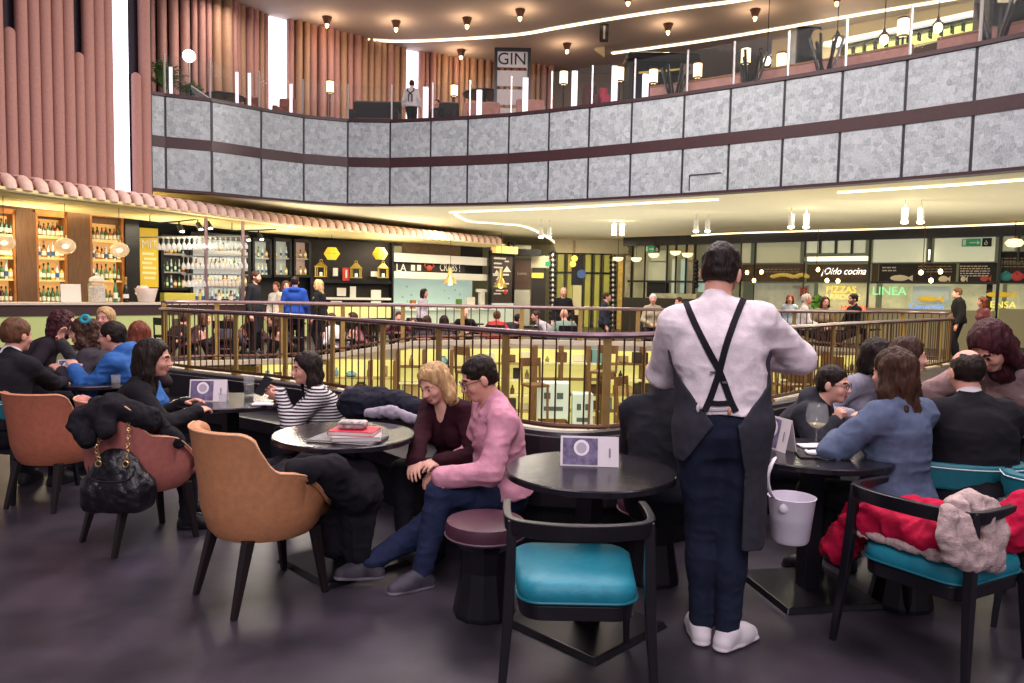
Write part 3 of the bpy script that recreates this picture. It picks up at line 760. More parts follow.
for a, b in zip(BAL, BAL[1:]):
    d = (b - a); L = d.length; ang = math.atan2(d.y, d.x); c = (a + b) / 2; nrm = Vector((d.y, -d.x, 0)).normalized()
    for z0, z1 in ((3.85, 4.84), (5.10, 6.04)):
        mb = MB(); mb.box((0, 0, 0), (L - .055, .035, z1 - z0)); p = mb.done('panel', M_PANEL, wb, bevel=.006, seg=1)
        p.location = c + nrm * .005 + Vector((0, 0, (z0 + z1) / 2)); p.rotation_euler = (R(0), 0, ang)
struct(band(4.84, 5.10, -.035, .2, M_MAROON, 'trim_2')); struct(band(6.05, 6.13, -.05, .25, M_MAROON, 'trim_3')); struct(band(3.79, 3.85, -.04, .25, M_MAROON, 'trim_4'))
# a service hatch cut into one lower panel
p0, p1 = BAL[15], BAL[16]; d = (p1 - p0).normalized(); nrm = Vector((d.y, -d.x, 0))
mb = MB()
for a, b in (((.18, .03), (.18, .38)), ((.18, .38), (.86, .38))):
    q = lambda s, z: p0 + d * (s * (p1 - p0).length) + nrm * .03 + Vector((0, 0, 3.86 + z)); mb.bar(q(*a), q(*b), .02, .02, up=nrm)
o = mb.done('hatch_seam', M_MAROON2, wb)

back = [(30, 6.4), (30, 46), (-30, 46), (-30, 16.9)]
slab_poly = [(p.x, p.y) for p in offset(BAL, .02)] + back
plank_floor('ceiling_lower', slab_poly, 3.98, M_CREAM, .17)
plank_floor('floor_upper', [(p.x, p.y) for p in offset(BAL, .2)] + back, 5.98, M_FLOOR, .1)
plank_floor('ceiling_upper', [(-30, -6), (30, -6), (30, 46), (-30, 46)], 10.25, M_CEIL, .25)

# LED lines let into the ceilings
def led(name, pts, z, w, label, m=G_LED):
    mb = MB(); P = spline([atZ(x, y, z) for x, y in pts], 6); a = offset(P, -w / 2); b = offset(P, w / 2)
    mb.loft([[p - Vector((0, 0, .03)), q - Vector((0, 0, .03)), q - Vector((0, 0, .002)), p - Vector((0, 0, .002))] for p, q in zip(a, b)])
    return tag(mb.done(name, m), label, 'light strip')
led('light_strip', [(352, 38), (400, 41), (470, 38), (520, 34), (560, 27), (620, 17), (680, 8), (740, 0), (800, -12)], 9.99, .16, 'long curved light strip across the upper ceiling, starting over the ribbed curtain wall')
led('light_strip', [(612, 53), (700, 41), (780, 28), (860, 14), (945, 0), (1010, -12)], 9.99, .16, 'light strip on the upper ceiling above the dark pavilion and the upper bar')
led('light_strip', [(450, 212), (500, 210), (560, 207.5), (640, 203), (718, 199)], 3.8, .10, 'light strip under the balcony, just below the middle grey panels')
led('light_strip', [(838, 192), (900, 188), (960, 184), (1024, 179), (1080, 174)], 3.8, .1, 'light strip under the balcony at the far right')
led('light_strip', [(597, 247.5), (640, 241), (680, 236.5), (724, 233.5), (800, 231), (900, 228), (1024, 223), (1100, 219)], 3.8, .12, 'long light strip in the ceiling along the glazed food stalls')
led('light_strip', [(455, 214), (470, 221), (500, 223.5), (530, 228), (556, 244), (545, 250)], 3.8, .08, 'hooked light strip in the ceiling above the seafood stall', )

# ---- upper back wall of ribbed tubes with tall daylight slots
UW = [Vector(p) for p in ((-13.5, 20.6, 0), (-9.3, 22.2, 0), (-8.05, 23.9, 0), (-5.65, 25.7, 0), (-3.8, 27.3, 0), (-.7, 28.6, 0), (1.5, 28.9, 0))]
UWP = resample(spline(UW, 8), .02)
mb = MB(); a = offset(UWP[::20], .1); b = offset(UWP[::20], .3)
mb.loft([[p + Vector((0, 0, 5.98)), q + Vector((0, 0, 5.98)), q + Vector((0, 0, 10.0)), p + Vector((0, 0, 10.0))] for p, q in zip(a, b)])
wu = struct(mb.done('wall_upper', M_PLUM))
i = 0; nn = len(UWP); tubes = [MB(), MB()]; r3 = random.Random(3)
def pxof(p):
    v = p - EYE; return 512 + F * v.dot(RV) / v.dot(FV)
slots = ((270.5, 281.5, 'window_1'), (408.5, 419.5, 'window_2'))
slotpts = {s[2]: [] for s in slots}
while i < nn - 12:
    w = r3.choice((9, 11, 13, 15)); c = UWP[min(i + w // 2, nn - 1)]; px = pxof(c + Vector((0, 0, 8)))
    hit = [s for s in slots if s[0] - 1 < px < s[1] + 1]
    if hit: slotpts[hit[0][2]] += [UWP[i], UWP[min(i + w, nn - 1)]]; i += w; continue
    d = (UWP[min(i + w, nn - 1)] - UWP[i]).normalized(); nrm = Vector((d.y, -d.x, 0)); rr = w * .0085; off = r3.choice((0, .04, .09, .15))
    ring = [c + nrm * off + d * rr * math.cos(t) + nrm * rr * math.sin(t) for t in (PI * k / 6 for k in range(7))] + [c - d * rr - nrm * .1, c + d * rr - nrm * .1][::1]
    ring = ring[:7] + [c - d * rr - nrm * .08, c + d * rr - nrm * .08]
    g = px > 285 and r3.random() < .6 or r3.random() < .25
    tubes[1 if g else 0].loft([[p + Vector((0, 0, z)) for p in ring] for z in (5.98, 10.0)])
    i += w
for tb, m in zip(tubes, (M_PINK, M_GOLDP)):
    o = tb.done('ribbed_cladding', m, wu, smooth=True, sharp=50); o['kind'] = 'structure'
for s in slots:
    q = slotpts[s[2]]
    if not q: continue
    a, b = q[0], q[-1]; mb = MB(); d = (b - a).normalized(); nrm = Vector((d.y, -d.x, 0))
    mb.extr([a + nrm * -.05 + Vector((0, 0, 6.4)), b + nrm * -.05 + Vector((0, 0, 6.4)), b + nrm * -.05 + Vector((0, 0, 9.98)), a + nrm * -.05 + Vector((0, 0, 9.98))], nrm * .04)
    struct(mb.done(s[2], G_DAY))
# right-hand part of the upper floor: cream back wall of the upper bar
mb = MB(); mb.bar((1.4, 29.6, 8), (12, 31, 8), .2, 4.0); struct(mb.done('wall_upper_right', mat('dim_mauve_wall', '#7a6a62', .8)))
mb = MB(); mb.bar((8.5, 25.6, 8.0), (24, 13.2, 8.0), .2, 4.0); struct(mb.done('wall_upper_bar', mat('lit_cream_wall', '#d7c8a0', .7)))

# ---- great pink tubes on the left
WA, WB = Vector((-10.1, 14.8, 0)), Vector((-8.72, 17.9, 0))
wd = (WB - WA).normalized(); wn = Vector((wd.y, -wd.x, 0))
if wn.dot(EYE - WA) < 0: wn = -wn
mb = MB(); e0 = WA - wd * 3; e1 = WB + wd * .25
mb.extr([e0 - wn * .05 + Vector((0, 0, 3.5)), e1 - wn * .05 + Vector((0, 0, 3.5)), e1 - wn * .05 + Vector((0, 0, 10)), e0 - wn * .05 + Vector((0, 0, 10))], -wn * .3)
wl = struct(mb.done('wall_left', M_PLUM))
def tube_at(px, ytop, wpx, rr=None):
    c = at_plane(px, 100, WA, WB); e = at_plane(px + wpx / 2, 100, WA, WB); rad = (Vector((e.x, e.y, 0)) - Vector((c.x, c.y, 0))).length * .95
    z1 = at_plane(px, ytop, WA, WB).z if ytop is not None else 9.99
    mb = MB(); prof = [(rad, 3.55), (rad, z1 - rad)] + [(rad * math.cos(t), z1 - rad + rad * math.sin(t)) for t in (PI / 2 * k / 5 for k in range(1, 6))] if ytop is not None else [(rad, 3.55), (rad, z1)]
    prof = [(max(r_, .002), z) for r_, z in prof]
    mb.lathe(prof, (0, 0, 0), 20); o = mb.done('tube', M_PINK, wl, smooth=True); o.location = (c.x + wn.x * .1, c.y + wn.y * .1, 0); return o
for px, yt, w in ((-40, None, 12), (-28, None, 12), (-16, None, 12), (-4.5, None, 11.5), (7.5, 28, 11.5), (19.5, None, 12), (31.5, None, 11.5), (43, None, 11.5), (54.7, None, 11.5), (65.8, None, 11), (76.3, 53, 9.5), (85.7, None, 11), (96.2, None, 10.5), (105.3, None, 9), (133.3, 73, 8.5), (141.8, None, 10)):
    tube_at(px, yt, w)
a = at_plane(110.5, 100, WA, WB); b = at_plane(127, 100, WA, WB)
mb = MB(); mb.extr([Vector((a.x, a.y, 3.6)), Vector((b.x, b.y, 3.6)), Vector((b.x, b.y, 9.98)), Vector((a.x, a.y, 9.98))], wn * .06)
struct(mb.done('window_3', G_DAY))

# ---- the hall's outer walls, mostly behind the stalls
for nm, a, b in (('wall_back', (-16, 36.5), (20, 36.5)), ('wall_right', (20, 36.5), (24, 4)), ('wall_bar', (-16, 15), (-16, 36.5))):
    mb = MB(); mb.bar((a[0], a[1], 1.95), (b[0], b[1], 1.95), .2, 3.7); struct(mb.done(nm, M_CREAM))
# ---------------------------------------------------------------- the bar and the food stalls round the hall
class PL:
    """a vertical working plane through plan points A, B (its outward side faces the hall)"""
    def __init__(s, A, B):
        s.A, s.B = Vector((A[0], A[1], 0)), Vector((B[0], B[1], 0)); s.d = (s.B - s.A).normalized()
        n = Vector((s.d.y, -s.d.x, 0)); s.n = n if n.dot(EYE - s.A) > 0 else -n
        s.ang = math.atan2(s.d.y, s.d.x)
    def off(s, o): return PL(s.A + s.n * o, s.B + s.n * o)
    def pt(s, px, py): return at_plane(px, py, s.A, s.B)
    def size(s, p0, p1): return abs((p1 - p0).dot(s.d)), abs(p1.z - p0.z)
    def rect(s, mb, x0, y0, x1, y1, th=.04, out=0, org=Vector()):
        a, b = s.pt(x0, y1), s.pt(x1, y0); o = s.n * out - org
        z0, z1 = a.z, b.z
        A_, B_ = Vector((a.x, a.y, 0)), Vector((b.x, b.y, 0))
        mb.extr([A_ + Vector((0, 0, z0)) + o, B_ + Vector((0, 0, z0)) + o, B_ + Vector((0, 0, z1)) + o, A_ + Vector((0, 0, z1)) + o], s.n * th); return mb
    def panel(s, name, m, x0, y0, x1, y1, th=.04, out=0, parent=None, org=Vector()):
        mb = MB(); s.rect(mb, x0, y0, x1, y1, th, out, org); return mb.done(name, m, parent)
    def text(s, txt, px, py, h_px, m, name='lettering', parent=None, org=Vector(), out=.06, sx=1, shear=0):
        p = s.pt(px, py); q = s.pt(px, py - h_px)
        xd = s.d if s.d.cross(Vector((0, 0, 1))).dot(s.n) > 0 else -s.d
        return text_mesh(txt, (q - p).length * 1.35, m, name, parent, p + s.n * out - org, xd, (0, 0, 1), .012, sx=sx, shear=shear)
def lab(px0, py0, px1, py1): return
# ---- canopy of pink half tubes over the bar
ce = [WA + wn * .5 - wd * 2.6, WA + wn * .5, WB + wn * .5, Vector((-6.4, 21.8, 0)), Vector((-4.3, 24.7, 0)), Vector((-2.4, 27.2, 0)), Vector((-.35, 29.4, 0))]
CE = spline(ce, 10); CP = resample(CE, .315)
cn = thing('bar_canopy', 'long pink scalloped canopy over the bar, running from the tall tubes to the seafood stall', 'canopy', (CP[0].x, CP[0].y, 3.3)); co = cn.location.copy()
t0 = None
for i, p in enumerate(CP[:-1]):
    d = (CP[i + 1] - p).normalized(); ang = math.atan2(d.y, d.x)
    if t0 is None:
        mb = MB(); mb.tube([(0, .75, .22), (0, .3, .22), (0, .12, .20), (0, .03, .14), (0, 0, .06), (0, 0, .01)], [.112, .115, .118, .118, .114, .105], 12); t0 = mb.done('tile', mat('canopy_tile', '#e6c3b6', .75, var=.1, vscale=12, bump=.2), cn, smooth=True); o = t0
    else: o = t0.copy(); COL.objects.link(o)
    o.location = p - Vector((co.x, co.y, 0)); o.rotation_euler = (0, 0, ang)
mb = MB(); b = offset(CE, 2.9); a = offset(CE, -.02)
mb.loft([[p + Vector((0, 0, 3.28)) - co, q + Vector((0, 0, 3.28)) - co, q + Vector((0, 0, 3.34)) - co, p + Vector((0, 0, 3.34)) - co] for p, q in zip(a, b)])
mb.done('soffit_board', mat('canopy_soffit', '#e2d29a', .6, var=.1, vscale=3), cn)
mb = MB()
for k in range(1, 8):
    q = offset(CE, k * .36); mb.loft([[p + Vector((0, 0, 3.23)) - co, p + d_ * .05 + Vector((0, 0, 3.23)) - co, p + d_ * .05 + Vector((0, 0, 3.29)) - co, p + Vector((0, 0, 3.29)) - co] for p, d_ in ((q[i], Vector((.6, -.6, 0))) for i in range(len(q)))])
o = mb.done('soffit_slats', mat('canopy_slat', '#e6d7a4', .6), cn); o['kind'] = 'stuff'
strip_ = None
mb = MB(); a = offset(CE, .12); b = offset(CE, .5)
mb.loft([[p + Vector((0, 0, 3.35)) - co, q + Vector((0, 0, 3.35)) - co, q + Vector((0, 0, 3.58)) - co, p + Vector((0, 0, 3.58)) - co] for p, q in zip(a, b)])
mb.done('backing', mat('canopy_gap', '#7a3f42', .8), cn)
# ---- counter
CT = spline([Vector(p) for p in ((-12.2, 14.5, 0), (-10.9, 16.0, 0), (-8.8, 18.3, 0), (-6.9, 20.3, 0), (-5.9, 21.6, 0))], 8)
ct = thing('bar_counter', 'long curved bar counter with a pale top and a lit green front', 'bar counter', (CT[8].x, CT[8].y, 0)); o_ = ct.location.copy()
def strip(pts, d0, d1, z0, z1, m, name, parent, org):
    a, b = offset(pts, d0), offset(pts, d1); mb = MB(); mb.loft([[p + Vector((0, 0, z0)) - org, q + Vector((0, 0, z0)) - org, q + Vector((0, 0, z1)) - org, p + Vector((0, 0, z1)) - org] for p, q in zip(a, b)]); return mb.done(name, m, parent)
strip(CT, -.06, .75, 1.03, 1.08, mat('counter_marble', '#cfc4bd', .3, var=.08), 'worktop', ct, o_)
strip(CT, 0, .08, .78, 1.03, mat('counter_band', '#3a2326', .5), 'fascia_band', ct, o_)
strip(CT, .03, .6, .12, .78, mat('counter_front', '#a9b076', .5, emit=.25, ecol='#b9c67a'), 'front', ct, o_)
strip(CT, .06, .6, 0, .12, M_BLACKM, 'plinth', ct, o_)
# ---- bottles
def bottle_mesh(kind, m1, m2, m3):
    mb = MB(); pr = {'wine': [(.036, 0), (.038, .01), (.038, .19), (.03, .22), (.014, .25), (.0135, .30), (.016, .302), (.016, .31)],
        'square': [(.043, 0), (.046, .01), (.046, .16), (.04, .18), (.017, .2), (.016, .25), (.02, .252), (.02, .275)],
        'tall': [(.03, 0), (.032, .01), (.032, .2), (.022, .245), (.013, .27), (.013, .33), (.016, .332), (.016, .35)]}[kind]
    mb.lathe(pr, n=10); mb.mi = 1; w = pr[2][0] * 1.03; mb.lathe([(w, .06), (w, .15)], n=10); mb.mi = 2; mb.lathe([(pr[-1][0] * 1.1, pr[-2][1] - .025), (pr[-1][0] * 1.1, pr[-1][1] + .004)], n=8)
    return mb.done('bottle', [m1, m2, m3], None, smooth=True)
BK = [('wine', '#2c4a2a', '#d8d2bd', '#5a1c1c'), ('square', '#a8641e', '#e2d9c0', '#2a1a10'), ('tall', '#cfd8d2', '#3a5a8a', '#c7c7c7'), ('wine', '#4a1a18', '#e6dcc8', '#b08a3a'), ('square', '#d8b84a', '#f0ead8', '#6a4a1a'), ('tall', '#3f7a4c', '#e8e6d0', '#222222')]
BPROT = []
for i, (k, a, b, c) in enumerate(BK):
    BPROT.append(bottle_mesh(k, mat('bottle_glass_%d' % i, a, .12, spec=.7), mat('bottle_label_%d' % i, b, .7), mat('bottle_cap_%d' % i, c, .4, metal=.3)))
BCOL = ['dark green wine', 'amber square', 'clear tall', 'dark red wine', 'golden squat', 'green tall']
def put_bottle(k, p, label, group, s=1.0, _used={}):
    if k in _used: o = BPROT[k].copy(); COL.objects.link(o)
    else: o = BPROT[k]; _used[k] = 1
    o.location = p; o.scale = (s, s, s); o.rotation_euler = (0, 0, rnd.random() * 6); tag(o, label, 'bottle', group); return o
# ---- lit wooden bottle cabinets
SP = PL((-12.3, 18.0), (-10.6, 20.5))
def cabinet(x0, x1, ys, pre, label, deep=.34):
    p0 = SP.pt(x0, ys[0]); org = Vector((p0.x, p0.y, 0)); t = thing('bottle_cabinet', label, 'cabinet', org)
    SP.panel('back_panel', mat('cabinet_back_lit', '#e0a860', .6, emit=.55, ecol='#ffc070'), x0, ys[0] - 2, x1, 304, .03, 0, t, org)
    mb = MB()
    for a, b in ((x0 - 1.2, x0 + 1), (x1 - 1, x1 + 1.2)): SP.rect(mb, a, ys[0] - 4, b, 325, deep, .0, org)
    SP.rect(mb, x0 - 1.2, ys[0] - 4, x1 + 1.2, ys[0] - 1, deep, 0, org); mb.done('frame', mat('lit_orange_wood', '#a8682e', .5, var=.2), t)
    for k, y in enumerate(ys[1:]):
        SP.panel('shelf', mat('shelf_glass_edge', '#e9c98c', .3), x0 + .6, y, x1 - .6, y + 1.2, deep - .03, 0, t, org)
        b0, b1 = SP.pt(x0 + 2, y), SP.pt(x1 - 2, y); nb_ = max(3, int((x1 - x0 - 2) / 4.2))
        nm = ('top', 'second', 'third', 'lowest')[k]
        for row in (0, 1):
            for j in range(nb_):
                f_ = (j + .5 * row * .9 + .2) / nb_; kk = rnd.choice(((0, 3, 1), (1, 4, 2), (2, 5, 4), (0, 3, 5))[k]); q = b0.lerp(b1, f_) + SP.n * (.1 + .13 * row)
                put_bottle(kk, (q.x, q.y, b0.z + .001), '%s bottle on the %s shelf of the %s' % (BCOL[kk], nm, pre), 'bottles in the %s' % pre, 1.05 + .25 * rnd.random())
cabinet(-12, 10, (214, 235, 257.5, 279, 303), 'lit cabinet at the left edge', 'lit wooden bottle cabinet at the left edge, behind the left globe lamp')
cabinet(30, 61, (217, 237, 258, 280, 303.5), 'middle lit cabinet', 'lit wooden bottle cabinet between the left and middle globe lamps')
cabinet(84, 117.5, (217, 241, 260, 280.5, 304), 'right lit cabinet', 'lit wooden bottle cabinet beside the black post')
for x0, x1, nm in ((11.5, 28.5, 1), (62.5, 82.5, 2)):
    o = SP.panel('pillar_%d' % nm, M_WOOD, x0, 213, x1, 330, .42, -.05); struct(o)
o = SP.panel('pillar_3', M_BLACK, 119, 212, 131, 330, .45, -.05); struct(o)
mb = MB(); SP.rect(mb, -14, 208, 131, 214.5, .3, -.05); struct(mb.done('trim_5', M_WOOD))
# ---- things on the counter
CK = PL((-11.2, 16.25), (-7.2, 20.55))
def on_counter(px): p = CK.pt(px, 300); return Vector((p.x, p.y, 1.081))
p = on_counter(71); t = thing('counter_sign', 'blank white board standing on the bar counter', 'sign', p, CK.ang)
mb = MB(); mb.box((0, 0, .21), (.42, .03, .42), rot=Euler((R(-6), 0, 0))); mb.done('board', M_WHITE, t, bevel=.005); mb = MB(); mb.box((0, .07, .1), (.3, .12, .02), rot=Euler((R(50), 0, 0))); mb.done('stand', M_WHITE, t)
p = on_counter(97); t = thing('glass_jar', 'big lidded glass jar of pale sweets on the bar counter', 'jar', p)
mb = MB(); mb.lathe([(.17, 0), (.19, .02), (.19, .42), (.15, .46), (.15, .48)], n=18); mb.done('jar_body', M_GLASS, t, smooth=True)
mb = MB(); mb.lathe([(.165, .01), (.175, .03), (.175, .36), (.1, .4), (.01, .41)], n=18); mb.done('filling', mat('pale_sweets', '#d8cfc4', .6, col2='#8e8680', vscale=30), t, smooth=True)
mb = MB(); mb.lathe([(.16, .48), (.17, .5), (.15, .57), (.06, .62), (.025, .63), (.035, .67), (.01, .7)], n=18); mb.done('lid', mat('milk_glass', '#d5d0c8', .2), t, smooth=True)
o = put_bottle(5, on_counter(115.5), 'large green bottle beside the glass jar on the bar counter', None, 1.55)
t = thing('champagne_bottle', 'dark champagne bottle with gold foil neck on the bar counter', 'bottle', on_counter(126))
mb = MB(); mb.lathe([(.06, 0), (.065, .02), (.065, .26), (.05, .36), (.026, .45)], n=14); mb.done('body', mat('champagne_glass', '#121a14', .15), t, smooth=True)
mb = MB(); mb.lathe([(.034, .40), (.027, .46), (.025, .54), (.03, .56), (.03, .6), (.01, .62)], n=14); mb.done('foil', mat('gold_foil', '#c8a45a', .35, metal=.7), t, smooth=True)
mb = MB(); mb.lathe([(.067, .1), (.067, .2)], n=14); mb.done('bottle_label', M_WHITE, t, smooth=True)
t = thing('ice_tub', 'clear plastic tub of crumpled napkins on the bar counter', 'tub', on_counter(146.5))
mb = MB(); mb.lathe([(.18, 0), (.27, .34), (.28, .35), (.26, .35), (.17, .02)], n=18, caps=False); mb.done('tub_wall', mat('clear_plastic', '#e4dadb', .1, alpha=.45), t, smooth=True)
s = Sdf(); [s.ell((rnd.uniform(-.13, .13), rnd.uniform(-.13, .13), .22 + rnd.uniform(-.08, .12)), (Vector((1, 0, 0)), Vector((0, 1, 0)), Vector((0, 0, 1))), (.08, .06, .07), k=.02) for _ in range(9)]
s.noise(.03, 14, 2); V, Fc = s.mesh(.018); np_mesh('napkins', V, Fc, [mat('pink_napkin', '#c9a2a6', .8, col2='#ece4e4', vscale=9)], t)
# ---- globe pendants over the counter
def cordlamp(px, py, Y, dia, label, group):
    c = atY(px, py, Y); t = thing('globe_pendant', label, 'pendant lamp', c, group=group)
    mb = MB(); mb.ell((0, 0, 0), (dia / 2, dia / 2, dia / 2 * .86), 20, 12); mb.done('glass_globe', mat('smoked_glass_globe', '#f1e6cf', .04, alpha=.38, spec=.8), t, smooth=True)
    mb = MB(); mb.tube([(.05 * math.cos(a_), .05 * math.sin(a_), -.02 + .02 * math.sin(2 * a_)) for a_ in (2 * PI * k / 12 for k in range(13))], .012, 6); mb.ell((0, 0, 0), (.04, .04, .03), 10, 6); mb.done('filament', G_BULB, t, smooth=True)
    mb = MB(); mb.cyl((0, 0, dia * .42), (0, 0, dia * .56), .035, .03); mb.done('cap', M_BRASS, t, smooth=True)
    mb = MB(); mb.cyl((0, 0, dia * .5), (0, 0, 3.26 - c.z), .006, n=6); mb.done('cord', M_BLACKM, t)
    return t
for px, py, Y, lb in ((4, 242.5, 15.3, 'leftmost clear globe pendant lamp over the bar counter'), (65.5, 246, 16.4, 'middle clear globe pendant lamp, before the wooden pillar'), (119.5, 250, 17.4, 'clear globe pendant lamp before the black post of the bar')):
    cordlamp(px, py, Y, .42, lb, 'globe pendants over the bar')
# ---- back bar between the black post and the dark lantern shelves
QP = PL((-10.7, 20.9), (-6.5, 25.6))
mb = MB(); QP.rect(mb, 128, 222, 322, 340, .1, -.3); o = struct(mb.done('wall_bar_back', M_BLACKM))
p = QP.pt(147, 260); t = thing('menu_poster', 'yellow poster with white lettering behind the bar', 'poster', (p.x, p.y, 0)); og = t.location.copy()
QP.panel('sheet', mat('yellow_poster', '#c9aa35', .6, emit=.25), 138.5, 229, 156, 287, .03, .1, t, og); QP.text('MIT', 147, 245, 9, M_WHITE, 'lettering', t, og, .16, sx=.8)
mb = MB()
for y, a, b in ((253, 140, 152), (258, 142, 154), (262, 140, 150), (267, 141, 154), (272, 140, 154), (277, 142, 153)): QP.rect(mb, a, y, b, y + 2, .01, .13, og)
mb.done('print_lines', mat('poster_print', '#e9dfae', .6), t)
def fridge(x0, y0, x1, y1, label, m, shelves=3, fillm=None, rows=1):
    p = QP.pt(x0, y1); og = Vector((p.x, p.y, 0)); t = thing('display_cabinet', label, 'cabinet', og)
    QP.panel('carcass', M_BLACK, x0, y0, x1, y1, .05, -.15, t, og); mb = MB()
    for a, b, c, d in ((x0, y0, x0 + 2, y1), (x1 - 2, y0, x1, y1), (x0, y0, x1, y0 + 2), (x0, y1 - 2, x1, y1)): QP.rect(mb, a, b, c, d, .3, -.12, og)
    mb.done('frame', M_BLACK, t); QP.panel('lit_back', m, x0 + 2, y0 + 2, x1 - 2, y1 - 2, .02, -.09, t, og)
    for k in range(1, shelves):
        y = y0 + (y1 - y0) * k / shelves; QP.panel('shelf', M_STEEL, x0 + 2, y, x1 - 2, y + .8, .22, -.08, t, og)
    for k in range(1, shelves + 1):
        y = y0 + (y1 - y0) * k / shelves - (0 if k < shelves else 2); a, b = QP.pt(x0 + 3.5, y), QP.pt(x1 - 3.5, y); nn_ = max(2, int((x1 - x0 - 4) / 3.6))
        for j in range(nn_):
            q = a.lerp(b, j / max(1, nn_ - 1)); kk = rnd.choice((2, 2, 5, 1, 4)); put_bottle(kk, (q.x + QP.n.x * .05, q.y + QP.n.y * .05, q.z + .012), '%s bottle in the %s' % (BCOL[kk], label), 'bottles in the ' + label, 1.0)
    return t
Gd = mat('dim_lit_back', '#8f9184', .5, emit=.3, ecol='#c8ccc0')
fridge(159, 236, 186, 290, 'tall dark cabinet of glassware right of the yellow poster', mat('dark_back', '#37353a', .5), 3)
fridge(250, 239, 269, 277, 'left glass cabinet behind the man at the bar', Gd, 2)
fridge(271, 239, 289, 277, 'middle glass cabinet over the barmaid', Gd, 2)
fridge(291, 240, 308, 277, 'right glass cabinet beside the dark lantern shelves', mat('dim_rosy_back', '#a08478', .5, emit=.25, ecol='#e0b8a0'), 2)
fridge(188, 236, 248, 301, 'bright open shelves of bottles behind the hanging glasses', mat('bright_back', '#c5c8c2', .5, emit=.55), 4)
mb = MB(); QP.rect(mb, 160, 293, 200, 303, .3, 0); o = tag(mb.done('back_counter', mat('back_counter_yellow', '#b8ab4a', .5, emit=.2)), 'low yellow back counter below the dark glassware cabinet', 'counter')
# glass rack over the counter
RP = PL((-8.6, 18.6), (-6.3, 21.1))
p = RP.pt(206, 302); rk = thing('glass_rack', 'steel bar rack hung with rows of upturned wine glasses', 'rack', (p.x, p.y, 0)); og = rk.location.copy()
for px in (150, 206, 243):
    a, b = RP.pt(px, 303), RP.pt(px, 229 + (px - 150) * .06); mb = MB(); mb.cyl(Vector((a.x, a.y, 1.08)) - og, Vector((b.x, b.y, 3.24)) - og, .045, n=8); 
    if px > 150: mb.done('post', mat('rose_steel', '#8a7274', .3, metal=.6), rk, smooth=True)
    else: mb.bm.free()
for y0, y1 in ((237, 236), (256, 257), (274, 275)):
    mb = MB(); x0 = 140 if y0 < 240 else 186
    for o2 in (0, .25): mb.cyl(RP.pt(x0, y0) + RP.n * -o2 - og, RP.pt(248, y1) + RP.n * -o2 - og, .018, n=6)
    mb.done('rail', M_STEEL, rk, smooth=True)
mb = MB(); mb.lathe([(.032, 0), (.004, .006), (.004, -.07), (.02, -.085), (.036, -.12), (.034, -.17), (.031, -.17), (.034, -.12)], n=10, caps=False); wg0 = mb.done('wine_glass', mat('rack_glass', '#eef0ee', .05, alpha=.55, spec=.8), smooth=True)
first = True
for nm, y, x0, x1, nn_ in (('top', 238, 163, 246, 17), ('middle', 257.5, 188, 246, 13), ('lower', 275.5, 189, 204, 5)):
    for o2 in (0, .25):
        for j in range(nn_):
            q = RP.pt(x0 + (x1 - x0) * j / (nn_ - 1), y) - RP.n * o2
            if first: o = wg0; first = False
            else: o = wg0.copy(); COL.objects.link(o)
            o.location = q; o.scale = (1.5, 1.5, 1.7); tag(o, 'upturned wine glass hanging from the %s rail of the steel bar rack' % nm, 'wine glass', 'glasses hung from the bar rack')
# row of small jars under the rack
p = RP.pt(228, 290); sh_ = thing('jar_shelf', 'shelf of small pale jars at the foot of the steel bar rack', 'shelf', (p.x, p.y, 0)); og = sh_.location.copy()
RP.panel('board', M_STEEL, 207, 286.5, 243, 288, .2, -.2, sh_, og); 
for px in (209, 241): RP.panel('bracket', M_STEEL, px, 288, px + 1, 303.4, .05, -.1, sh_, og)
jr = None
for j in range(8):
    q = RP.pt(210 + j * 4.2, 286.5) - RP.n * .1
    if jr is None: mb = MB(); mb.lathe([(.05, 0), (.055, .01), (.055, .12), (.04, .14), (.045, .15), (.045, .18)], n=10); jr = mb.done('spice_jar', mat('pale_jar', '#e2d6c2', .4), smooth=True); o = jr
    else: o = jr.copy(); COL.objects.link(o)
    o.location = (q.x, q.y, q.z + .002); tag(o, 'small pale jar on the shelf under the steel bar rack', 'jar', 'jars under the bar rack')
for px, k in ((197, 2), (203, 2), (212, 2), (219, 4), (231, 1), (237, 2)):
    q = RP.pt(px, 300); put_bottle(k, (q.x, q.y, 1.081), '%s bottle on the bar counter under the glass rack' % BCOL[k], 'bottles under the glass rack', 1.15)
# track lights under the canopy
TP = PL((-9.6, 18.2), (-6.2, 22.6))
for x0, x1, y0, y1, sp_, lb in ((150, 212, 224, 218, (178, 197, 207), 'black track with three spotlights above the yellow poster'), (232, 276, 231, 229.5, (245, 258), 'black track with two spotlights above the man at the bar')):
    a, b = TP.pt(x0, y0), TP.pt(x1, y1); t = thing('track_light', lb, 'track light', a); mb = MB(); mb.bar(Vector(), b - a, .04, .04); mb.done('track', M_BLACKM, t)
    for c_, x_ in ((a, 0), (b, 1)): mb = MB(); mb.cyl(c_ - a, Vector((c_.x, c_.y, 3.25)) - a, .012, n=6); mb.done('hanger', M_BLACKM, t)
    for px in sp_:
        q = a.lerp(b, (px - x0) / (x1 - x0)) - a; mb = MB(); mb.cyl(q, q - Vector((0, 0, .12)), .02, n=8); mb.cyl(q - Vector((0, 0, .1)), q + Vector((.1, -.06, -.26)), .06, .075, n=12); sp0 = mb.done('spotlight', M_BLACKM, t, smooth=True)
        mb = MB(); mb.ell(q + Vector((.105, -.062, -.265)), (.06, .06, .03), 10, 6); mb.done('lens', G_WHITE, sp0, smooth=True)
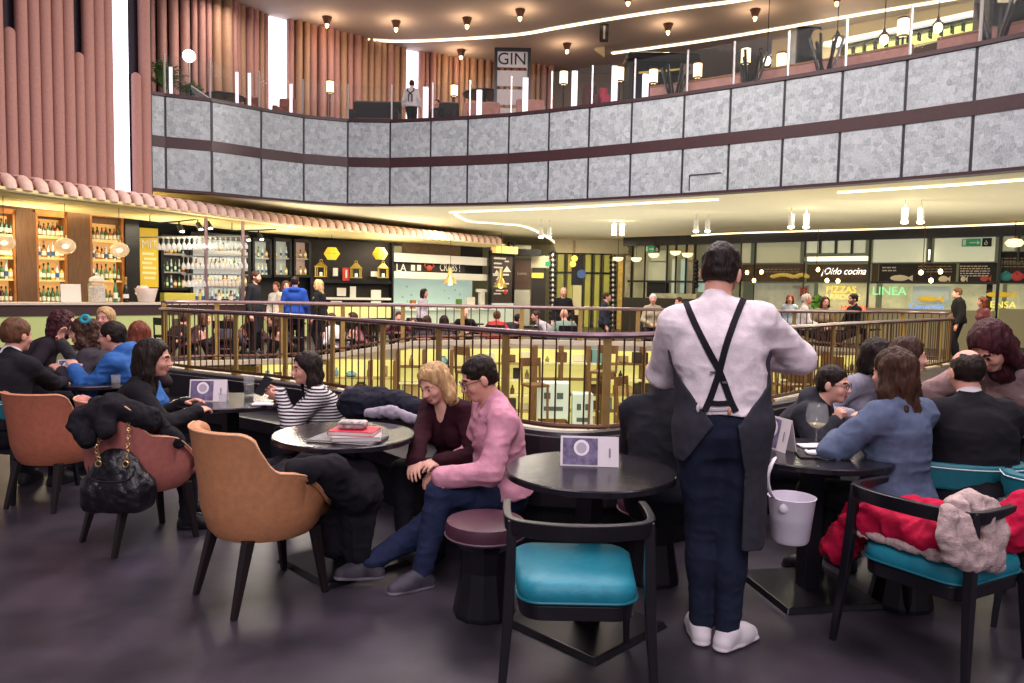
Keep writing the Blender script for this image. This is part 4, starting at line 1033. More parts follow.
# ---- dark lantern shelves
LP = PL((-6.55, 25.3), (-4.3, 26.6))
p = LP.pt(350, 340); t = thing('lantern_shelves', 'tall black shelving with lanterns and white cards beside the seafood stall', 'shelving', (p.x, p.y, 0)); og = t.location.copy()
LP.panel('back_board', mat('black_brown_board', '#1d1716', .6, var=.2), 310, 243, 393, 345, .05, -.3, t, og)
for x in (310, 391): LP.panel('upright', M_BLACK, x, 243, x + 2.5, 345, .35, -.3, t, og)
for y in (281, 298, 303): LP.panel('shelf', M_BLACK if y < 290 else M_WHITE, 312, y, 391, y + 1.4, .3, -.28, t, og)
for x, y, w, h_ in ((333, 272, 5, 8), (337, 292, 9, 8), (350, 292, 6, 11), (371, 294, 10, 8), (331, 303, 11, 4), (371, 303, 10, 4), (371, 274, 8, 5)):
    LP.panel('card', M_WHITE, x, y - h_ / 2, x + w, y + h_ / 2, .02, -.02, t, og)
o = LP.panel('extinguisher_sign', mat('sign_red', '#c8382c', .5), 342, 268, 349, 280.5, .02, .05); tag(o, 'small red fire extinguisher sign on the black lantern shelves', 'sign')
LP.panel('pictogram', M_WHITE, 344.6, 270, 346.6, 278, .01, .075, o)
o = LP.panel('light_display', mat('lit_bottles', '#d8cc8a', .5, emit=.5), 327, 307, 391, 318, .3, -.3); tag(o, 'low lit display counter under the black lantern shelves', 'display counter')
def house_lantern(px, py, label):
    q = LP.pt(px, py) + LP.n * .12; t = thing('lantern', label, 'lantern', q)
    m = mat('brass_lantern', '#c9ab52', .35, metal=.5)
    mb = MB(); hgt = .34; w = .15
    for x in (-w, w):
        for y in (-w * .8, w * .8): mb.bar((x, y, 0), (x, y, hgt), .035, .035, up=(0, 1, 0))
    mb.box((0, 0, .015), (.36, .3, .03)); mb.box((0, 0, hgt), (.36, .3, .03)); mb.done('frame', m, t)
    mb = MB(); mb.loft([[(-w * 1.2, -w, hgt), (w * 1.2, -w, hgt), (w * 1.2, w, hgt), (-w * 1.2, w, hgt)], [(-.05, -.04, hgt + .16), (.05, -.04, hgt + .16), (.05, .04, hgt + .16), (-.05, .04, hgt + .16)]]); mb.torus((0, 0, hgt + .2), .045, .012, 12, 6, axis=(0, 1, 0)); mb.done('roof', m, t)
    mb = MB(); mb.cyl((0, 0, .03), (0, 0, .16), .05, n=10); mb.done('candle', G_PALE, t, smooth=True)
for px, py, lb in ((320, 277, 'brass house lantern below the left golden pendant'), (355, 278, 'brass house lantern beside the red extinguisher sign'), (382, 278, 'brass house lantern near the seafood stall')): house_lantern(px, py, lb)
for px, py, lb in ((324, 254.5, 'left faceted golden pendant lamp before the black shelves'), (371, 254.5, 'right faceted golden pendant lamp before the black shelves')):
    q = LP.pt(px, py) + LP.n * .9; t = thing('faceted_pendant', lb, 'pendant lamp', q, group='faceted golden pendants')
    mb = MB(); mb.lathe([(.14, -.2), (.27, 0), (.14, .2)], n=8); mb.done('shade', mat('golden_shade', '#d8b02c', .4, emit=.7), t); mb = MB(); mb.cyl((0, 0, .2), (0, 0, 3.28 - q.z), .008, n=6); mb.done('cord', M_BLACKM, t)
    mb = MB(); mb.lathe([(.142, -.205), (.142, -.19)], n=8); mb.lathe([(.272, -.006), (.272, .006)], n=8); mb.lathe([(.142, .19), (.142, .205)], n=8); mb.done('rim', M_BRASS, t)
# ---- seafood stall
KP = PL((-4.4, 26.9), (0.1, 31.0))
p = KP.pt(440, 340); st = thing('seafood_stall', 'tiled seafood stall with a dark lettered sign board and white shelf', 'food stall', (p.x, p.y, 0)); og = st.location.copy()
def tile_wall():
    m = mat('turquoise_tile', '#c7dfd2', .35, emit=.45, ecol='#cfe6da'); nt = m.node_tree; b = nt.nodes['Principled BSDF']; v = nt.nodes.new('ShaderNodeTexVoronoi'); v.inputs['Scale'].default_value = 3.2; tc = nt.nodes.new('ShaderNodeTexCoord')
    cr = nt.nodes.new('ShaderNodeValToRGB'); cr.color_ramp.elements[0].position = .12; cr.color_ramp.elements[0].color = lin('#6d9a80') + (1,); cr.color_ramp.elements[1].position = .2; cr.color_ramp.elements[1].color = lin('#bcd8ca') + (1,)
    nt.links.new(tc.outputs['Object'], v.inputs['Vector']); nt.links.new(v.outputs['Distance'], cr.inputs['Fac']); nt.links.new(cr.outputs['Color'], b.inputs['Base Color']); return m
KP.panel('tile_wall', tile_wall(), 391, 272, 486, 330, .05, -.9, st, og)
KP.panel('upper_panel', mat('brown_panel', '#6b5440', .6, var=.2), 404, 246, 463, 259, .05, -.2, st, og); KP.panel('upper_panel', mat('pale_panel', '#a8a890', .6), 391, 246, 404, 259, .05, -.2, st, og); KP.panel('upper_panel', M_BLACKM, 463, 246, 486, 275, .05, -.25, st, og)
KP.panel('shelf', M_WHITE, 391, 258, 484, 261.5, .5, -.3, st, og); KP.panel('shelf', M_WHITE, 391, 274.5, 484, 278, .5, -.3, st, og)
sb = KP.panel('sign_board', M_SIGNB, 391, 261.5, 464, 274.5, .06, 0, st, og)
KP.text('LA', 400, 268, 8, M_WHITE, 'lettering', sb, og, .07); KP.text('CRABS !', 449, 268, 8, M_WHITE, 'lettering', sb, og, .07, sx=.68)
for x in (410, 416): KP.panel('small_print', M_WHITE, x, 265, x + 4, 270.5, .01, .06, sb, og)
mb = MB(); c_ = KP.pt(427.5, 268) - og; mb.ell(c_ + KP.n * .09, (.13, .05, .11), 12, 8); [mb.tube([c_ + KP.n * .09 + KP.d * .12 * q_, c_ + KP.n * .1 + KP.d * .22 * q_ + Vector((0, 0, .08)), c_ + KP.n * .1 + KP.d * .14 * q_ + Vector((0, 0, .2))], .03, 6) for q_ in (-1, 1)]; mb.done('crab_emblem', mat('crab_red', '#b8482e', .5), sb, smooth=True)
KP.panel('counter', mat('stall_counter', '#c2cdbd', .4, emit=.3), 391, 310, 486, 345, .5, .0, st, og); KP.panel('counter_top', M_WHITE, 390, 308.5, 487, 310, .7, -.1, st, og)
for x0, x1, y0, y1, m in ((463, 471, 297, 308.5, M_WHITE), (474, 483, 289, 292, M_WHITE), (476.5, 481, 292, 308.5, M_WHITE), (408, 412, 300, 308.5, M_WOODL), (454, 458, 299, 308.5, mat('leafy_green', '#5d7a3a', .7))): KP.panel('counter_item', m, x0, y0, x1, y1, .15, .1, st, og)
for px, py0, py1, w, lb in ((430.5, 268, 284, 14, 'brass bell pendant lamp hanging before the stall sign board'), (480.5, 268, 287, 13, 'brass bell pendant lamp beside the chalk menu board')):
    a, b = KP.pt(px, py1) + KP.n * 1.2, KP.pt(px, py0) + KP.n * 1.2; hgt = b.z - a.z; rr = w / 2 / 750 * a.y
    t = thing('bell_pendant', lb, 'pendant lamp', a); mb = MB(); mb.lathe([(rr, 0), (rr * 1.02, .02), (rr * .75, hgt * .22), (rr * .45, hgt * .42), (rr * .3, hgt * .5), (rr * .27, hgt * .95), (rr * .1, hgt)], n=18); mb.done('shade', mat('bell_brass', '#c9a765', .3, metal=.6), t, smooth=True)
    mb = MB(); mb.ell((0, 0, .03), (rr * .4, rr * .4, .06), 10, 6); mb.done('bulb', G_WARM, t, smooth=True); mb = MB(); mb.cyl((0, 0, hgt), (0, 0, 3.75 - a.z), .008, n=6); mb.done('cord', M_BLACKM, t)
# chalk menu board
p = KP.pt(496, 310); t = thing('menu_board', 'tall framed chalk menu board with white marks and a red disc', 'menu board', (p.x, p.y, 0)); og = t.location.copy()
KP.panel('board', mat('menu_slate', '#3a302f', .7, var=.15), 485, 254, 508, 303, .05, .3, t, og); mb = MB(); 
for a, b, c, d in ((483, 252, 486, 322), (506, 252, 509, 322), (484, 252, 508, 255)): KP.rect(mb, a, b, c, d, .1, .28, og)
mb.done('frame', M_BLACK, t); mb = MB()
for a, y, b in ((488, 258, 500), (488, 263, 496), (499, 261, 503), (488, 267, 497), (487, 274, 503), (489, 283, 503), (488, 286, 497), (490, 290, 502), (488, 293, 495)): KP.rect(mb, a, y, b, y + 1.1, .01, .35, og)
for x, y in ((491, 276), (501, 272), (494, 280)): mb.extr([KP.pt(x - 4, y) + KP.n * .35 - og, KP.pt(x + 4, y) + KP.n * .35 - og, KP.pt(x, y - 6) + KP.n * .35 - og], KP.n * .01)
mb.done('chalk_marks', mat('chalk', '#cfc6bc', .8), t); mb = MB(); mb.ell(KP.pt(499, 292) + KP.n * .37 - og, (.1, .04, .1)); mb.done('red_disc', mat('disc_red', '#c24a40', .6), t, smooth=True)
KP.panel('lower_shelf', mat('menu_shelf', '#c9d6cc', .5, emit=.2), 486, 303, 507, 322, .1, .3, t, og)
o = KP.panel('lamp_hood', mat('hood_gold', '#e0c070', .5, emit=.8), 486, 247.5, 508, 253, .3, .3); tag(o, 'golden lit hood above the chalk menu board', 'light hood')
# scalloped black posts
CPL = PL((-1, 31.6), (6, 31.6))
def scalloped(x0, x1, y0, y1, label, side=1):
    p = CPL.pt((x0 + x1) / 2, y1); t = thing('scalloped_post', label, 'post', (p.x, p.y, 0), group='scalloped posts of the stalls'); og = t.location.copy()
    CPL.panel('post', M_BLACK, x0 + 1.6, y0, x1 - 1.6, y1, .15, 0, t, og); n_ = int((y1 - y0) / 5)
    mb = MB()
    for k in range(n_):
        y = y0 + 2.5 + k * 5
        for x in ((x0 + 1.6), (x1 - 1.6)): mb.ell(CPL.pt(x, y) + CPL.n * .08 - og, (.07, .07, .1), 8, 6)
    o = mb.done('scallop_edge', M_BLACK, t, smooth=True)
    for k in range(n_): y = y0 + 5 + k * 5; CPL.panel('white_inlay', M_WHITE, (x0 + x1) / 2 - 1, y - 1.2, (x0 + x1) / 2 + 1, y + 1.2, .02, .15, t, og)
    return t
scalloped(507.5, 516, 242, 346, 'scalloped black post right of the chalk menu board'); scalloped(549, 556, 250, 346, 'scalloped black post left of the yellow-green glass wall')
scalloped(609, 616, 255, 342, 'scalloped black post right of the yellow-green glass wall')
p = CPL.pt(530, 345); t = thing('kiosk', 'dark brown kiosk with white stand and a yellow plate between two scalloped posts', 'kiosk', (p.x, p.y, 0)); og = t.location.copy()
CPL.panel('brown_screen', mat('kiosk_brown', '#4a342c', .5, var=.15), 513, 259, 531, 289, .1, .1, t, og); CPL.panel('top_screen', mat('kiosk_top', '#9a9a88', .6), 514, 246, 531, 257, .1, .05, t, og); CPL.panel('dark_arm', M_BLACKM, 517, 250, 541, 256, .3, .2, t, og)
CPL.panel('white_stand', mat('kiosk_white', '#b9b6ac', .6), 513, 290, 530, 325, .3, .1, t, og); CPL.panel('dark_door', mat('kiosk_dark', '#26221f', .4), 531, 268, 546, 325, .1, .0, t, og); CPL.panel('yellow_plate', mat('plate_yellow', '#d8b84a', .5, emit=.4), 531.5, 273, 543.5, 278, .04, .12, t, og); CPL.panel('pale_wall', M_CREAM, 531, 256, 556, 268, .05, -.1, t, og)
CPL.text('Lunes', 522, 273.5, 3, mat('kiosk_lettering', '#a89a90', .6), 'lettering', t, og, .21)
o = CPL.panel('exit_sign', mat('sign_green', '#1f7a52', .5, emit=.4), 545, 262, 550, 266.5, .03, .25); tag(o, 'tiny green exit sign beside the scalloped post', 'sign')
# yellow green glass wall of the corridor
YP = PL((1, 33.2), (6, 33.2))
p = YP.pt(583, 345); t = thing('glass_partition', 'glowing yellow-green glass partition with dark mullions', 'partition', (p.x, p.y, 0)); og = t.location.copy()
for a, b in ((556, 564), (566, 573), (583.5, 591), (593, 600), (602, 610)): YP.panel('glass_panel', mat('lit_yellow_glass', '#a9a650', .3, emit=.26, ecol='#c4bd50', var=.2, vscale=1.2), a, 253, b, 341, .04, 0, t, og)
for x in (555, 564.5, 573, 582, 591.5, 600.5, 610): YP.panel('mullion', M_BLACK, x - .7, 251, x + .7, 341, .1, .0, t, og)
for y in (272.5, 253): YP.panel('transom', M_BLACK, 555, y, 610, y + 1, .1, 0, t, og)
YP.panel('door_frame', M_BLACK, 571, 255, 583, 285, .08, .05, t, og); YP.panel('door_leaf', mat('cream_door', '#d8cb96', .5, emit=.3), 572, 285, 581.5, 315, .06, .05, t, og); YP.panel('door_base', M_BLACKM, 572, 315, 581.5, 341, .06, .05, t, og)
mb = MB(); c_ = YP.pt(581, 274); mb.cyl(c_ + YP.n * .15, c_ + YP.n * .2, .19, n=20); o = tag(mb.done('round_sign', mat('blue_disc', '#4a6aa8', .5, emit=.25)), 'round blue sign on the glowing yellow-green glass partition', 'sign')
for px, py, lb in ((573.5, 259, 'upper orange globe lamp before the glass partition'), (571.8, 264.5, 'lower orange globe lamp before the glass partition')):
    c_ = YP.pt(px, py) + YP.n * .6; t = thing('globe_lamp', lb, 'lamp', c_); mb = MB(); mb.ell((0, 0, 0), (.13, .13, .13), 14, 10); mb.done('globe', glow('orange_globe', '#ffb648', 3.0), t, smooth=True); mb = MB(); mb.cyl((0, 0, .12), (0, 0, 3.75 - c_.z), .01, n=6); mb.done('cord', M_BLACKM, t)
mb = MB(); YP.rect(mb, 554, 236, 627, 253, .1, .3); struct(mb.done('trim_6', M_CREAM))
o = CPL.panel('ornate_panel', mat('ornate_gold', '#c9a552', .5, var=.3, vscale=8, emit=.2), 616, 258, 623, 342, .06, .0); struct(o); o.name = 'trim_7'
o = CPL.panel('trim_8', mat('carved_cream', '#bdb79c', .6, var=.3, vscale=5), 623, 256, 630, 342, .15, .05); struct(o)
# ---------------------------------------------------------------- glazed food stalls on the right
RP2 = PL((4.7, 31.2), (15.5, 22.2)); rpd = RP2.d
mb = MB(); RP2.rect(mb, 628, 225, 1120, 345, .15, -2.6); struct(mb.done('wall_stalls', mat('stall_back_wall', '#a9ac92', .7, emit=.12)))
mb = MB(); RP2.rect(mb, 626, 233.5, 1120, 236.5, .3, -.1); struct(mb.done('trim_9', M_BLACK))
def stall(name, label, px, parts):
    p = RP2.pt(px, 345); t = thing(name, label, 'food stall', (p.x, p.y, 0)); og = t.location.copy()
    for nm, m, x0, y0, x1, y1, th, out in parts: RP2.panel(nm, m, x0, y0, x1, y1, th, out, t, og)
    return t, og
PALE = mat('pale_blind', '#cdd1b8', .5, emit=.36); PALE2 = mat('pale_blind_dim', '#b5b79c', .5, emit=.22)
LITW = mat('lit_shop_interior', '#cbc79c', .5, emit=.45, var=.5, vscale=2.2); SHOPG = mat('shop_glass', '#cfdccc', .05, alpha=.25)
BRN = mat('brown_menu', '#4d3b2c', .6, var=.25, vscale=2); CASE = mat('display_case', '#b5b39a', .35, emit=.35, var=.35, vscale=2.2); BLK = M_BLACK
def chalklines(par, og, x0, y0, x1, y1, n, out=.12, m=None, seed=1):
    r_ = random.Random(seed); mb = MB()
    for k in range(n):
        y = y0 + (y1 - y0) * (k + .3) / n; a = x0
        while a < x1 - 1.5:
            b = min(x1, a + r_.uniform(1.5, 5)); RP2.rect(mb, a, y, b, y + (y1 - y0) / n * .42, .01, out, og); a = b + .9
    o = mb.done('chalk_writing', m or mat('chalk', '#cfc6bc', .8), par); return o
# the framed window front between the glass wall and the waiter
t, og = stall('window_front', 'black framed shop window front with half-round wall lamps, left of the waiter', 680, [
    ('back_panel', mat('window_panel', '#9c9a7c', .5, emit=.14), 628, 238, 741, 318, .05, -.4), ('pale_pane', PALE2, 646, 262, 665, 281, .03, -.2), ('pale_pane', PALE2, 649, 250, 664, 261, .03, -.2),
    ('pale_pane', PALE, 669, 259, 675, 293, .03, -.2), ('pale_pane', mat('cool_pane', '#b5cfc4', .5, emit=.3), 678, 259, 685, 293, .03, -.2), ('stone_pier', mat('stone_pier', '#9a9484', .7, var=.2), 687, 240, 694, 297, .1, -.1),
    ('dark_hatch', M_BLACKM, 646, 281, 668, 297, .05, -.1), ('counter_front', mat('dark_counter', '#2c2620', .5), 628, 300, 741, 330, .4, .1), ('glass_ware', mat('counter_goods', '#b9b69c', .5, var=.4, vscale=4), 655, 294, 700, 300, .2, .1), ('cool_pane', mat('cool_pane', '#b5cfc4', .5, emit=.3), 697, 280, 706, 292, .03, -.1)])
mb = MB()
for x in (632, 645, 667, 676, 686, 695, 712, 726, 741): RP2.rect(mb, x - .8, 236, x + .8, 300, .12, -.05, og)
for y in (237, 281, 260): RP2.rect(mb, 628, y, 741, y + 1.2, .1, -.05, og)
mb.done('window_frame', BLK, t)
mb = MB(); 
for k in range(7):
    y = 262 + k * 4; mb.ell(RP2.pt(697, y) + RP2.n * .05 - og, (.09, .09, .09), 8, 6)
mb.done('scalloped_edge', BLK, t, smooth=True)
for k, (px, py) in enumerate(((622, 258.5), (640, 259), (657.5, 255), (679, 252.5), (691, 254.5))):
    q = RP2.pt(px, py) + RP2.n * .3; tt = thing('wall_lamp', ['half-round lamp beside the carved cream post', 'half-round lamp right of the carved cream post', 'half-round lamp under the green exit sign, left of the waiter', 'large half-round lamp nearest above the dark hatch', 'half-round lamp close to the head of the waiter'][k], 'wall lamp', q)
    mb = MB(); mb.lathe([(.02, -.13), (.14, -.1), (.2, -.03), (.215, .03), (.2, .035)], n=14); mb.done('bowl', glow('lamp_bowl', '#ffdc9a', 2.2), tt, smooth=True); mb = MB(); mb.cyl((0, 0, .03), (0, 0, 3.75 - q.z), .012, n=6); mb.done('stem', M_BLACKM, tt)
GRN = mat('sign_green', '#1f7a52', .5, emit=.4)
def exitsign(pl, x0, y0, x1, y1, label, wheel, out=.2):
    p = pl.pt(x0, y1); t = thing('exit_sign', label, 'sign', p + pl.n * out); og = p.copy(); w = (x1 - x0)
    gx = x0 + w * (.64 if wheel else 1); pl.panel('green_field', GRN, x0, y0, gx, y1, .03, 0, t, og); h_ = y1 - y0
    pl.panel('door_symbol', M_WHITE, x0 + w * .04, y0 + h_ * .15, x0 + w * .15, y1 - h_ * .15, .01, .032, t, og); mb = MB(); pl.rect(mb, x0 + w * .26, y0 + h_ * .45, gx - w * .1, y0 + h_ * .58, .01, .032, og)
    a = pl.pt(gx - w * .12, y0 + h_ * .25) - og + pl.n * .032; b = pl.pt(gx - w * .12, y0 + h_ * .78) - og + pl.n * .032; c = pl.pt(gx - w * .03, y0 + h_ * .52) - og + pl.n * .032; mb.extr([a, b, c], pl.n * .01); mb.done('arrow', M_WHITE, t)
    if wheel:
        pl.panel('wheelchair_field', M_BLACKM, gx + w * .03, y0 - h_ * .08, x1, y1, .03, 0, t, og); c = pl.pt(gx + w * .17, y0 + h_ * .62) - og + pl.n * .045; mb = MB(); rr = .3 * abs(a.z - b.z); mb.torus(c, rr, rr * .28, 16, 6, axis=pl.n); mb.cyl(c + Vector((0, 0, rr * .6)), c + Vector((0, 0, rr * 2.0)), rr * .22, n=6); mb.ell(c + Vector((0, 0, rr * 2.1)), (rr * .3,) * 3, 8, 6); mb.bar(c + Vector((0, 0, rr * .9)), c + pl.d * rr * (1.1 if pl.d.x > 0 else -1.1) + Vector((0, 0, rr * .9)), rr * .3, rr * .3); mb.done('wheelchair_symbol', M_WHITE, t)
    return t
exitsign(RP2, 648.5, 246, 662.5, 252.5, 'green exit sign above the shop window front left of the waiter', True)
# stalls A, B, C, D
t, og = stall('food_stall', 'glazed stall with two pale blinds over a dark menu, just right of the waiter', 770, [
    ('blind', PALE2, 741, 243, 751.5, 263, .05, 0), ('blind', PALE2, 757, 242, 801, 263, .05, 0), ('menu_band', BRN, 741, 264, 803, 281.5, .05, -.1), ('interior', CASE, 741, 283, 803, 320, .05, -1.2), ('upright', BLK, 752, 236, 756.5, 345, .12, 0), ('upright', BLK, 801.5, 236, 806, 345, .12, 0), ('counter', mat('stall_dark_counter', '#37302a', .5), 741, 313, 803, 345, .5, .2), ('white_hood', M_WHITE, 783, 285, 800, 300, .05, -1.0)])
chalklines(t, og, 763, 268, 800, 273, 2, -.03, mat('dim_chalk', '#8a7c66', .8), 3)
for a, b in ((772, 794), (796, 808)):
    mb = MB()
    for k in range(7): c_ = RP2.pt(a + (b - a) * (k + .5) / 7, 277 - 2.2 * math.sin(PI * (k + .5) / 7)) - og - RP2.n * .02; mb.ell(c_, (.14, .03, .07), 8, 5)
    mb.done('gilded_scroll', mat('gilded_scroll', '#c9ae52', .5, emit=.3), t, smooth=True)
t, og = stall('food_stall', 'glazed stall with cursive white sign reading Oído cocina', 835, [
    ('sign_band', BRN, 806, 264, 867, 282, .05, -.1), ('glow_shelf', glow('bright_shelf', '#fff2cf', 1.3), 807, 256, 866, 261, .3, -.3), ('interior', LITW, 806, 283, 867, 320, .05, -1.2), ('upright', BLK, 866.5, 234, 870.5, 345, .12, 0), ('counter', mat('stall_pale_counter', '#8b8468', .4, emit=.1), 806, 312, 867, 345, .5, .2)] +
    [('small_blind', PALE, a, 239.5, b, 253, .05, 0) for a, b in ((807, 819), (822, 835), (838, 851), (854, 866))] + [('short_post', BLK, a, 236, a + 2.4, 254, .1, .02) for a in (819.3, 835.3, 851.3)])
RP2.text('¡Oído cocina', 843, 271.5, 7.2, glow('sign_white', '#fff8ee', 1.6), 'cursive_lettering', t, og, .0, sx=.84, shear=.35)
def neon(txt, px, py, hp, col, label, out=-.9, e=1.2, sx=1, shear=0):
    p = RP2.pt(px, py + 4); o = RP2.text(txt, px, py, hp, glow('neon_' + col[1:], col, e), 'neon_sign', None, Vector(), out, sx, shear)
    return tag(o, label, 'neon sign')
neon('PIZZAS', 833, 289.5, 7, '#ffd84a', 'yellow lit letters in the stall under the cursive sign, above a second row'); neon('ARROCES', 834, 297, 6, '#ffe27a', 'lower row of yellow lit letters under the cursive sign'); neon('MESON', 851, 309, 6.5, '#ff5a3c', 'red lit letters beside the dark-haired man at the stall', -.5)
neon('LINEA', 882, 291, 9, '#8fe39a', 'pale green lit letters in the middle glazed stall'); neon('TAPAS', 869.5, 313, 4, '#ffa03c', 'small orange lit letters at the stall upright', -.3); neon('Cangrejo', 924, 307, 7, '#5a9cff', 'blue lit letters below the yellow fish in the glazed stall', -.4, sx=.9); 
neon('ENSA', 1001, 305, 7, '#f5e05a', 'upper yellow lit letters behind the red-haired woman at far right', -.4); neon('LADA', 1002, 314, 7, '#f5e05a', 'lower yellow lit letters behind the red-haired woman at far right', -.4)
t, og = stall('food_stall', 'wide glazed stall under two big pale panels, one with an exit sign', 932, [
    ('blind', PALE, 873, 238.5, 927, 262.5, .05, 0), ('blind', PALE, 934, 237, 996, 262, .05, 0), ('menu_band', BRN, 871, 264, 878, 282, .05, -.1), ('menu_board', M_SIGNB, 878, 263.5, 956, 282, .05, -.1), ('menu_board', M_SIGNB, 958, 263, 997, 282, .05, -.08), ('interior', LITW, 871, 283, 997, 320, .05, -1.3), ('upright', BLK, 928, 234, 932.5, 264, .12, 0), ('lamp_tube', G_WHITE, 929.6, 250, 931.2, 260, .05, .15), ('upright', BLK, 996, 234, 1000, 345, .12, 0),
    ('counter', mat('stall_pale_counter', '#8b8468', .4, emit=.1), 871, 311, 997, 345, .5, .3), ('fridge', mat('fridge_pale', '#c5d0c2', .3, emit=.3), 907, 286, 945, 304, .4, -1.1), ('column', mat('column_dark', '#3a3630', .5), 982, 284, 990, 320, .1, -.6), ('transom', BLK, 871, 282, 997, 283.4, .1, 0), ('frame_top', BLK, 871, 262.5, 997, 264, .08, .0)])
chalklines(t, og, 882, 266, 896, 272, 2, -.03, None, 5); chalklines(t, og, 918, 265, 952, 273, 3, -.03, mat('dim_chalk', '#8a7c66', .8), 6); chalklines(t, og, 960, 265, 990, 277, 5, -.02, None, 7)
for k, (px, py, w, m) in enumerate(((899, 278, 24, mat('chalk_fish', '#e6dcc0', .7)), (943, 279, 12, mat('chalk_fish', '#e6dcc0', .7)), (963, 279, 7, mat('chalk_fish', '#e6dcc0', .7)), (984, 278.5, 11, mat('chalk_red', '#c25548', .7)))):
    c_ = RP2.pt(px, py) - og - RP2.n * .04; ww = w / 750 * 25 / 2; mb = MB()
    mb.ell(c_, (ww * .7, .02, .1), 12, 6, rot=Matrix.Rotation(RP2.ang, 3, 'Z')); d_ = rpd if rpd.x > 0 else -rpd; mb.extr([c_ + d_ * ww * .55 , c_ + d_ * ww + Vector((0, 0, .1)), c_ + d_ * ww + Vector((0, 0, -.1))], RP2.n * .02)
    mb.done('chalk_fish', m, t, smooth=False)
exitsign(RP2, 963, 239, 993, 247, 'green exit sign with arrow and wheelchair symbol on the right pale panel', True)
t, og = stall('food_stall', 'dark stall front with coloured chalk drawings at the far right', 1012, [
    ('small_blind', PALE2, 1003, 236, 1016, 251, .05, 0), ('dark_band', M_BLACKM, 1000, 251, 1060, 262, .05, -.1), ('menu_board', M_SIGNB, 1000, 262, 1060, 283, .05, -.08), ('interior', LITW, 1000, 284, 1060, 320, .05, -1.2), ('counter', mat('stall_pale_counter', '#8b8468', .4, emit=.1), 1000, 310, 1060, 345, .5, .3), ('short_post', BLK, 1017, 234, 1021, 262, .1, 0)])
chalklines(t, og, 1001, 257, 1030, 268, 4, .02, mat('dim_chalk', '#8a7c66', .8), 8)
for px, m in ((1006, mat('chalk_teal', '#3f8f92', .7)), (1017.5, mat('chalk_rose', '#c2464c', .7))):
    c_ = RP2.pt(px, 276.5) - og - RP2.n * .0; mb = MB(); mb.ell(c_, (.17, .03, .14), 10, 6, rot=Matrix.Rotation(RP2.ang, 3, 'Z')); mb.ell(c_ + Vector((0, 0, .1)), (.09, .03, .08), 10, 6); mb.done('chalk_drawing', m, t, smooth=True)
for px, py, lb in ((926, 299, 'yellow fish shape hung in the wide glazed stall'), (997, 294.5, 'yellow fish shape hung beside the stall upright at far right')):
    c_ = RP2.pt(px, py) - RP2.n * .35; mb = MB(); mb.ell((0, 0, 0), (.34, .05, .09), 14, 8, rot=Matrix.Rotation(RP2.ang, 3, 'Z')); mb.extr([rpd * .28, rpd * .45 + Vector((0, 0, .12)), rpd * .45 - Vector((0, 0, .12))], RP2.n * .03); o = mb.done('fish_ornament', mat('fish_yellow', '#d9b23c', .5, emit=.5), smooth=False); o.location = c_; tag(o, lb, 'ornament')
# red extinguisher sign
c_ = RP2.pt(796.5, 291.5); p = c_ - RP2.n * .8; t = thing('extinguisher_sign', 'red fire hose sign on the white hood right of the waiter', 'sign', p); og = RP2.pt(796.5, 291.5)
RP2.panel('plate', mat('sign_red', '#c8382c', .5), 793, 287, 800, 296, .03, .06, t, og); RP2.panel('pictogram', M_WHITE, 795.3, 288.6, 797.7, 294, .01, .095, t, og)
# green plant on the counter
s = Sdf(); c_ = RP2.pt(818, 303) + RP2.n * .4
for k in range(14): q = c_ + Vector((rnd.uniform(-.3, .3), rnd.uniform(-.15, .15), rnd.uniform(-.2, .22))); s.ell(q, (Vector((1, 0, 0)), Vector((0, 1, 0)), Vector((0, 0, 1))), (.1, .08, .09), k=.03)
s.noise(.05, 16, 3); V, Fc = s.mesh(.03); o = np_mesh('potted_herbs', V, Fc, [mat('herb_green', '#5f9a3c', .6, var=.4, vscale=9)], origin=c_); o.location = c_; tag(o, 'bright green bunch of herbs on the stall counter under the cursive sign', 'herbs')
# chandelier clusters
def chandelier(pts, out, label):
    c = RP2.pt(sum(p[0] for p in pts) / len(pts), sum(p[1] for p in pts) / len(pts)) + RP2.n * out; t = thing('chandelier', label, 'chandelier', c)
    top = Vector((0, 0, 3.76 - c.z)); mb = MB(); mb.cyl((0, 0, .25), top, .012, n=6); mb.ell((0, 0, .25), (.06, .06, .05), 10, 6); mb.done('stem', M_BRASSD, t, smooth=True)
    for px, py in pts:
        q = RP2.off(out).pt(px, py) - c; mb = MB(); mb.tube([(0, 0, .25), (q.x * .6, q.y * .6, .22), (q.x, q.y, q.z + .12), q + Vector((0, 0, .04))], .012, 6); a = mb.done('arm', M_BRASSD, t, smooth=True); mb = MB(); mb.ell(q, (.062, .062, .075), 12, 8); mb.done('bulb', G_BULB, a, smooth=True)
chandelier([(747, 272.5), (761.5, 272), (754, 280.5)], 1.2, 'three-bulb chandelier beside the face of the waiter'); chandelier([(818, 269.5), (827, 280.5), (838, 281)], 1.2, 'three-bulb chandelier before the cursive sign'); chandelier([(921, 272.5), (940.5, 271.5), (931, 280.5)], 1.2, 'three-bulb chandelier before the wide glazed stall')
c_ = RP2.pt(1021, 246) + RP2.n * 1.5; t = thing('wall_lamp', 'oval glowing lamp at the right edge, before the dark stall front', 'lamp', c_); mb = MB(); mb.lathe([(.02, -.12), (.16, -.1), (.24, 0), (.16, .1), (.02, .12)], n=14); mb.done('bowl', glow('lamp_bowl', '#ffdc9a', 2.2), t, smooth=True); mb = MB(); mb.cyl((0, 0, .1), (0, 0, 3.76 - c_.z), .012, n=6); mb.done('stem', M_BLACKM, t)
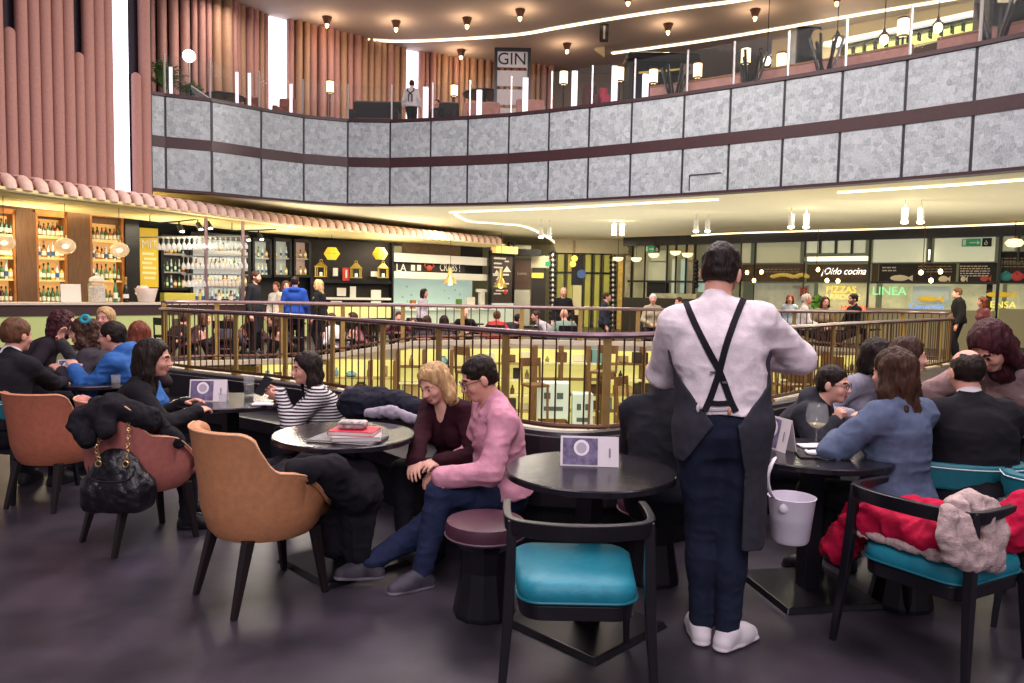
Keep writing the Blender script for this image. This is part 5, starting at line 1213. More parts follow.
# paired white downlights hanging from the low ceiling
for a, b, yb, nm in (((541, 549), 0, 237, 'left'), ((614, 622), 0, 234, 'second'), ((696, 707.5), 0, 231, 'third'), ((791, 806), 0, 227, 'fourth'), ((904.5, 920.5), 0, 222, 'right')):
    for k, px in enumerate(a):
        Y = {'left': 24, 'second': 24, 'third': 21.5, 'fourth': 19.5, 'right': 17.5}[nm]; p = atY(px, yb, Y); t = thing('downlight', '%s white cylinder downlight of the %s pair under the balcony%s' % (('left-hand', 'right-hand')[k], nm if nm not in 'leftright' else nm + 'most', ''), 'ceiling light', p, group='paired cylinder downlights')
        mb = MB(); mb.lathe([(.055, .0), (.07, .01), (.07, .32), (.02, .33), (.012, .34), (.012, 3.81 - p.z)], n=14); mb.done('housing', M_WHITE, t, smooth=True); mb = MB(); mb.ell((0, 0, -.005), (.085, .085, .045), 12, 6); mb.done('lens', glow('downlight_lens', '#fff6dc', 10), t, smooth=True)
# ---------------------------------------------------------------- upper floor behind the balcony
ZU = 5.98
GB = offset(BAL, .1)
gr = thing('glass_railing', 'clear glass railing with steel posts along the top of the balcony', 'railing', (GB[6].x, GB[6].y, 6.13)); og = gr.location.copy()
pst = None
for i in range(3, len(GB) - 1):
    a, b = GB[i], GB[i + 1]; d = (b - a).normalized(); up = Vector((0, 0, 1)); mb = MB(); mb.bar(a + up * 6.6 - og + d * .03, b + up * 6.6 - og - d * .03, .016, .92); mb.done('glass_panel', mat('railing_glass', '#8a9294', .03, alpha=.045, spec=.5), gr)
    if pst is None: mb = MB(); mb.box((0, 0, .48), (.035, .05, .96)); pst = mb.done('post', mat('pale_steel', '#c9c6c9', .3, metal=.5), gr); o = pst
    else: o = pst.copy(); COL.objects.link(o)
    o.location = a + up * 6.13 - og
# warm downlights of the upper ceiling
for k, (px, py) in enumerate(((327, 25), (396, 29), (467, 26), (461, 57), (520, 18), (567, 51), (628, 3), (668, 32), (755, 18), (837, 3))):
    p = atZ(px, py, 9.75); t = thing('ceiling_lamp', ['small warm ceiling lamp over the left ribbed wall, first from the left', 'small warm ceiling lamp over the daylight slot, second from the left', 'small warm ceiling lamp under the long light strip, third from the left', 'small warm ceiling lamp left of the menu tower top', 'small warm ceiling lamp straight above the menu tower', 'small warm ceiling lamp right of the menu tower', 'small warm ceiling lamp at the top edge, above the long light strip', 'small warm ceiling lamp between both light strips', 'small warm ceiling lamp over the upper right light strip', 'small warm ceiling lamp at the top edge, far right'][k], 'ceiling lamp', p)
    mb = MB(); mb.lathe([(.06, .02), (.09, .05), (.15, .22), (.16, .24)], n=14); mb.done('shade', M_BRASSD, t, smooth=True); mb = MB(); mb.ell((0, 0, 0), (.055, .055, .09), 10, 8); mb.done('bulb', G_BULB, t, smooth=True)
    l = bpy.data.lights.new('ceiling_lamp_glow', 'POINT'); l.energy = 26; l.color = (1, .68, .4); l.shadow_soft_size = .08; o = bpy.data.objects.new('ceiling_lamp_glow', l); COL.objects.link(o); o.location = p + Vector((0, 0, -.18))
for px, py, lb in ((452, 11, None),): pass
c_ = atZ(604, 33, 9.7); mb = MB(); mb.box((0, 0, 0), (.28, .1, .55)); o = mb.done('hanging_loudspeaker', M_BLACK, bevel=.02); o.location = c_; tag(o, 'small black loudspeaker hanging from the upper ceiling near the long light strip', 'loudspeaker'); mb = MB(); mb.box((0, -.055, 0), (.06, .02, .4)); mb.done('grille', M_STEEL, o); mb = MB(); mb.cyl((0, 0, .25), (0, 0, .32), .02); mb.done('bracket', M_BLACKM, o)
# pale triangular baffle
a, b, c = atZ(595, 48, 9.9), atZ(605, 56, 9.7), atZ(604.5, 46, 9.95); mb = MB(); mb.extr([a, b, c], Vector((0, .2, 0))); o = mb.done('ceiling_baffle', M_CREAM); tag(o, 'pale triangular end of the upper ceiling recess', 'baffle')
UPz = lambda px, py, Y: atY(px, py, Y)
# menu tower
p = atY(512, 98, 23.5); t = thing('menu_tower', 'black framed tower with white panels and a lettered top on the upper floor', 'menu tower', (p.x, p.y, ZU)); W_ = PL((p.x - 1, 23.9), (p.x + 1, 23.1)); og = t.location.copy(); 
z1 = atY(512, 54, 23.5).z
mb = MB()
for x in (-.5, .5):
    for y in (-.4, .4): mb.box((x, y, (z1 - ZU) / 2), (.09, .09, z1 - ZU), rz=0)
for z in (.06, z1 - ZU): mb.box((0, 0, z), (1.1, .9, .1))
mb.done('frame', M_BLACK, t)
hh = (z1 - ZU) / 5
for k in range(5): mb = MB(); mb.box((-.02, -.36, hh * (k + .5)), (.92, .05, hh * .82)); mb.done('white_panel', mat('tower_panel', '#d6cdcd', .6, emit=.1), t); mb = MB(); mb.box((.46, 0, hh * (k + .5)), (.05, .7, hh * .82)); mb.done('white_panel', mat('tower_panel', '#d6cdcd', .6, emit=.1), t)
text_mesh('GIN', .5, M_BLACK, 'lettering', t, (-.02, -.395, hh * 4.5), (1, 0, 0), (0, 0, 1), .02)
# plants
def palm(px, py0, py1, Y, n, label, lw=.09, wide=1.0, seed=1):
    r_ = random.Random(seed); b = atY(px, py1, Y); b.z = max(b.z, ZU); top = atY(px, py0, Y).z; H_ = top - b.z; t = thing('potted_palm', label, 'plant', (b.x, b.y, ZU)); dz = b.z - ZU
    mb = MB(); mb.lathe([(.16, 0), (.22, .4), (.23, .42), (.2, .42), (.19, .38), (.02, .38)], n=14); mb.done('pot', mat('dark_pot', '#2c2426', .5), t, smooth=True)
    mb = MB(); 
    for k in range(4): mb.tube([(r_.uniform(-.06, .06), r_.uniform(-.06, .06), .38), (r_.uniform(-.1, .1), r_.uniform(-.1, .1), H_ * .55)], .02, 5)
    mb.done('stem', mat('palm_stem', '#5a4a2c', .7), t)
    mb = MB()
    for k in range(n):
        az = r_.uniform(0, 2 * PI); L = H_ * r_.uniform(.45, .7); z0 = H_ * r_.uniform(.5, .72); el = r_.uniform(.75, 1.4); d = Vector((math.cos(az), math.sin(az), 0)); side = Vector((-d.y, d.x, 0)); P = []
        for j in range(7): s_ = j / 6; P.append(d * (L * s_ * math.cos(el) * wide) + Vector((0, 0, z0 + L * s_ * math.sin(el) - .35 * L * s_ * s_)))
        for j in range(1, 7):
            for q_ in (-1, 1): a_ = P[j]; e_ = a_ + side * q_ * L * .28 * (1 - (j - 3) ** 2 / 14) + (P[j] - P[j - 1]) * 1.2 - Vector((0, 0, .05)); w_ = (P[j] - P[j - 1]) * .4; mb.poly([a_ - w_, a_ + w_, e_])
        mb.tube(P, .008, 4)
    mb.done('fronds', mat('palm_green', '#4f6b34', .6, var=.35, vscale=5), t); return t
palm(163.5, 53, 101, 20.2, 30, 'potted palm on the upper floor at the left end of the balcony', seed=1); palm(190, 64, 101, 20.6, 26, 'low potted palm beside the bright globe on the upper floor', wide=.9, seed=5); palm(381, 73, 108, 24.0, 26, 'potted palm behind the dark sofa on the upper floor', wide=.8, seed=8)
c_ = atY(189, 56, 21.4); t = thing('globe_light', 'bright white globe lamp among the palms on the upper floor', 'lamp', c_); mb = MB(); mb.ell((0, 0, 0), (.17, .17, .17), 16, 10); mb.done('globe', glow('bright_globe', '#fff6ea', 8), t, smooth=True); mb = MB(); mb.cyl((0, 0, -.17), (0, 0, ZU - c_.z), .02, n=8); mb.done('pole', M_STEEL, t)
# upper furniture
def loungebox(name, label, cat, x0, x1, y0, y1, Y, m, deep=.8):
    a, b = atY(x0, y1, Y), atY(x1, y0, Y); t = thing(name, label, cat, ((a.x + b.x) / 2, Y, ZU)); w = b.x - a.x; h_ = b.z - ZU
    mb = MB(); mb.box((0, 0, h_ * .3), (w, deep, h_ * .35)); mb.done('seat', m, t, bevel=.05); mb = MB(); mb.box((0, deep * .42, h_ * .55), (w, .2, h_ * .9)); mb.done('backrest', m, t, bevel=.06)
    for s_ in (-1, 1): mb = MB(); mb.box((s_ * (w / 2 - .08), 0, h_ * .4), (.16, deep, h_ * .55)); mb.done('armrest', m, t, bevel=.04)
    for s_ in (-1, 1):
        for r_ in (-1, 1): mb = MB(); mb.box((s_ * (w / 2 - .1), r_ * (deep / 2 - .1), h_ * .06), (.07, .07, h_ * .13)); mb.done('leg', M_BLACK, t)
    return t
DK = mat('dark_upholstery', '#231e26', .7); PK = mat('rose_upholstery', '#b5857c', .75, var=.12)
loungebox('sofa', 'dark sofa behind the glass railing, left of the standing upper-floor waiter', 'sofa', 351, 400, 99, 118, 23.0, DK); loungebox('sofa', 'dark sofa right of the standing upper-floor waiter', 'sofa', 434, 458, 100, 118, 23.4, DK)
loungebox('banquette', 'rose banquette left of the menu tower', 'banquette', 463, 500, 100, 116, 22.5, PK); loungebox('banquette', 'rose banquette under the second tall daylight slot at the left', 'banquette', 240, 256, 94, 106, 21.6, mat('brick_upholstery', '#7f453c', .75)); loungebox('armchair', 'brick red armchair by the left daylight slot', 'armchair', 276, 292, 96, 108, 22.2, mat('brick_upholstery', '#7f453c', .75))
loungebox('armchair', 'dark red armchair behind the railing, right of the menu tower', 'armchair', 583, 598, 82, 103, 20.8, mat('wine_upholstery', '#4d2228', .7)); loungebox('armchair', 'crimson armchair beside the left lantern of the upper bar', 'armchair', 600, 609, 85, 101, 20.4, mat('crimson_upholstery', '#a02c48', .7)); loungebox('banquette', 'small rose banquette right of the menu tower', 'banquette', 516, 545, 97, 110, 21.5, PK)
# long rose banquettes following the balcony on the right
for i0, i1, lb in ((14, 16, 'rose banquette behind the glass, before the dark pavilion'), (16, 19, 'long rose banquette between the two upper lamp stands'), (19, 21, 'long rose banquette before the lit upper bar'), (21, 24, 'rose banquette at the right edge of the upper floor')):
    P = offset(spline(BAL[i0:i1 + 1], 4), 1.0)[(1 if i0 > 14 else 0):-1]; c0 = P[0]; t = thing('banquette', lb, 'banquette', (c0.x, c0.y, ZU)); og = t.location.copy()
    strip(P, 0, .16, ZU + .1, ZU + .64, PK, 'backrest', t, og); strip(P, .16, .65, ZU + .1, ZU + .34, PK, 'seat', t, og); strip(P, -.02, .68, ZU, ZU + .1, M_MAROON, 'plinth', t, og)
    strip(P, -.02, .18, ZU + .64, ZU + .68, M_WOODL, 'top_rail', t, og)
def tablelamp(px, py0, py1, Y, label, poles=True):
    a, b = atY(px, py1, Y), atY(px, py0, Y); t = thing('lantern_lamp', label, 'lamp', (a.x, a.y, ZU)); h_ = b.z - ZU
    mb = MB(); mb.cyl((0, 0, 0), (0, 0, .03), .16, n=14); mb.cyl((0, 0, 0), (0, 0, h_ - .4), .025, n=8); mb.done('stand', M_BLACK, t, smooth=True); mb = MB(); mb.lathe([(.02, h_ - .4), (.11, h_ - .38), (.11, h_ - .05), (.02, h_ - .03)], n=14); mb.done('shade', glow('lantern_shade', '#ffe3ae', 2.2), t, smooth=True)
    mb = MB(); mb.torus((0, 0, h_ - .03), .1, .02, 14, 6); mb.torus((0, 0, h_ - .39), .1, .02, 14, 6); mb.done('ring', M_BRASSD, t, smooth=True)
for px, y0, y1, Y, lb in ((563, 70, 108, 21, 'lantern lamp right of the menu tower, first from the left'), (619, 66, 98, 19.8, 'lantern lamp beside the crimson armchair'), (653, 68, 92, 19.6, 'lantern lamp before the dark pavilion'), (745, 47, 78, 18.0, 'lantern lamp standing between two rose banquettes'), (781, 52, 74, 17.8, 'lantern lamp left of the big black loudspeaker'), (902, 17, 52, 15.8, 'bright lantern lamp before the lit upper bar'), (697, 62, 90, 19.2, 'lantern lamp at the right end of the dark pavilion'), (330, 80, 110, 23.5, 'lantern lamp left of the dark sofa'), (454, 84, 112, 24.5, 'lantern lamp left of the rose banquette by the menu tower')):
    tablelamp(px, y0, y1, Y, lb)
# tall glowing menu sticks at the railing
for px, y0, y1, Y, lb in ((425.5, 87, 119, 20.9, 'white lit pillar light at the railing, right of the upper-floor waiter'), (479, 90, 116, 20.6, 'white lit pillar light at the railing left of the menu tower'), (525, 78, 110, 20.0, 'white lit pillar light right of the menu tower'), (574, 71, 106, 19.4, 'tall white pillar light beside the dark red armchair'), (614, 66, 100, 18.9, 'tall white pillar light beside the crimson armchair'), (645, 74, 98, 18.5, 'white pillar light before the dark pavilion'), (291, 84, 112, 20.7, 'slim white pillar light right of the left daylight slot'), (171, 67, 100, 19.0, 'slim white pillar light before the left palm'), (237, 72, 106, 20.0, 'slim white pillar light left of the brick armchair'), (249.5, 73, 107, 20.1, 'slim white pillar light by the left daylight slot')):
    a, b = atY(px, y1, Y + .5), atY(px, y0, Y + .5); w_ = .08 if px in (291, 171, 237, 249.5) else .15; t = thing('pillar_light', lb, 'lamp', (a.x, a.y, ZU)); mb = MB(); mb.box((0, 0, (b.z - ZU) / 2 + .04), (w_, w_ * .5, b.z - ZU - .08)); mb.done('light_body', glow('pillar_light', '#efeaf6', 1.1), t, bevel=.01); mb = MB(); mb.box((0, 0, .02), (w_ * 2, w_ * 1.6, .04)); mb.done('foot', M_STEEL, t)
# dark pavilion
a, b = atY(630, 92, 22.5), atY(700, 56, 22.5); t = thing('pavilion', 'dark curtained pavilion with brass bars on the upper floor', 'pavilion', ((a.x + b.x) / 2, 23.4, ZU)); w = b.x - a.x; h_ = b.z - ZU
mb = MB(); mb.box((0, .6, h_ / 2), (w, .1, h_)); mb.box((-w / 2 + .05, 0, h_ / 2), (.1, 1.3, h_)); mb.done('dark_curtain', mat('pavilion_dark', '#1b1a22', .6, var=.3), t); mb = MB(); mb.box((0, 0, h_), (w + .2, 1.6, .3)); mb.done('canopy_top', M_BLACK, t, bevel=.1)
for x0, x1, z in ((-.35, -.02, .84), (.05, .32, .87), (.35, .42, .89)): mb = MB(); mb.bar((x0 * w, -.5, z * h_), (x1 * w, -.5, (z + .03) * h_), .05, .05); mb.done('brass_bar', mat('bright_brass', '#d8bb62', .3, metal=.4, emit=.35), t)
for x in (-.18, .05, .3): mb = MB(); mb.box((x * w, -.45, h_ / 2), (.06, .06, h_)); mb.done('upright', M_BLACK, t)
mb = MB(); mb.box((.36 * w, -.78, h_ * .86), (.5, .04, .3)); mb.done('sign_plate', mat('dim_sign', '#8a8478', .6), t); mb = MB(); mb.box((w / 2 + .25, .2, h_ * .45), (.5, .06, .5)); mb.done('lit_screen', G_PALE, t)
# big black loudspeaker and round lamp
a = atY(804, 60, 19.5); z0, z1 = atY(804, 66, 19.5).z, atY(804, 30, 19.5).z; t = thing('loudspeaker', 'big black loudspeaker box on the upper floor before the lit bar', 'loudspeaker', (a.x, a.y, ZU)); mb = MB(); mb.box((0, 0, (z1 - ZU) / 2), (.62, .6, z1 - ZU)); mb.done('cabinet', M_BLACK, t, bevel=.04); mb = MB(); mb.box((0, -.31, (z1 - ZU) / 2), (.52, .03, (z1 - ZU) * .85)); mb.done('grille', M_BLACKM, t)
c_ = atY(817, 40, 19.2); t = thing('round_lamp', 'round cane lamp right of the big black loudspeaker', 'lamp', (c_.x, c_.y, ZU)); mb = MB(); mb.ell((0, 0, c_.z - ZU), (.17, .17, .26), 14, 10); mb.done('shade', mat('cane', '#b59a6a', .7, emit=.3), t, smooth=True); mb = MB(); mb.cyl((0, 0, 0), (0, 0, c_.z - ZU - .2), .03, n=8); mb.done('stand', M_BLACK, t)
# stacked dark stools / sculptural stand
for px, Y, lb in ((826, 15.9, 'spiky black stand of crossed legs above the balcony edge'), (676, 18.2, 'crossed black stool legs before the dark pavilion'), (752, 17.0, 'black lamp frame between the rose banquettes'), (993, 13.9, 'dark crossed frame at the right end of the upper railing')):
    a = atY(px, 60, Y + .1); t = thing('folding_stand', lb, 'stand', (a.x, a.y, ZU)); n_ = 6
    for k in range(n_): az = 2 * PI * k / n_ + .3; mb = MB(); mb.bar((.1 * math.cos(az), .1 * math.sin(az), .1), (.33 * math.cos(az + .5), .33 * math.sin(az + .5), .95), .05, .05); mb.done('leg', M_BLACK, t)
    mb = MB(); mb.cyl((0, 0, 0), (0, 0, .12), .16, n=12); mb.done('base', M_BLACK, t)
# lit upper bar
UB = PL((9.5, 23.8), (14.8, 15.9)); p = UB.pt(900, 60); t = thing('upper_bar', 'lit upper bar with a green glowing shelf and glassware', 'bar', (p.x, p.y, ZU)); og = t.location.copy()
UB.panel('counter_front', mat('bar_dark_front', '#5a4a3c', .5), 836, 46, 1050, 70, .6, -.4, t, og)
sa, sb_ = [], []
def along(y_l, y_r, x0, x1): return lambda x: y_l + (y_r - y_l) * (x - x0) / (x1 - x0)
def sl(name, m, x0, x1, ya, yb, hgt, th, out):
    mb = MB(); A_, B_ = UB.pt(x0, ya) + UB.n * out - og, UB.pt(x1, yb) + UB.n * out - og; zA = UB.pt(x0, ya - hgt).z - UB.pt(x0, ya).z; mb.extr([A_, B_, B_ + Vector((0, 0, zA)), A_ + Vector((0, 0, zA))], UB.n * th); return mb.done(name, m, t)
sl('green_glow', glow('green_glow', '#dfe68a', 1.3), 838, 978, 59, 29, 7, .1, -.2); sl('dark_shelf', M_BLACK, 838, 975, 50, 21.5, 2.2, .3, -.1); sl('white_ledge', glow('white_ledge', '#f6f2e2', 1.0), 830, 1030, 48, 7, 3.2, .25, .1)
for k in range(12): x = 842 + k * 11; y = 57.5 - (x - 838) * .215; UB.panel('divider', M_BLACK, x, y - 7, x + 1.6, y + 1, .15, -.05, t, og)
for px, py, lb in ((837, 42, 'first bare pendant bulb lamp over the upper bar, from the left'), (884, 40, 'second pendant bulb lamp over the upper bar'), (938, 28, 'third pendant bulb lamp over the upper bar, by the dark sign'), (767, 61, 'hanging bulb lamp left of the lantern lamp and loudspeaker')):
    c_ = atY(px, py, 18.5 if px > 800 else 20); tt = thing('bulb_pendant', lb, 'pendant lamp', c_); mb = MB(); mb.ell((0, 0, 0), (.1, .1, .12), 12, 8); mb.done('bulb', glow('pendant_bulb', '#fff4d8', 5), tt, smooth=True); mb = MB(); mb.lathe([(.13, .1), (.04, .2), (.03, .26)], n=12); mb.done('shade', M_BRASSD, tt, smooth=True); mb = MB(); mb.cyl((0, 0, .2), (0, 0, 9.99 - c_.z), .01, n=6); mb.done('cord', M_BLACKM, tt)
a = atY(992, 45, 16.5); z1 = atY(992, -8, 16.5).z; tt = thing('dark_kiosk', 'tall dark cabinet with a small lit sign at the top right', 'cabinet', (a.x + .1, a.y, ZU)); mb = MB(); mb.box((0, 0, (z1 - ZU) / 2), (.75, .6, z1 - ZU)); mb.done('cabinet_body', M_BLACK, tt, bevel=.02); zc = atY(992, 5, 16.5).z - ZU; mb = MB(); mb.box((-.05, -.32, zc), (.36, .05, .13)); mb.done('sign_plate', mat('lit_small_sign', '#d8cfae', .5, emit=.5), tt); mb = MB(); [mb.box((-.05 + q_ * .06, -.35, zc), (.025, .02, .07)) for q_ in (-2, -1, 1, 2)]; mb.done('sign_marks', M_BLACKM, tt); mb = MB(); mb.box((0, -.31, .9), (.6, .04, .06)); mb.done('handle', M_STEEL, tt)
# round table tops of the left upper lounge
for px, py, Y, w_, lb in ((225, 96, 20.6, .55, 'dark oval table top left of the brick armchair on the upper floor'), (485, 94, 23.2, .7, 'dark round table before the ribbed wall near the menu tower')):
    a = atY(px, py, Y + 1); tt = thing('lounge_table', lb, 'table', (a.x, a.y, ZU)); h_ = max(.5, a.z - ZU); mb = MB(); mb.lathe([(w_, h_ - .06), (w_ * 1.03, h_ - .03), (w_, h_)], n=20); mb.done('tabletop', M_BLACK, tt, smooth=True); mb = MB(); mb.cyl((0, 0, 0), (0, 0, h_ - .05), .05); mb.cyl((0, 0, 0), (0, 0, .04), .25, n=16); mb.done('pedestal', M_BLACK, tt)
a = atY(207, 92, 20.3); tt = thing('menu_stand', 'slanted white menu card leaning at the upper railing', 'menu card', (a.x, a.y, ZU)); mb = MB(); mb.bar((-.42, 0, .75), (.28, 0, .3), .03, .2, up=(0, -.7, .7)); mb.done('card', M_WHITE, tt); mb = MB(); mb.bar((-.48, .05, 0), (-.42, .02, .8), .05, .05, up=(0, 1, 0)); mb.done('stand', M_BLACK, tt)
# ---------------------------------------------------------------- the lit display wall of the lower level, seen through the opening
ZL = -3.25; r4 = random.Random(11)
LY = mat('lit_lower_panel', '#d3c974', .5, emit=.66, ecol='#e6db7c', var=.3, vscale=1.2); LBR = mat('lower_brown', '#6e4f2a', .6, var=.2); LBOX = mat('lower_box', '#a08a52', .6, var=.25, vscale=4); LPAL = mat('lower_pale', '#d2cc9c', .6, emit=.2)
LM = (LBOX, LPAL, LBR, mat('lower_teal_box', '#6f9a92', .6), mat('lower_dark', '#2f281c', .6), LBOX)
FP = resample([p for p in offset(far_path[::-1], -.07) if -5.4 < p.x < 8.8], 1.42); NM = 'first second third fourth fifth sixth seventh eighth ninth tenth eleventh twelfth'.split()
for k, (a, b) in enumerate(zip(FP, FP[1:])):
    d = (b - a); L = d.length; d.normalize(); nrm = Vector((d.y, -d.x, 0)); nrm = nrm if nrm.y < 0 else -nrm; c = (a + b) / 2; zt = min(kerb(a), kerb(b)) - .1; ang = math.atan2(d.y, d.x)
    t = thing('lit_shelving', 'tall yellow lit shelf bay on the wall of the lower level, %s from the left' % NM[k], 'shelving', (c.x, c.y, ZL), ang, 'lit shelf bays of the lower level'); H_ = zt - ZL
    mb = MB(); mb.box((0, 0, H_ / 2), (L, .05, H_)); mb.done('lit_back', LY, t)
    for x in (-L / 2 + .03, L / 2 - .03, L * .12) if k % 2 else (-L / 2 + .03, -L * .1, L * .3): mb = MB(); mb.box((x, -.14, H_ / 2), (.07, .3, H_)); mb.done('upright', LBR, t)
    zs = [z for z in (H_ - 1.75, H_ - 1.36, H_ - 1.02, H_ - .7, H_ - .36) if r4.random() < .95]
    for z in zs: mb = MB(); mb.box((0, -.14, z), (L - .05, .28, .035)); mb.done('shelf', r4.choice((LBR, LPAL, LBOX)), t)
    mb = MB(); mb.box((0, -.17, (H_ - 2) / 2), (L - .04, .3, H_ - 2)); mb.done('base_cabinet', LBR, t)
    for z in zs:
        x = -L / 2 + .12
        while x < L / 2 - .2:
            w_ = r4.uniform(.12, .4); h_ = r4.uniform(.1, .27)
            if r4.random() < .72:
                p = c + d * (x + w_ / 2) - nrm * -.15 + Vector((0, 0, ZL + z + .018)); kind = r4.randrange(5); m = r4.choice(LM); mb = MB(); lv = ('lowest', 'second', 'third', 'fourth', 'top')[min(4, zs.index(z))]
                if kind in (0, 1): mb.box((0, 0, h_ / 2), (w_, .2, h_)); mb.box((0, -.1, h_ * .55), (w_ * .7, .012, h_ * .4)); nm = 'box'
                elif kind == 2: mb.lathe([(w_ * .3, 0), (w_ * .42, h_ * .3), (w_ * .36, h_ * .7), (w_ * .2, h_ * .9), (w_ * .24, h_)], n=10); nm = 'jar'
                elif kind == 3: mb.lathe([(.04, 0), (.045, .01), (.045, h_ * .55), (.018, h_ * .8), (.018, h_)], n=8); nm = 'bottle'
                else: mb.box((0, .04, h_ / 2), (w_, .03, h_), rot=Euler((R(-10), 0, 0))); mb.box((0, .02, h_ / 2), (w_ * .8, .03, h_ * .75), rot=Euler((R(-10), 0, 0))); nm = 'picture_frame'
                o = mb.done(nm, m, smooth=(kind in (2, 3))); o.location = p; o.rotation_euler = (0, 0, ang); tag(o, '%s on the %s shelf of the %s lit bay of the lower level' % (nm.replace('_', ' '), lv, NM[k]), nm.replace('_', ' '), 'goods in the lit bays of the lower level')
            x += w_ + r4.uniform(.02, .14)
for px, py, lb in ((553, 397, 'pale crate with dark print on the lower level, left of the middle railing post'), (582, 408, 'small pale crate beside the printed crate on the lower level')):
    p = atY(px, py, 14.6); t = thing('display_crate', lb, 'crate', (p.x, p.y, ZL)); h_ = p.z + .3 - ZL; w_ = .62 if px < 560 else .4
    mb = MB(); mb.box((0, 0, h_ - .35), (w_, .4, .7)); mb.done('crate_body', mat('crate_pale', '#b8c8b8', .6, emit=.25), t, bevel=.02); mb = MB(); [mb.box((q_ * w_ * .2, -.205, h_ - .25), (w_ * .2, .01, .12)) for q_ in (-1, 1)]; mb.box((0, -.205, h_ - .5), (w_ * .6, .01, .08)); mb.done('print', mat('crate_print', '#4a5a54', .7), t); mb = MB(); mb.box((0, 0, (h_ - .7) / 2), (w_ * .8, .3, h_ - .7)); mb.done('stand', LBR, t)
def tall_chair(px, py, Y, rz, label):
    p = atY(px, py, Y); t = thing('high_chair', label, 'chair', (p.x, p.y, ZL), rz, 'brown high chairs on the lower level'); h_ = p.z - ZL; mb = MB(); mb.box((0, 0, h_), (.42, .42, .05)); mb.done('seat', LBR, t, bevel=.01)
    for a in (-.18, .18):
        for b in (-.18, .18): mb = MB(); mb.bar((a * 1.2, b * 1.2, 0), (a, b, h_), .035, .035, up=(0, 1, 0)); mb.done('leg', LBR, t)
    mb = MB(); mb.bar((-.19, .19, h_), (-.19, .23, h_ + .5), .035, .035, up=(0, 1, 0)); mb.bar((.19, .19, h_), (.19, .23, h_ + .5), .035, .035, up=(0, 1, 0)); mb.bar((-.19, .225, h_ + .42), (.19, .225, h_ + .42), .03, .16); mb.done('backrest', LBR, t)
for q in ((535, 385, 14.2, .4, 'brown high chair below the far kerb, left of the printed crate'), (603, 372, 14.3, -.5, 'brown high chair below the far kerb, right of the printed crate'), (632, 405, 13.4, .9, 'brown high chair on the lower level beside the waiter'), (470, 372, 14.4, 2.4, 'brown high chair on the lower level behind the pink shirt'), (790, 385, 14.8, .3, 'brown high chair on the lower level under the right elbow of the waiter')): tall_chair(*q)
# ---------------------------------------------------------------- tables, chairs and the things on them
M_TOP = mat('black_table_top', '#1f1c22', .22, var=.35, vscale=14, bump=.05, bscale=20)
M_TEAL = mat('turquoise_leather', '#1b7f94', .5, var=.1, vscale=25, bump=.12, bscale=60)
M_TUB = {'orange': mat('orange_leather', '#bb8058', .55, var=.1, vscale=30, bump=.15, bscale=120), 'rose': mat('rose_leather', '#b36c62', .55, var=.1, vscale=30, bump=.15, bscale=120), 'terra': mat('terracotta_leather', '#b0674e', .55, var=.1, vscale=30, bump=.15, bscale=120)}
M_LEG = mat('dark_wood_leg', '#1d1517', .45, var=.2)
def round_table(x, y, label, rad=.39, rz=R(45), top=.74):
    t = thing('round_table', label, 'table', (x, y, 0), rz, 'round black tables'); t.rotation_euler[2] = rz
    mb = MB(); mb.lathe([(rad - .012, top - .034), (rad, top - .028), (rad, top - .006), (rad - .006, top)], n=48); mb.done('tabletop', M_TOP, t, smooth=True)
    mb = MB(); mb.box((0, 0, top - .05), (.34, .34, .03)); mb.box((0, 0, (top - .05) / 2), (.09, .09, top - .06)); mb.done('pedestal', M_BLACK, t, bevel=.004)
    mb = MB(); mb.hexa([(-.27, -.27, .0), (.27, -.27, .0), (.27, .27, .0), (-.27, .27, .0), (-.255, -.255, .028), (.255, -.255, .028), (.255, .255, .028), (-.255, .255, .028)]); mb.done('base', M_BLACK, t, bevel=.004)
    return t
round_table(.37, 3.39, 'round black table in the centre front, with one menu card, before the turquoise-seated chair')
round_table(-.92, 4.12, 'round black table with the red book, between the orange tub chair and the couple')
round_table(-1.98, 5.25, 'round black table between the long-haired woman and the woman in stripes')
round_table(-3.4, 6.15, 'round black table at the far left, before the blue jacket')
round_table(1.58, 3.86, 'round black table with the wine glass, right of the waiter', rz=R(10))
round_table(2.95, 4.75, 'round black table hidden behind the man in the black jacket', rz=R(20))
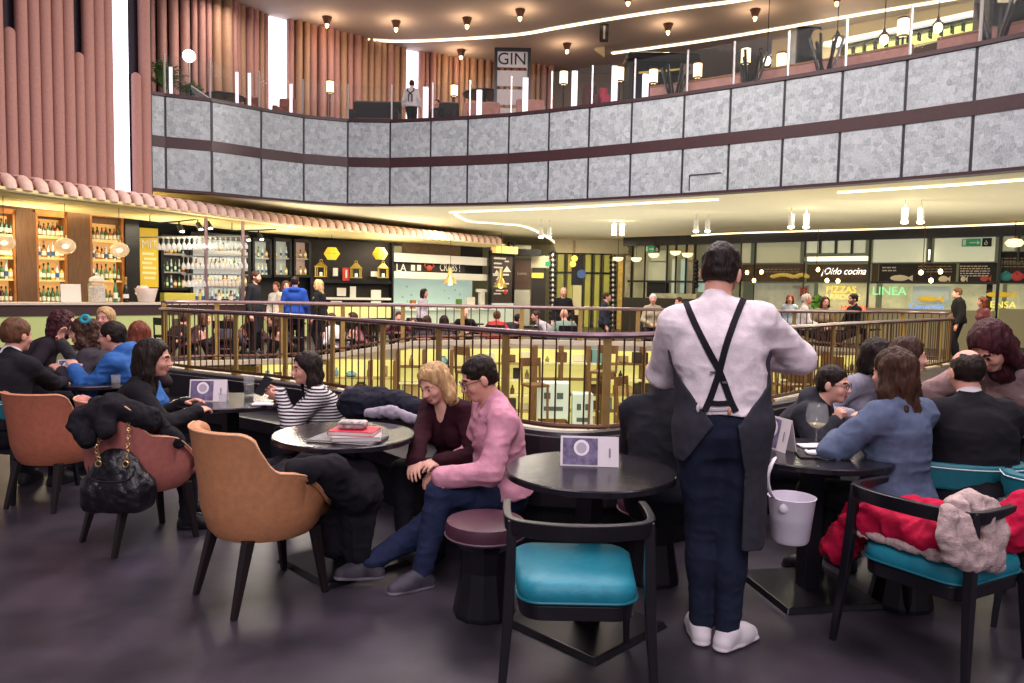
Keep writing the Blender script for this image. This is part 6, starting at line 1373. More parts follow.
def frame_chair(label, loc, rz, back_h=.715, pad=False):
    """black wooden chair, faces local +Y"""
    t = thing('wooden_armchair', label, 'chair', loc, rz)
    s = Sdf(); ax = (Vector((1, 0, 0)), Vector((0, 1, 0)), Vector((0, 0, 1)))
    # seat cushion, rounded trapezoid
    def outline(w0, w1, y0, y1, n=8, rr=.09):
        P = []
        for cx, cy, a0 in ((w1 - rr, y1 - rr, 0), (-w1 + rr, y1 - rr, 90), (-w0 + rr, y0 + rr, 180), (w0 - rr, y0 + rr, 270)):
            for k in range(n + 1): a = R(a0 + 90 * k / n); P.append((cx + rr * math.cos(a), cy + rr * math.sin(a)))
        return P
    mb = MB(); O = outline(.225, .25, -.235, .25); cx = lambda P, s_, z: [Vector((p[0] * s_, p[1] * s_, z)) for p in P]
    mb.loft([cx(O, .93, .385), cx(O, 1.0, .40), cx(O, 1.01, .43), cx(O, .985, .455), cx(O, .9, .472), cx(O, .6, .48), cx(O, .2, .482)]); c = mb.done('seat', M_TEAL, t, smooth=True, sharp=80)
    mb = MB(); q = [Vector((p[0] * 1.012, p[1] * 1.012, .402)) for p in O]; mb.tube(q + [q[0]], .006, 6); mb.done('piping', mat('turquoise_piping', '#166a7c', .5), c, smooth=True)
    mb = MB(); mb.loft([cx(O, .97, .33), cx(O, .98, .388)]); mb.done('seat_frame', M_BLACK, t, bevel=.004)
    for sx in (-1, 1):
        mb = MB(); mb.loft([[Vector((sx * (x + dx), y + dy, z)) for dx, dy in ((-w, -w), (w, -w), (w, w), (-w, w))] for x, y, z, w in ((.285, -.30, 0, .013), (.262, -.262, .34, .019), (.256, -.248, .5, .02), (.252, -.235, back_h, .017))]); mb.done('leg', M_BLACK, t, bevel=.004)
        mb = MB(); mb.loft([[Vector((sx * (x + dx), y + dy, z)) for dx, dy in ((-w, -w), (w, -w), (w, w), (-w, w))] for x, y, z, w in ((.262, .27, 0, .013), (.245, .23, .39, .019))]); mb.done('leg', M_BLACK, t, bevel=.004)
    # bowed back rail running into short arms
    P = spline([Vector((x, y, 0)) for x, y in ((-.27, .04), (-.272, -.10), (-.252, -.235), (-.15, -.30), (0, -.325), (.15, -.30), (.252, -.235), (.272, -.10), (.27, .04))], 6)
    mb = MB(); n = len(P); rings = []
    for i, p in enumerate(P):
        d = (P[min(i + 1, n - 1)] - P[max(i - 1, 0)]).normalized(); nn = Vector((-d.y, d.x, 0)); u = abs(i / (n - 1) - .5) * 2; hh = .06 * (1 - .55 * max(0, u - .5) * 2)
        z1 = back_h + .012 * (1 - u); rings.append([p - nn * .012 + Vector((0, 0, z1 - hh)), p + nn * .012 + Vector((0, 0, z1 - hh)), p + nn * .016 + Vector((0, 0, z1)), p - nn * .016 + Vector((0, 0, z1))])
    mb.loft(rings); br = mb.done('backrest', M_BLACK, t, bevel=.005)
    if pad:
        mb = MB(); rings = []
        Q = P[8:-8]; n = len(Q)
        for i, p in enumerate(Q):
            d = (Q[min(i + 1, n - 1)] - Q[max(i - 1, 0)]).normalized(); nn = Vector((-d.y, d.x, 0)); z1 = back_h + .02; hh = .13 if 3 < i < n - 4 else .085
            rings.append([p - nn * .026 + Vector((0, 0, z1 - hh)), p + nn * .026 + Vector((0, 0, z1 - hh)), p + nn * .03 + Vector((0, 0, z1)), p - nn * .03 + Vector((0, 0, z1))])
        mb.loft(rings); pd = mb.done('back_pad', mat('deep_teal_leather', '#12626f', .5, var=.1, vscale=25), t, bevel=.014)
        mb = MB(); mb.tube([r_[3] + (r_[0] - r_[3]) * .14 + (r_[3] - r_[2]) * .06 for r_ in rings], .003, 5); mb.done('stitching', mat('pale_thread', '#c9d4d6', .8), pd)
    return t
frame_chair('black wooden chair with turquoise seat, back to us, before the centre front table', (.265, 2.93, 0), 0)
frame_chair('black wooden chair with turquoise seat, piled with the red coat and pink scarf', (1.885, 3.225, 0), R(-57))
frame_chair('black chair with stitched turquoise back pad under the man in the black jacket', (2.38, 4.02, 0), R(-8), pad=True, back_h=.70)
frame_chair('turquoise backed chair at the right edge, beside the pink scarf', (2.72, 3.55, 0), R(-35), pad=True, back_h=.72)
frame_chair('turquoise backed chair at the far left under the man in the black sweater', (-3.62, 5.45, 0), R(-15), pad=True, back_h=.70)
def tub_chair(label, loc, rz, m, scale=1):
    """barrel armchair facing local +Y"""
    t = thing('tub_chair', label, 'chair', loc, rz); N = 72; amax = R(142); rings = []
    def hgt(a):
        a = abs(a) * 180 / PI
        pts = ((0, .85), (44, .85), (53, .835), (60, .77), (66, .70), (74, .665), (88, .655), (100, .635), (114, .57), (128, .49), (142, .455))
        for (a0, h0), (a1, h1) in zip(pts, pts[1:]):
            if a <= a1: u = (a - a0) / (a1 - a0); u = u * u * (3 - 2 * u) if a1 < 90 else u; return h0 + (h1 - h0) * u
        return pts[-1][1]
    inn, out = [], []
    for i in range(N + 1):
        a = -amax + 2 * amax * i / N; d = Vector((math.sin(a), -math.cos(a), 0)); H_ = hgt(a); top = []
        for z, ro in ((.325, .235), (.36, .262), (.46, .292), (.6, .305), (H_ - .03, .315 + .02 * (H_ > .75)), (H_ - .008, .318 + .022 * (H_ > .75))):
            z = min(z, H_ - .006); top.append(d * ro * (1 if abs(a) < 2 else 1) + Vector((0, .0, z)))
        for z, ro in ((H_, .298 + .018 * (H_ > .75)), (H_ - .008, .278 + .012 * (H_ > .75)), (H_ - .035, .27 + .01 * (H_ > .75)), (.55, .262), (.44, .255), (.34, .225)):
            z = min(z, H_) ; top.append(d * ro + Vector((0, 0, max(.34, z))))
        rings.append([Vector((p.x * 1.0, p.y * 1.0, p.z)) for p in top])
    mb = MB(); mb.loft(rings); sh_ = mb.done('shell', m, t, smooth=True, sharp=70)
    mb = MB(); mb.tube([r_[6] + (r_[5] - r_[6]) * .9 for r_ in rings], .005, 6); mb.done('piping', mat('piping_pale', '#c89a78', .6), sh_, smooth=True)
    P = [(.252 * math.sin(a), -.252 * math.cos(a)) for a in (-R(150) + R(300) * k / 30 for k in range(31))]; P = [(x, min(y, .26) + (.06 if y > .2 else 0)) for x, y in P]
    c3 = lambda s_, z: [Vector((x * s_, y * s_, z)) for x, y in P]
    mb = MB(); mb.loft([c3(.93, .36), c3(1.02, .385), c3(1.03, .43), c3(.98, .458), c3(.8, .468), c3(.3, .472)]); mb.done('seat', m, t, smooth=True, sharp=80)
    mb = MB(); mb.loft([c3(.85, .318), c3(.93, .362)]); mb.done('base_frame', M_LEG, t)
    for sx in (-1, 1):
        for y0, y1 in ((-.17, -.255), (.17, .215)):
            mb = MB(); mb.loft([[Vector((sx * (x + dx), y + dy, z)) for dx, dy in ((-w, -w), (w, -w), (w, w), (-w, w))] for x, y, z, w in ((.2, y1, 0, .014), (.172, y0, .34, .024))]); mb.done('leg', M_LEG, t, bevel=.004)
    t.scale = (scale,) * 3
    return t
tub_chair('orange leather tub chair in the left foreground, with a black coat on its seat', (-1.23, 3.71, 0), R(-44), M_TUB['orange'], 1.03)
tub_chair('rose leather tub chair under the long-haired woman, black handbag hung on it', (-2.22, 4.47, 0), R(-38), M_TUB['rose'], 1.04)
tub_chair('terracotta tub chair behind the man in the black sweater, at far left', (-3.18, 5.2, 0), R(-12), M_TUB['terra'], .95)
def pouf(label, x, y, m, top=.46):
    t = thing('pedestal_stool', label, 'stool', (x, y, 0)); mb = MB(); mb.lathe([(.15, 0), (.15, .02), (.135, .1), (.115, .22), (.13, top - .13), (.16, top - .09)], n=12); mb.done('pedestal', M_BLACK, t); mb = MB(); mb.lathe([(.165, top - .092), (.19, top - .08), (.195, top - .04), (.185, top - .008), (.12, top), (.01, top + .003)], n=28); s_ = mb.done('seat', m, t, smooth=True); mb = MB(); mb.torus((0, 0, top - .07), .192, .005, 28, 6); mb.done('piping', mat('stool_piping', '#6d5a62', .5), s_, smooth=True); return t
M_PLUML = mat('plum_leather', '#4a2a38', .35, var=.2)
pouf('low black pedestal stool with plum seat, left of the centre front table', -.11, 3.52, M_PLUML); pouf('black pedestal stool under the woman in stripes', -1.33, 5.62, M_PLUML); pouf('black pedestal stool under the man half hidden by the waiter', .78, 3.98, M_PLUML); pouf('black pedestal stool under the woman in the denim shirt', 2.0, 3.72, M_PLUML)
pouf('tall black pedestal stool under the woman bending forward in the rose knit', 3.22, 4.62, M_PLUML, .70)
# curved black banquette along the atrium
BQ = spline([Vector((atZ(x, y, .62).x, atZ(x, y, .62).y, 0)) for x, y in ((150, 370), (285, 386), (400, 404), (470, 420), (520, 431), (570, 436), (620, 433), (690, 423), (770, 408), (830, 397), (900, 387), (960, 381))], 4)
def bench(P, label):
    c0 = P[len(P) // 2]; t = thing('banquette', label, 'bench', (c0.x, c0.y, 0)); og = t.location.copy(); L_ = mat('black_leather', '#1e1a20', .4, var=.25, vscale=10, bump=.1, bscale=30)
    strip(P, -.08, .10, .06, .62, L_, 'backrest', t, og); strip(P, -.52, -.08, .30, .40, L_, 'seat', t, og); strip(P, -.46, .08, .0, .30, M_BLACKM, 'plinth', t, og)
    mb = MB(); mb.tube([p + Vector((0, 0, .62)) - og for p in P], .035, 8); mb.done('top_roll', L_, t, smooth=True)
bench(BQ, 'long curved black leather bench backing onto the near atrium railing')
# menu cards, folded tents with a lilac picture
def menu_card(x, y, z, rz, label, w=.20, h=.115):
    t = thing('menu_card', label, 'menu card', (x, y, z), rz, 'folded menu cards'); mp = mat('card_paper', '#e6dde2', .6)
    mb = MB(); mb.hexa([(-w / 2, -.035, 0), (w / 2, -.035, 0), (w / 2, -.032, 0), (-w / 2, -.032, 0), (-w / 2, -.002, h), (w / 2, -.002, h), (w / 2, .001, h), (-w / 2, .001, h)]); f0 = mb.done('front_leaf', mp, t)
    mb = MB(); mb.hexa([(-w / 2, .032, 0), (w / 2, .032, 0), (w / 2, .035, 0), (-w / 2, .035, 0), (-w / 2, -.001, h), (w / 2, -.001, h), (w / 2, .002, h), (-w / 2, .002, h)]); mb.done('back_leaf', mp, t)
    T = lambda x_, z_, o=.002: Vector((x_, -.035 + .033 * z_ / h - o, z_))
    mb = MB(); mb.extr([T(-w * .46, h * .06), T(w * .14, h * .06), T(w * .14, h * .94), T(-w * .46, h * .94)], (0, -.0008, 0)); mb.done('picture', mat('card_lilac', '#8d80a8', .6, col2='#4d4358', vscale=28), f0)
    def disc(c, z, r_, o, m, nm):
        mb = MB(); mb.extr([T(c + r_ * math.cos(a), z + r_ * math.sin(a), o) for a in (2 * PI * k / 16 for k in range(16))], (0, -.0008, 0)); mb.done(nm, m, f0)
    disc(-w * .14, h * .62, h * .27, .003, mat('card_white', '#efe9ee', .6), 'round_emblem'); disc(-w * .14, h * .62, h * .18, .004, mat('card_grey', '#b9aebc', .6), 'round_emblem')
    mb = MB(); mb.extr([T(w * .33, h * .32, .003), T(w * .36, h * .32, .003), T(w * .36, h * .62, .003), T(w * .33, h * .62, .003)], (0, -.0008, 0)); mb.done('small_print', mat('card_print', '#8a8088', .7), f0)
    return t
p = atZ(589, 465, .74); menu_card(p.x, p.y, .741, R(-3), 'white menu card with a lilac picture on the centre front table', .27, .135)
p = atZ(209, 401, .74); menu_card(p.x, p.y, .741, R(6), 'menu card with a lilac picture on the table of the two women', .25, .15)
p = atZ(72, 377, .74); menu_card(p.x, p.y, .741, R(28), 'menu card on the far left table, before the blue jacket', .2, .15)
p = atZ(778, 449, .74); menu_card(p.x, p.y, .741, R(-75), 'menu card standing edge-on beside the hip of the waiter', .22, .17)
# stack on the table with the red book
p = atZ(352, 440, .74); B0 = p
def slab(name, label, cat, c, size, rz, m, edge=None):
    t = thing(name, label, cat, c, rz); w, d, h_ = size; mb = MB(); mb.box((0, 0, h_ / 2), (w - .006, d - .006, h_ - .004)); mb.done('pages', edge or mat('paper_pages', '#d8d0cc', .8), t); mb = MB(); mb.box((0, 0, h_ - .001), (w, d, .003)); mb.box((0, 0, .0015), (w, d, .003)); mb.box((-w / 2, 0, h_ / 2), (.003, d, h_)); mb.done('cover', m, t); return t
slab('magazine', 'dark magazine at the bottom of the stack with the red book', 'magazine', (B0.x - .02, B0.y + .01, .741), (.36, .25, .012), R(-12), mat('magazine_dark', '#37343c', .4, col2='#7d7a80', vscale=14)); slab('book', 'white book between the dark magazine and the red book', 'book', (B0.x + .03, B0.y - .01, .7535), (.25, .2, .022), R(8), mat('book_grey', '#a9a4a6', .6)); slab('book', 'red book on top of the white book', 'book', (B0.x + .015, B0.y + .01, .776), (.24, .18, .022), R(-6), mat('book_red', '#c0203c', .5))
t = thing('wallet', 'pale patterned purse lying on the red book', 'purse', (B0.x, B0.y + .02, .799), R(-4)); mb = MB(); mb.box((0, 0, .022), (.15, .09, .042)); mb.done('body', mat('purse_pattern', '#cfc4c0', .6, col2='#6d6260', vscale=40), t, bevel=.015, seg=3); mb = MB(); mb.box((0, -.044, .03), (.13, .006, .006)); mb.done('zip', M_STEEL, t)
# glasses
def tumbler(x, y, z, label, dark=0, h_=.12, r_=.035):
    t = thing('drinking_glass', label, 'glass', (x, y, z)); mb = MB(); mb.lathe([(r_ * .85, 0), (r_, h_), (r_ * .93, h_), (r_ * .8, .012), (.001, .012)], n=20, caps=False); mb.lathe([(.001, 0.0005), (r_ * .85, 0.0005)], n=20, caps=False); mb.done('glass_wall', mat('drink_glass', '#c9ccd0', .03, alpha=.16, spec=1.0), t, smooth=True)
    if dark: mb = MB(); mb.lathe([(.001, .014), (r_ * .78, .014), (r_ * .84, .014 + dark), (.001, .014 + dark)], n=18); mb.done('drink', mat('dark_drink', '#2a1612', .1), t, smooth=True)
    return t
p = atZ(249, 396, .74); tumbler(p.x, p.y, .741, 'tall glass with dark drink before the woman in stripes', .07, .15, .04); p = atZ(224, 408, .74); tumbler(p.x, p.y, .741, 'short empty glass beside the menu card of the two women', 0, .1, .036); p = atZ(116, 388, .74); tumbler(p.x, p.y, .741, 'small glass on the far left table', .03, .1)
p = atZ(816, 444, .74); t = thing('wine_glass', 'large balloon wine glass on the table right of the waiter', 'wine glass', (p.x, p.y, .741)); G_ = mat('wine_glass_clear', '#c3c6c8', .02, alpha=.14, spec=1.0)
mb = MB(); mb.lathe([(.001, .0), (.04, .0), (.04, .003), (.006, .008), (.0045, .02), (.0045, .075), (.012, .085)], n=24, caps=False); mb.done('stem', G_, t, smooth=True); mb = MB(); mb.lathe([(.012, .083), (.035, .095), (.056, .125), (.061, .155), (.055, .195), (.046, .225), (.0455, .225), (.0535, .195), (.0595, .155), (.0545, .126), (.034, .097), (.001, .086)], n=28, caps=False); mb.done('bowl', G_, t, smooth=True); mb = MB(); mb.lathe([(.001, .09), (.033, .1), (.045, .113), (.001, .113)], n=24); mb.done('wine', mat('pale_wine', '#cfc58a', .05, alpha=.5), t, smooth=True)
# napkins and dark trays
def napkin(px, py, w, d, rz, label, z=.741):
    p = atZ(px, py, z); s = Sdf(); s.rbox((p.x, p.y, z + .007), (Vector((math.cos(rz), math.sin(rz), 0)), Vector((-math.sin(rz), math.cos(rz), 0)), Vector((0, 0, 1))), (w / 2, d / 2, .006), r=.004); s.noise(.004, 30, 2); V, Fc = s.mesh(.005); V[:, 2] = np.maximum(V[:, 2], z + .0005); o = np_mesh('napkin', V, Fc, [mat('paper_napkin', '#dcd6da', .9)], origin=(p.x, p.y, z)); o.location = (p.x, p.y, z); tag(o, label, 'napkin')
napkin(815, 447, .17, .1, .1, 'crumpled white napkin at the foot of the wine glass'); napkin(822, 454, .16, .08, -.2, 'white napkin on the dark tray in front of the wine glass', .751); napkin(263, 405, .14, .09, .2, 'white napkin under the hands of the woman in stripes'); napkin(196, 410, .12, .1, -.3, 'white napkin beside the long-haired woman'); 
p = atZ(822, 457, .74); t = thing('serving_tray', 'small dark tray under the white napkin near the wine glass', 'tray', (p.x, p.y, .741), R(-8)); mb = MB(); mb.box((0, 0, .004), (.24, .13, .008)); mb.done('tray_base', M_BLACKM, t, bevel=.003); mb = MB(); mb.torus((0, 0, .008), .1, .004, 28, 6, sx=1.1, sy=.6); mb.done('rim', M_BLACK, t, smooth=True)
# ice bucket hooked on the table edge
p = atY(790, 541, 3.33); t = thing('ice_bucket', 'translucent white bucket hanging by its handle at the table edge beside the waiter', 'bucket', (p.x, p.y, p.z), R(0)); PB = mat('frosted_plastic', '#d9d2df', .4, alpha=.82, emit=0)
mb = MB(); mb.lathe([(.001, .004), (.072, .0), (.08, .012), (.1, .2), (.104, .206), (.1, .208), (.096, .2), (.077, .014), (.001, .012)], n=32, caps=False, sx=1.02); mb.done('bucket_body', PB, t, smooth=True)
mb = MB(); mb.tube(spline([(-.085, -.03, .2), (-.115, -.035, .24), (-.125, -.03, .30), (-.1, .0, .345), (-.075, .04, .36), (-.06, .08, .357)], 5), .011, 8, sx=1.5, sy=.6); mb.done('handle', mat('frosted_handle', '#e2dce6', .4), t, smooth=True); mb = MB(); mb.ell((-.062, -.075, .17), (.022, .014, .022), 12, 8); mb.done('handle_boss', mat('frosted_handle', '#e2dce6', .4), t, smooth=True)
mb = MB(); mb.lathe([(.001, .016), (.078, .016), (.088, .11), (.001, .112)], n=24); mb.done('ice', mat('ice_water', '#cfcbd6', .3, var=.1, vscale=30), t, smooth=True)
AXS = (Vector((1, 0, 0)), Vector((0, 1, 0)), Vector((0, 0, 1)))
def clothheap(name, label, cat, caps, m, h=.009, folds=.012, freq=16, seed=1, floor=None, k=.03, streak=None):
    s = Sdf()
    for a, b, ra, rb, fl in caps: s.cap(a, b, ra, rb, k=k, flat=fl)
    s.noise(-folds * 1.7, streak or freq, seed).noise(-folds * .8, freq * 2.3, seed + 3).noise(folds * .12, freq * 6, seed + 5); V, Fc = s.mesh(h)
    if floor is not None: V[:, 2] = np.maximum(V[:, 2], floor)
    c = V.mean(0); org = (float(c[0]), float(c[1]), float(V[:, 2].min())); o = np_mesh(name, V, Fc, [m], origin=org); o.location = org; return tag(o, label, cat)
Zv = Vector((0, 0, 1))
# black coat over the orange tub chair, spilling forward under the table
c0 = Vector((-1.23, 3.71, 0)); fd = Vector((math.sin(R(44)), math.cos(R(44)), 0)); sd = Vector((fd.y, -fd.x, 0))
BLKCOAT = cloth('black_coat', '#17151c', .9)
clothheap('coat', 'black coat draped over the seat of the orange tub chair and hanging down in front', 'coat', [(c0 + fd * -.05 + sd * .1 + Zv * .56, c0 + fd * .28 + sd * .12 + Zv * .60, .1, .1, None), (c0 + fd * .1 - sd * .1 + Zv * .55, c0 + fd * .33 - sd * .05 + Zv * .57, .1, .1, None), (c0 + fd * .22 + sd * .12 + Zv * .60, c0 + fd * .42 + sd * .2 + Zv * .5, .12, .13, None), (c0 + fd * .42 + sd * .2 + Zv * .5, c0 + fd * .40 + sd * .22 + Zv * .2, .13, .09, (fd, .7)), (c0 + fd * .3 + sd * .02 + Zv * .52, c0 + fd * .38 + sd * .04 + Zv * .18, .12, .09, (fd, .7)), (c0 + fd * .2 + sd * .26 + Zv * .62, c0 + fd * .38 + sd * .28 + Zv * .5, .07, .1, None), (c0 + fd * .02 + sd * .27 + Zv * .67, c0 + fd * .22 + sd * .28 + Zv * .63, .045, .08, None)], BLKCOAT, folds=.016, freq=9, streak=(12, 12, 5))
# handbag on the rose tub chair
b = atY(118, 480, 4.12); t = thing('handbag', 'black leather handbag with chain straps hanging on the rose tub chair', 'bag', (b.x, b.y, b.z - .17)); og = t.location.copy()
s = Sdf(); s.ell(b + Zv * -.03, AXS, (.185, .085, .145), k=.03); s.rbox(b + Zv * -.09, AXS, (.185, .075, .08), r=.05, k=.06); s.ell(b + Zv * .09, AXS, (.12, .05, .09), k=.05); s.noise(.012, (16, 16, 7), 6).noise(.004, 40, 2); V, Fc = s.mesh(.006); np_mesh('bag_body', V, Fc, [mat('bag_leather', '#15131a', .32, var=.2, bump=.2, bscale=90)], t, og)
for q in (-1, 1):
    P = spline([b + Vector((.075 * q - .0, -.05, .12)), b + Vector((.085 * q, -.055, .2)), b + Vector((.06 * q + .01, -.01, .3)), b + Vector((.02 * q + .01, .05, .34))], 6); P = resample(P, .022); mb = MB()
    for i, p in enumerate(P[:-1]): d = P[i + 1] - p; mb.torus(p + d * .5 - og, .009, .003, 10, 5, axis=d.cross(Vector((0, 0, 1)) if i % 2 else Vector((1, .3, 0))))
    mb.done('chain_strap', mat('chain_gold', '#c7a978', .3, metal=.8), t, smooth=True); mb = MB(); mb.torus(b + Vector((.075 * q, -.062, .105)) - og, .016, .005, 14, 6, axis=(0, 1, 0)); mb.done('strap_ring', mat('chain_gold', '#c7a978', .3, metal=.8), t, smooth=True)
mb = MB(); mb.tube(spline([b + Vector((-.13, -.06, .09)) - og, b + Vector((-.09, -.085, .02)) - og, b + Vector((.09, -.085, .02)) - og, b + Vector((.13, -.06, .09)) - og], 5), .004, 5); mb.done('seam', M_BLACKM, t)
# coat of the long-haired woman over the back of her chair
a = atY(88, 432, 4.25); clothheap('coat', 'black coat hung over the back of the rose tub chair', 'coat', [(atY(84, 418, 4.16), atY(112, 408, 4.16), .07, .075, None), (atY(112, 408, 4.16), atY(150, 420, 4.22), .07, .065, None), (atY(80, 424, 4.12), atY(88, 438, 4.06), .06, .05, None), (atY(100, 416, 4.12), atY(106, 430, 4.06), .06, .05, None), (atY(150, 420, 4.3), atY(176, 440, 4.35), .06, .05, None), (atY(100, 410, 4.2), atY(120, 420, 4.35), .07, .06, None)], BLKCOAT, folds=.012, freq=14, seed=4)
# the red coat and scarf on the right-hand chair
cc = Vector((1.885, 3.225, 0)); fr = Vector((math.sin(R(57)), math.cos(R(57)), 0)); rr_ = Vector((fr.y, -fr.x, 0))
RED = cloth('red_wool', '#b8123e', .85, b=.5)
clothheap('coat', 'bright red coat lying on the turquoise seat of the right-hand chair, one end hanging down', 'coat', [(cc - rr_ * .2 - fr * .16 + Zv * .555, cc + rr_ * .12 - fr * .16 + Zv * .56, .075, .08, None), (cc - rr_ * .15 + fr * .05 + Zv * .55, cc + rr_ * .16 + fr * .05 + Zv * .57, .08, .08, None), (cc - rr_ * .2 - fr * .05 + Zv * .55, cc - rr_ * .34 - fr * .04 + Zv * .5, .07, .06, None), (cc - rr_ * .34 - fr * .04 + Zv * .5, cc - rr_ * .42 - fr * .06 + Zv * .33, .06, .075, (fr, .5)), (cc - rr_ * .33 - fr * .14 + Zv * .48, cc - rr_ * .38 - fr * .16 + Zv * .36, .04, .045, (fr, .5)), (cc + rr_ * .2 + fr * .16 + Zv * .57, cc + rr_ * .25 + fr * .2 + Zv * .68, .08, .055, None)], RED, folds=.02, freq=11, seed=8, streak=(14, 14, 8))
PKS = cloth('pink_scarf', '#b8a2a0', .95, b=1.2, bs=160, var=.2)
tx = lambda px, py, Y: atY(px, py, Y)
caps = []
def chain(P, r_, fl=None):
    for a, b in zip(P, P[1:]): caps.append((a, b, r_, r_, fl))
chain([tx(948, 512, 2.88), tx(946, 535, 2.86), tx(954, 556, 2.86), tx(972, 564, 2.88), tx(988, 556, 2.92)], .034); chain([tx(958, 506, 2.92), tx(962, 530, 2.88), tx(972, 550, 2.88), tx(984, 550, 2.92)], .034); chain([tx(972, 502, 2.98), tx(984, 520, 2.94), tx(992, 542, 2.94), tx(990, 562, 2.93)], .036); chain([tx(955, 503, 2.95), tx(972, 498, 3.0), tx(990, 508, 3.0), tx(998, 530, 2.98), tx(994, 558, 2.96)], .034); chain([tx(985, 560, 2.95), tx(996, 566, 2.97)], .03)
clothheap('scarf', 'pale pink knitted scarf looped over the corner of the right-hand chair', 'scarf', caps, PKS, h=.006, folds=.008, freq=18, seed=3, k=.012)
clothheap('shawl', 'thin pale pink shawl edge showing under the red coat on the turquoise seat', 'shawl', [(cc - rr_ * .22 - fr * .22 + Zv * .5, cc + rr_ * .1 - fr * .23 + Zv * .5, .016, .014, None), (cc + rr_ * .1 - fr * .23 + Zv * .5, cc + rr_ * .24 - fr * .18 + Zv * .51, .014, .018, None)], PKS, h=.006, folds=.01, freq=22, seed=5)
clothheap('handbag', 'small black bag at the right end of the right-hand chair', 'bag', [(tx(1003, 512, 3.2), tx(1016, 500, 3.3), .05, .04, None), (tx(1004, 520, 3.2), tx(1015, 516, 3.25), .05, .045, None)], mat('bag_leather', '#15131a', .32), folds=.006, seed=2)
# coats on the bench by the blonde woman
clothheap('coat', 'dark navy coat heaped on the bench left of the blonde woman', 'coat', [(atY(352, 404, 5.2), atY(395, 405, 5.1), .1, .09, None), (atY(395, 405, 5.1), atY(418, 410, 4.9), .09, .07, None), (atY(360, 398, 5.3), atY(380, 398, 5.2), .08, .08, None)], cloth('navy_coat', '#1c1d2a', .9), folds=.016, freq=11, seed=12)
clothheap('scarf', 'pale lilac scarf trailing over the navy coat on the bench', 'scarf', [(atY(368, 413, 4.75), atY(392, 412, 4.7), .026, .035, None), (atY(392, 412, 4.7), atY(416, 420, 4.62), .035, .025, None)], cloth('lilac_scarf', '#9a929f', .9), folds=.01, freq=20, seed=14)
clothheap('jacket', 'mauve jacket bundled behind the woman in stripes', 'jacket', [(atY(345, 404, 5.7), atY(352, 392, 5.7), .07, .05, None), (atY(345, 410, 5.6), atY(362, 414, 5.4), .06, .05, None)], cloth('mauve_jacket', '#5a4a56', .9), folds=.012, freq=16, seed=15)
# ---------------------------------------------------------------- the people at the near tables
from mathutils.bvhtree import BVHTree
PX = atY
# ---- the waiter, standing with his back to us
WY = 3.17
SHIRT = cloth('white_shirt', '#e2d6da', .8, b=.3); JEANS = cloth('navy_jeans', '#1d2336', .85, b=.5, bs=200); APRON = cloth('charcoal_apron', '#34333c', .9, b=.5, bs=220)
wl_ = atZ(699, 643, .085); wr_ = atZ(735, 648, .085)
wj = person('waiter standing with his back to us in white shirt, crossed braces and dark apron', Vector((.912, 3.19, .945)), 79, stand=True, lean=(4, -4.6), head=(-14, 16, 3), S=1.03, fat=1.06,
    hands={'L': (PX(702, 362, 3.60), Vector((-.7, -.05, -.55))), 'R': (PX(745, 352, 3.50), Vector((1, -.1, -.5)))}, feet={'L': Vector((.868, 3.27, .087)), 'R': Vector((.972, 3.20, .087)), 'Lf': Vector((.05, 1, 0)), 'Rf': Vector((.8, .6, 0))},
    h=.0055, top='white_shirt', top_mat=SHIRT, neck='collar', roll=True, bottom_mat=JEANS, shoe_mat=mat('white_canvas', '#e4dde2', .6), sole=mat('white_rubber', '#d9d2d6', .5), hair='short', hair_mat='black', beard=True, top_loose=.022, hair_seed=5, fold=1.0, tuck=True)
body = wj['body']; org = wj['org']; S_ = wj['S']; hip, u1, u2, f2, rt, mid, sh = (wj[k] for k in ('hip', 'u1', 'u2', 'f2', 'rt', 'mid', 'sh'))
s = Sdf(); wj['torso'](s, .037); s.ell(hip + u1 * .0, (wj['r'], wj['f'], Zv), (.182, .15, .2), k=.05)
for q in (-1, 1): s.cap(hip + wj['r'] * .085 * q - Zv * .08, hip + wj['r'] * .09 * q + Zv * -.5, .112, .10, k=.06)
s.cap(hip - Zv * .1 + wj['f'] * .05, hip - Zv * .5 + wj['f'] * .08, .13, .12, k=.06)
hipn = np.array(hip); rv, fv = A3(wj['r']), A3(wj['f'])
def inner(P):   # hollow out: the apron is a cloth about 1 cm thick
    return np.full(len(P), 1., np.float32)
def back_open(P):
    q = P - A3(hip); x = q @ rv; y = q @ fv; z = q[:, 2]
    w_up = .05 + np.clip((z - .07) / .22, 0, 1) * .17 + np.where(z > .285, .3, 0)      # V of shirt above the waist tie
    left = np.where(z > .07, w_up, np.clip(.05 + (.07 - z) * .65, 0, .3)); right = np.where(z > .07, w_up, np.clip(.045 + (.07 - z) * .2, 0, .085))
    return -np.minimum(np.minimum(x + left, right - x), np.where(z < 0, .06, 0) - y)                            # negative inside the opening, rear half only
s.sub_fn(back_open); s.sub_fn(lambda P: np.maximum(((P - A3(hip)) @ rv) + .135, (P - A3(hip))[:, 2] + .10)); s.cut(-Zv, hip - Zv * .47); s.cut(Zv, hip + Zv * .37); s.noise(.005, (7, 7, 5), 9).noise(.002, 30, 2)
V, Fc = s.mesh(.0065); np_mesh('apron', V, Fc, [APRON], body, org)
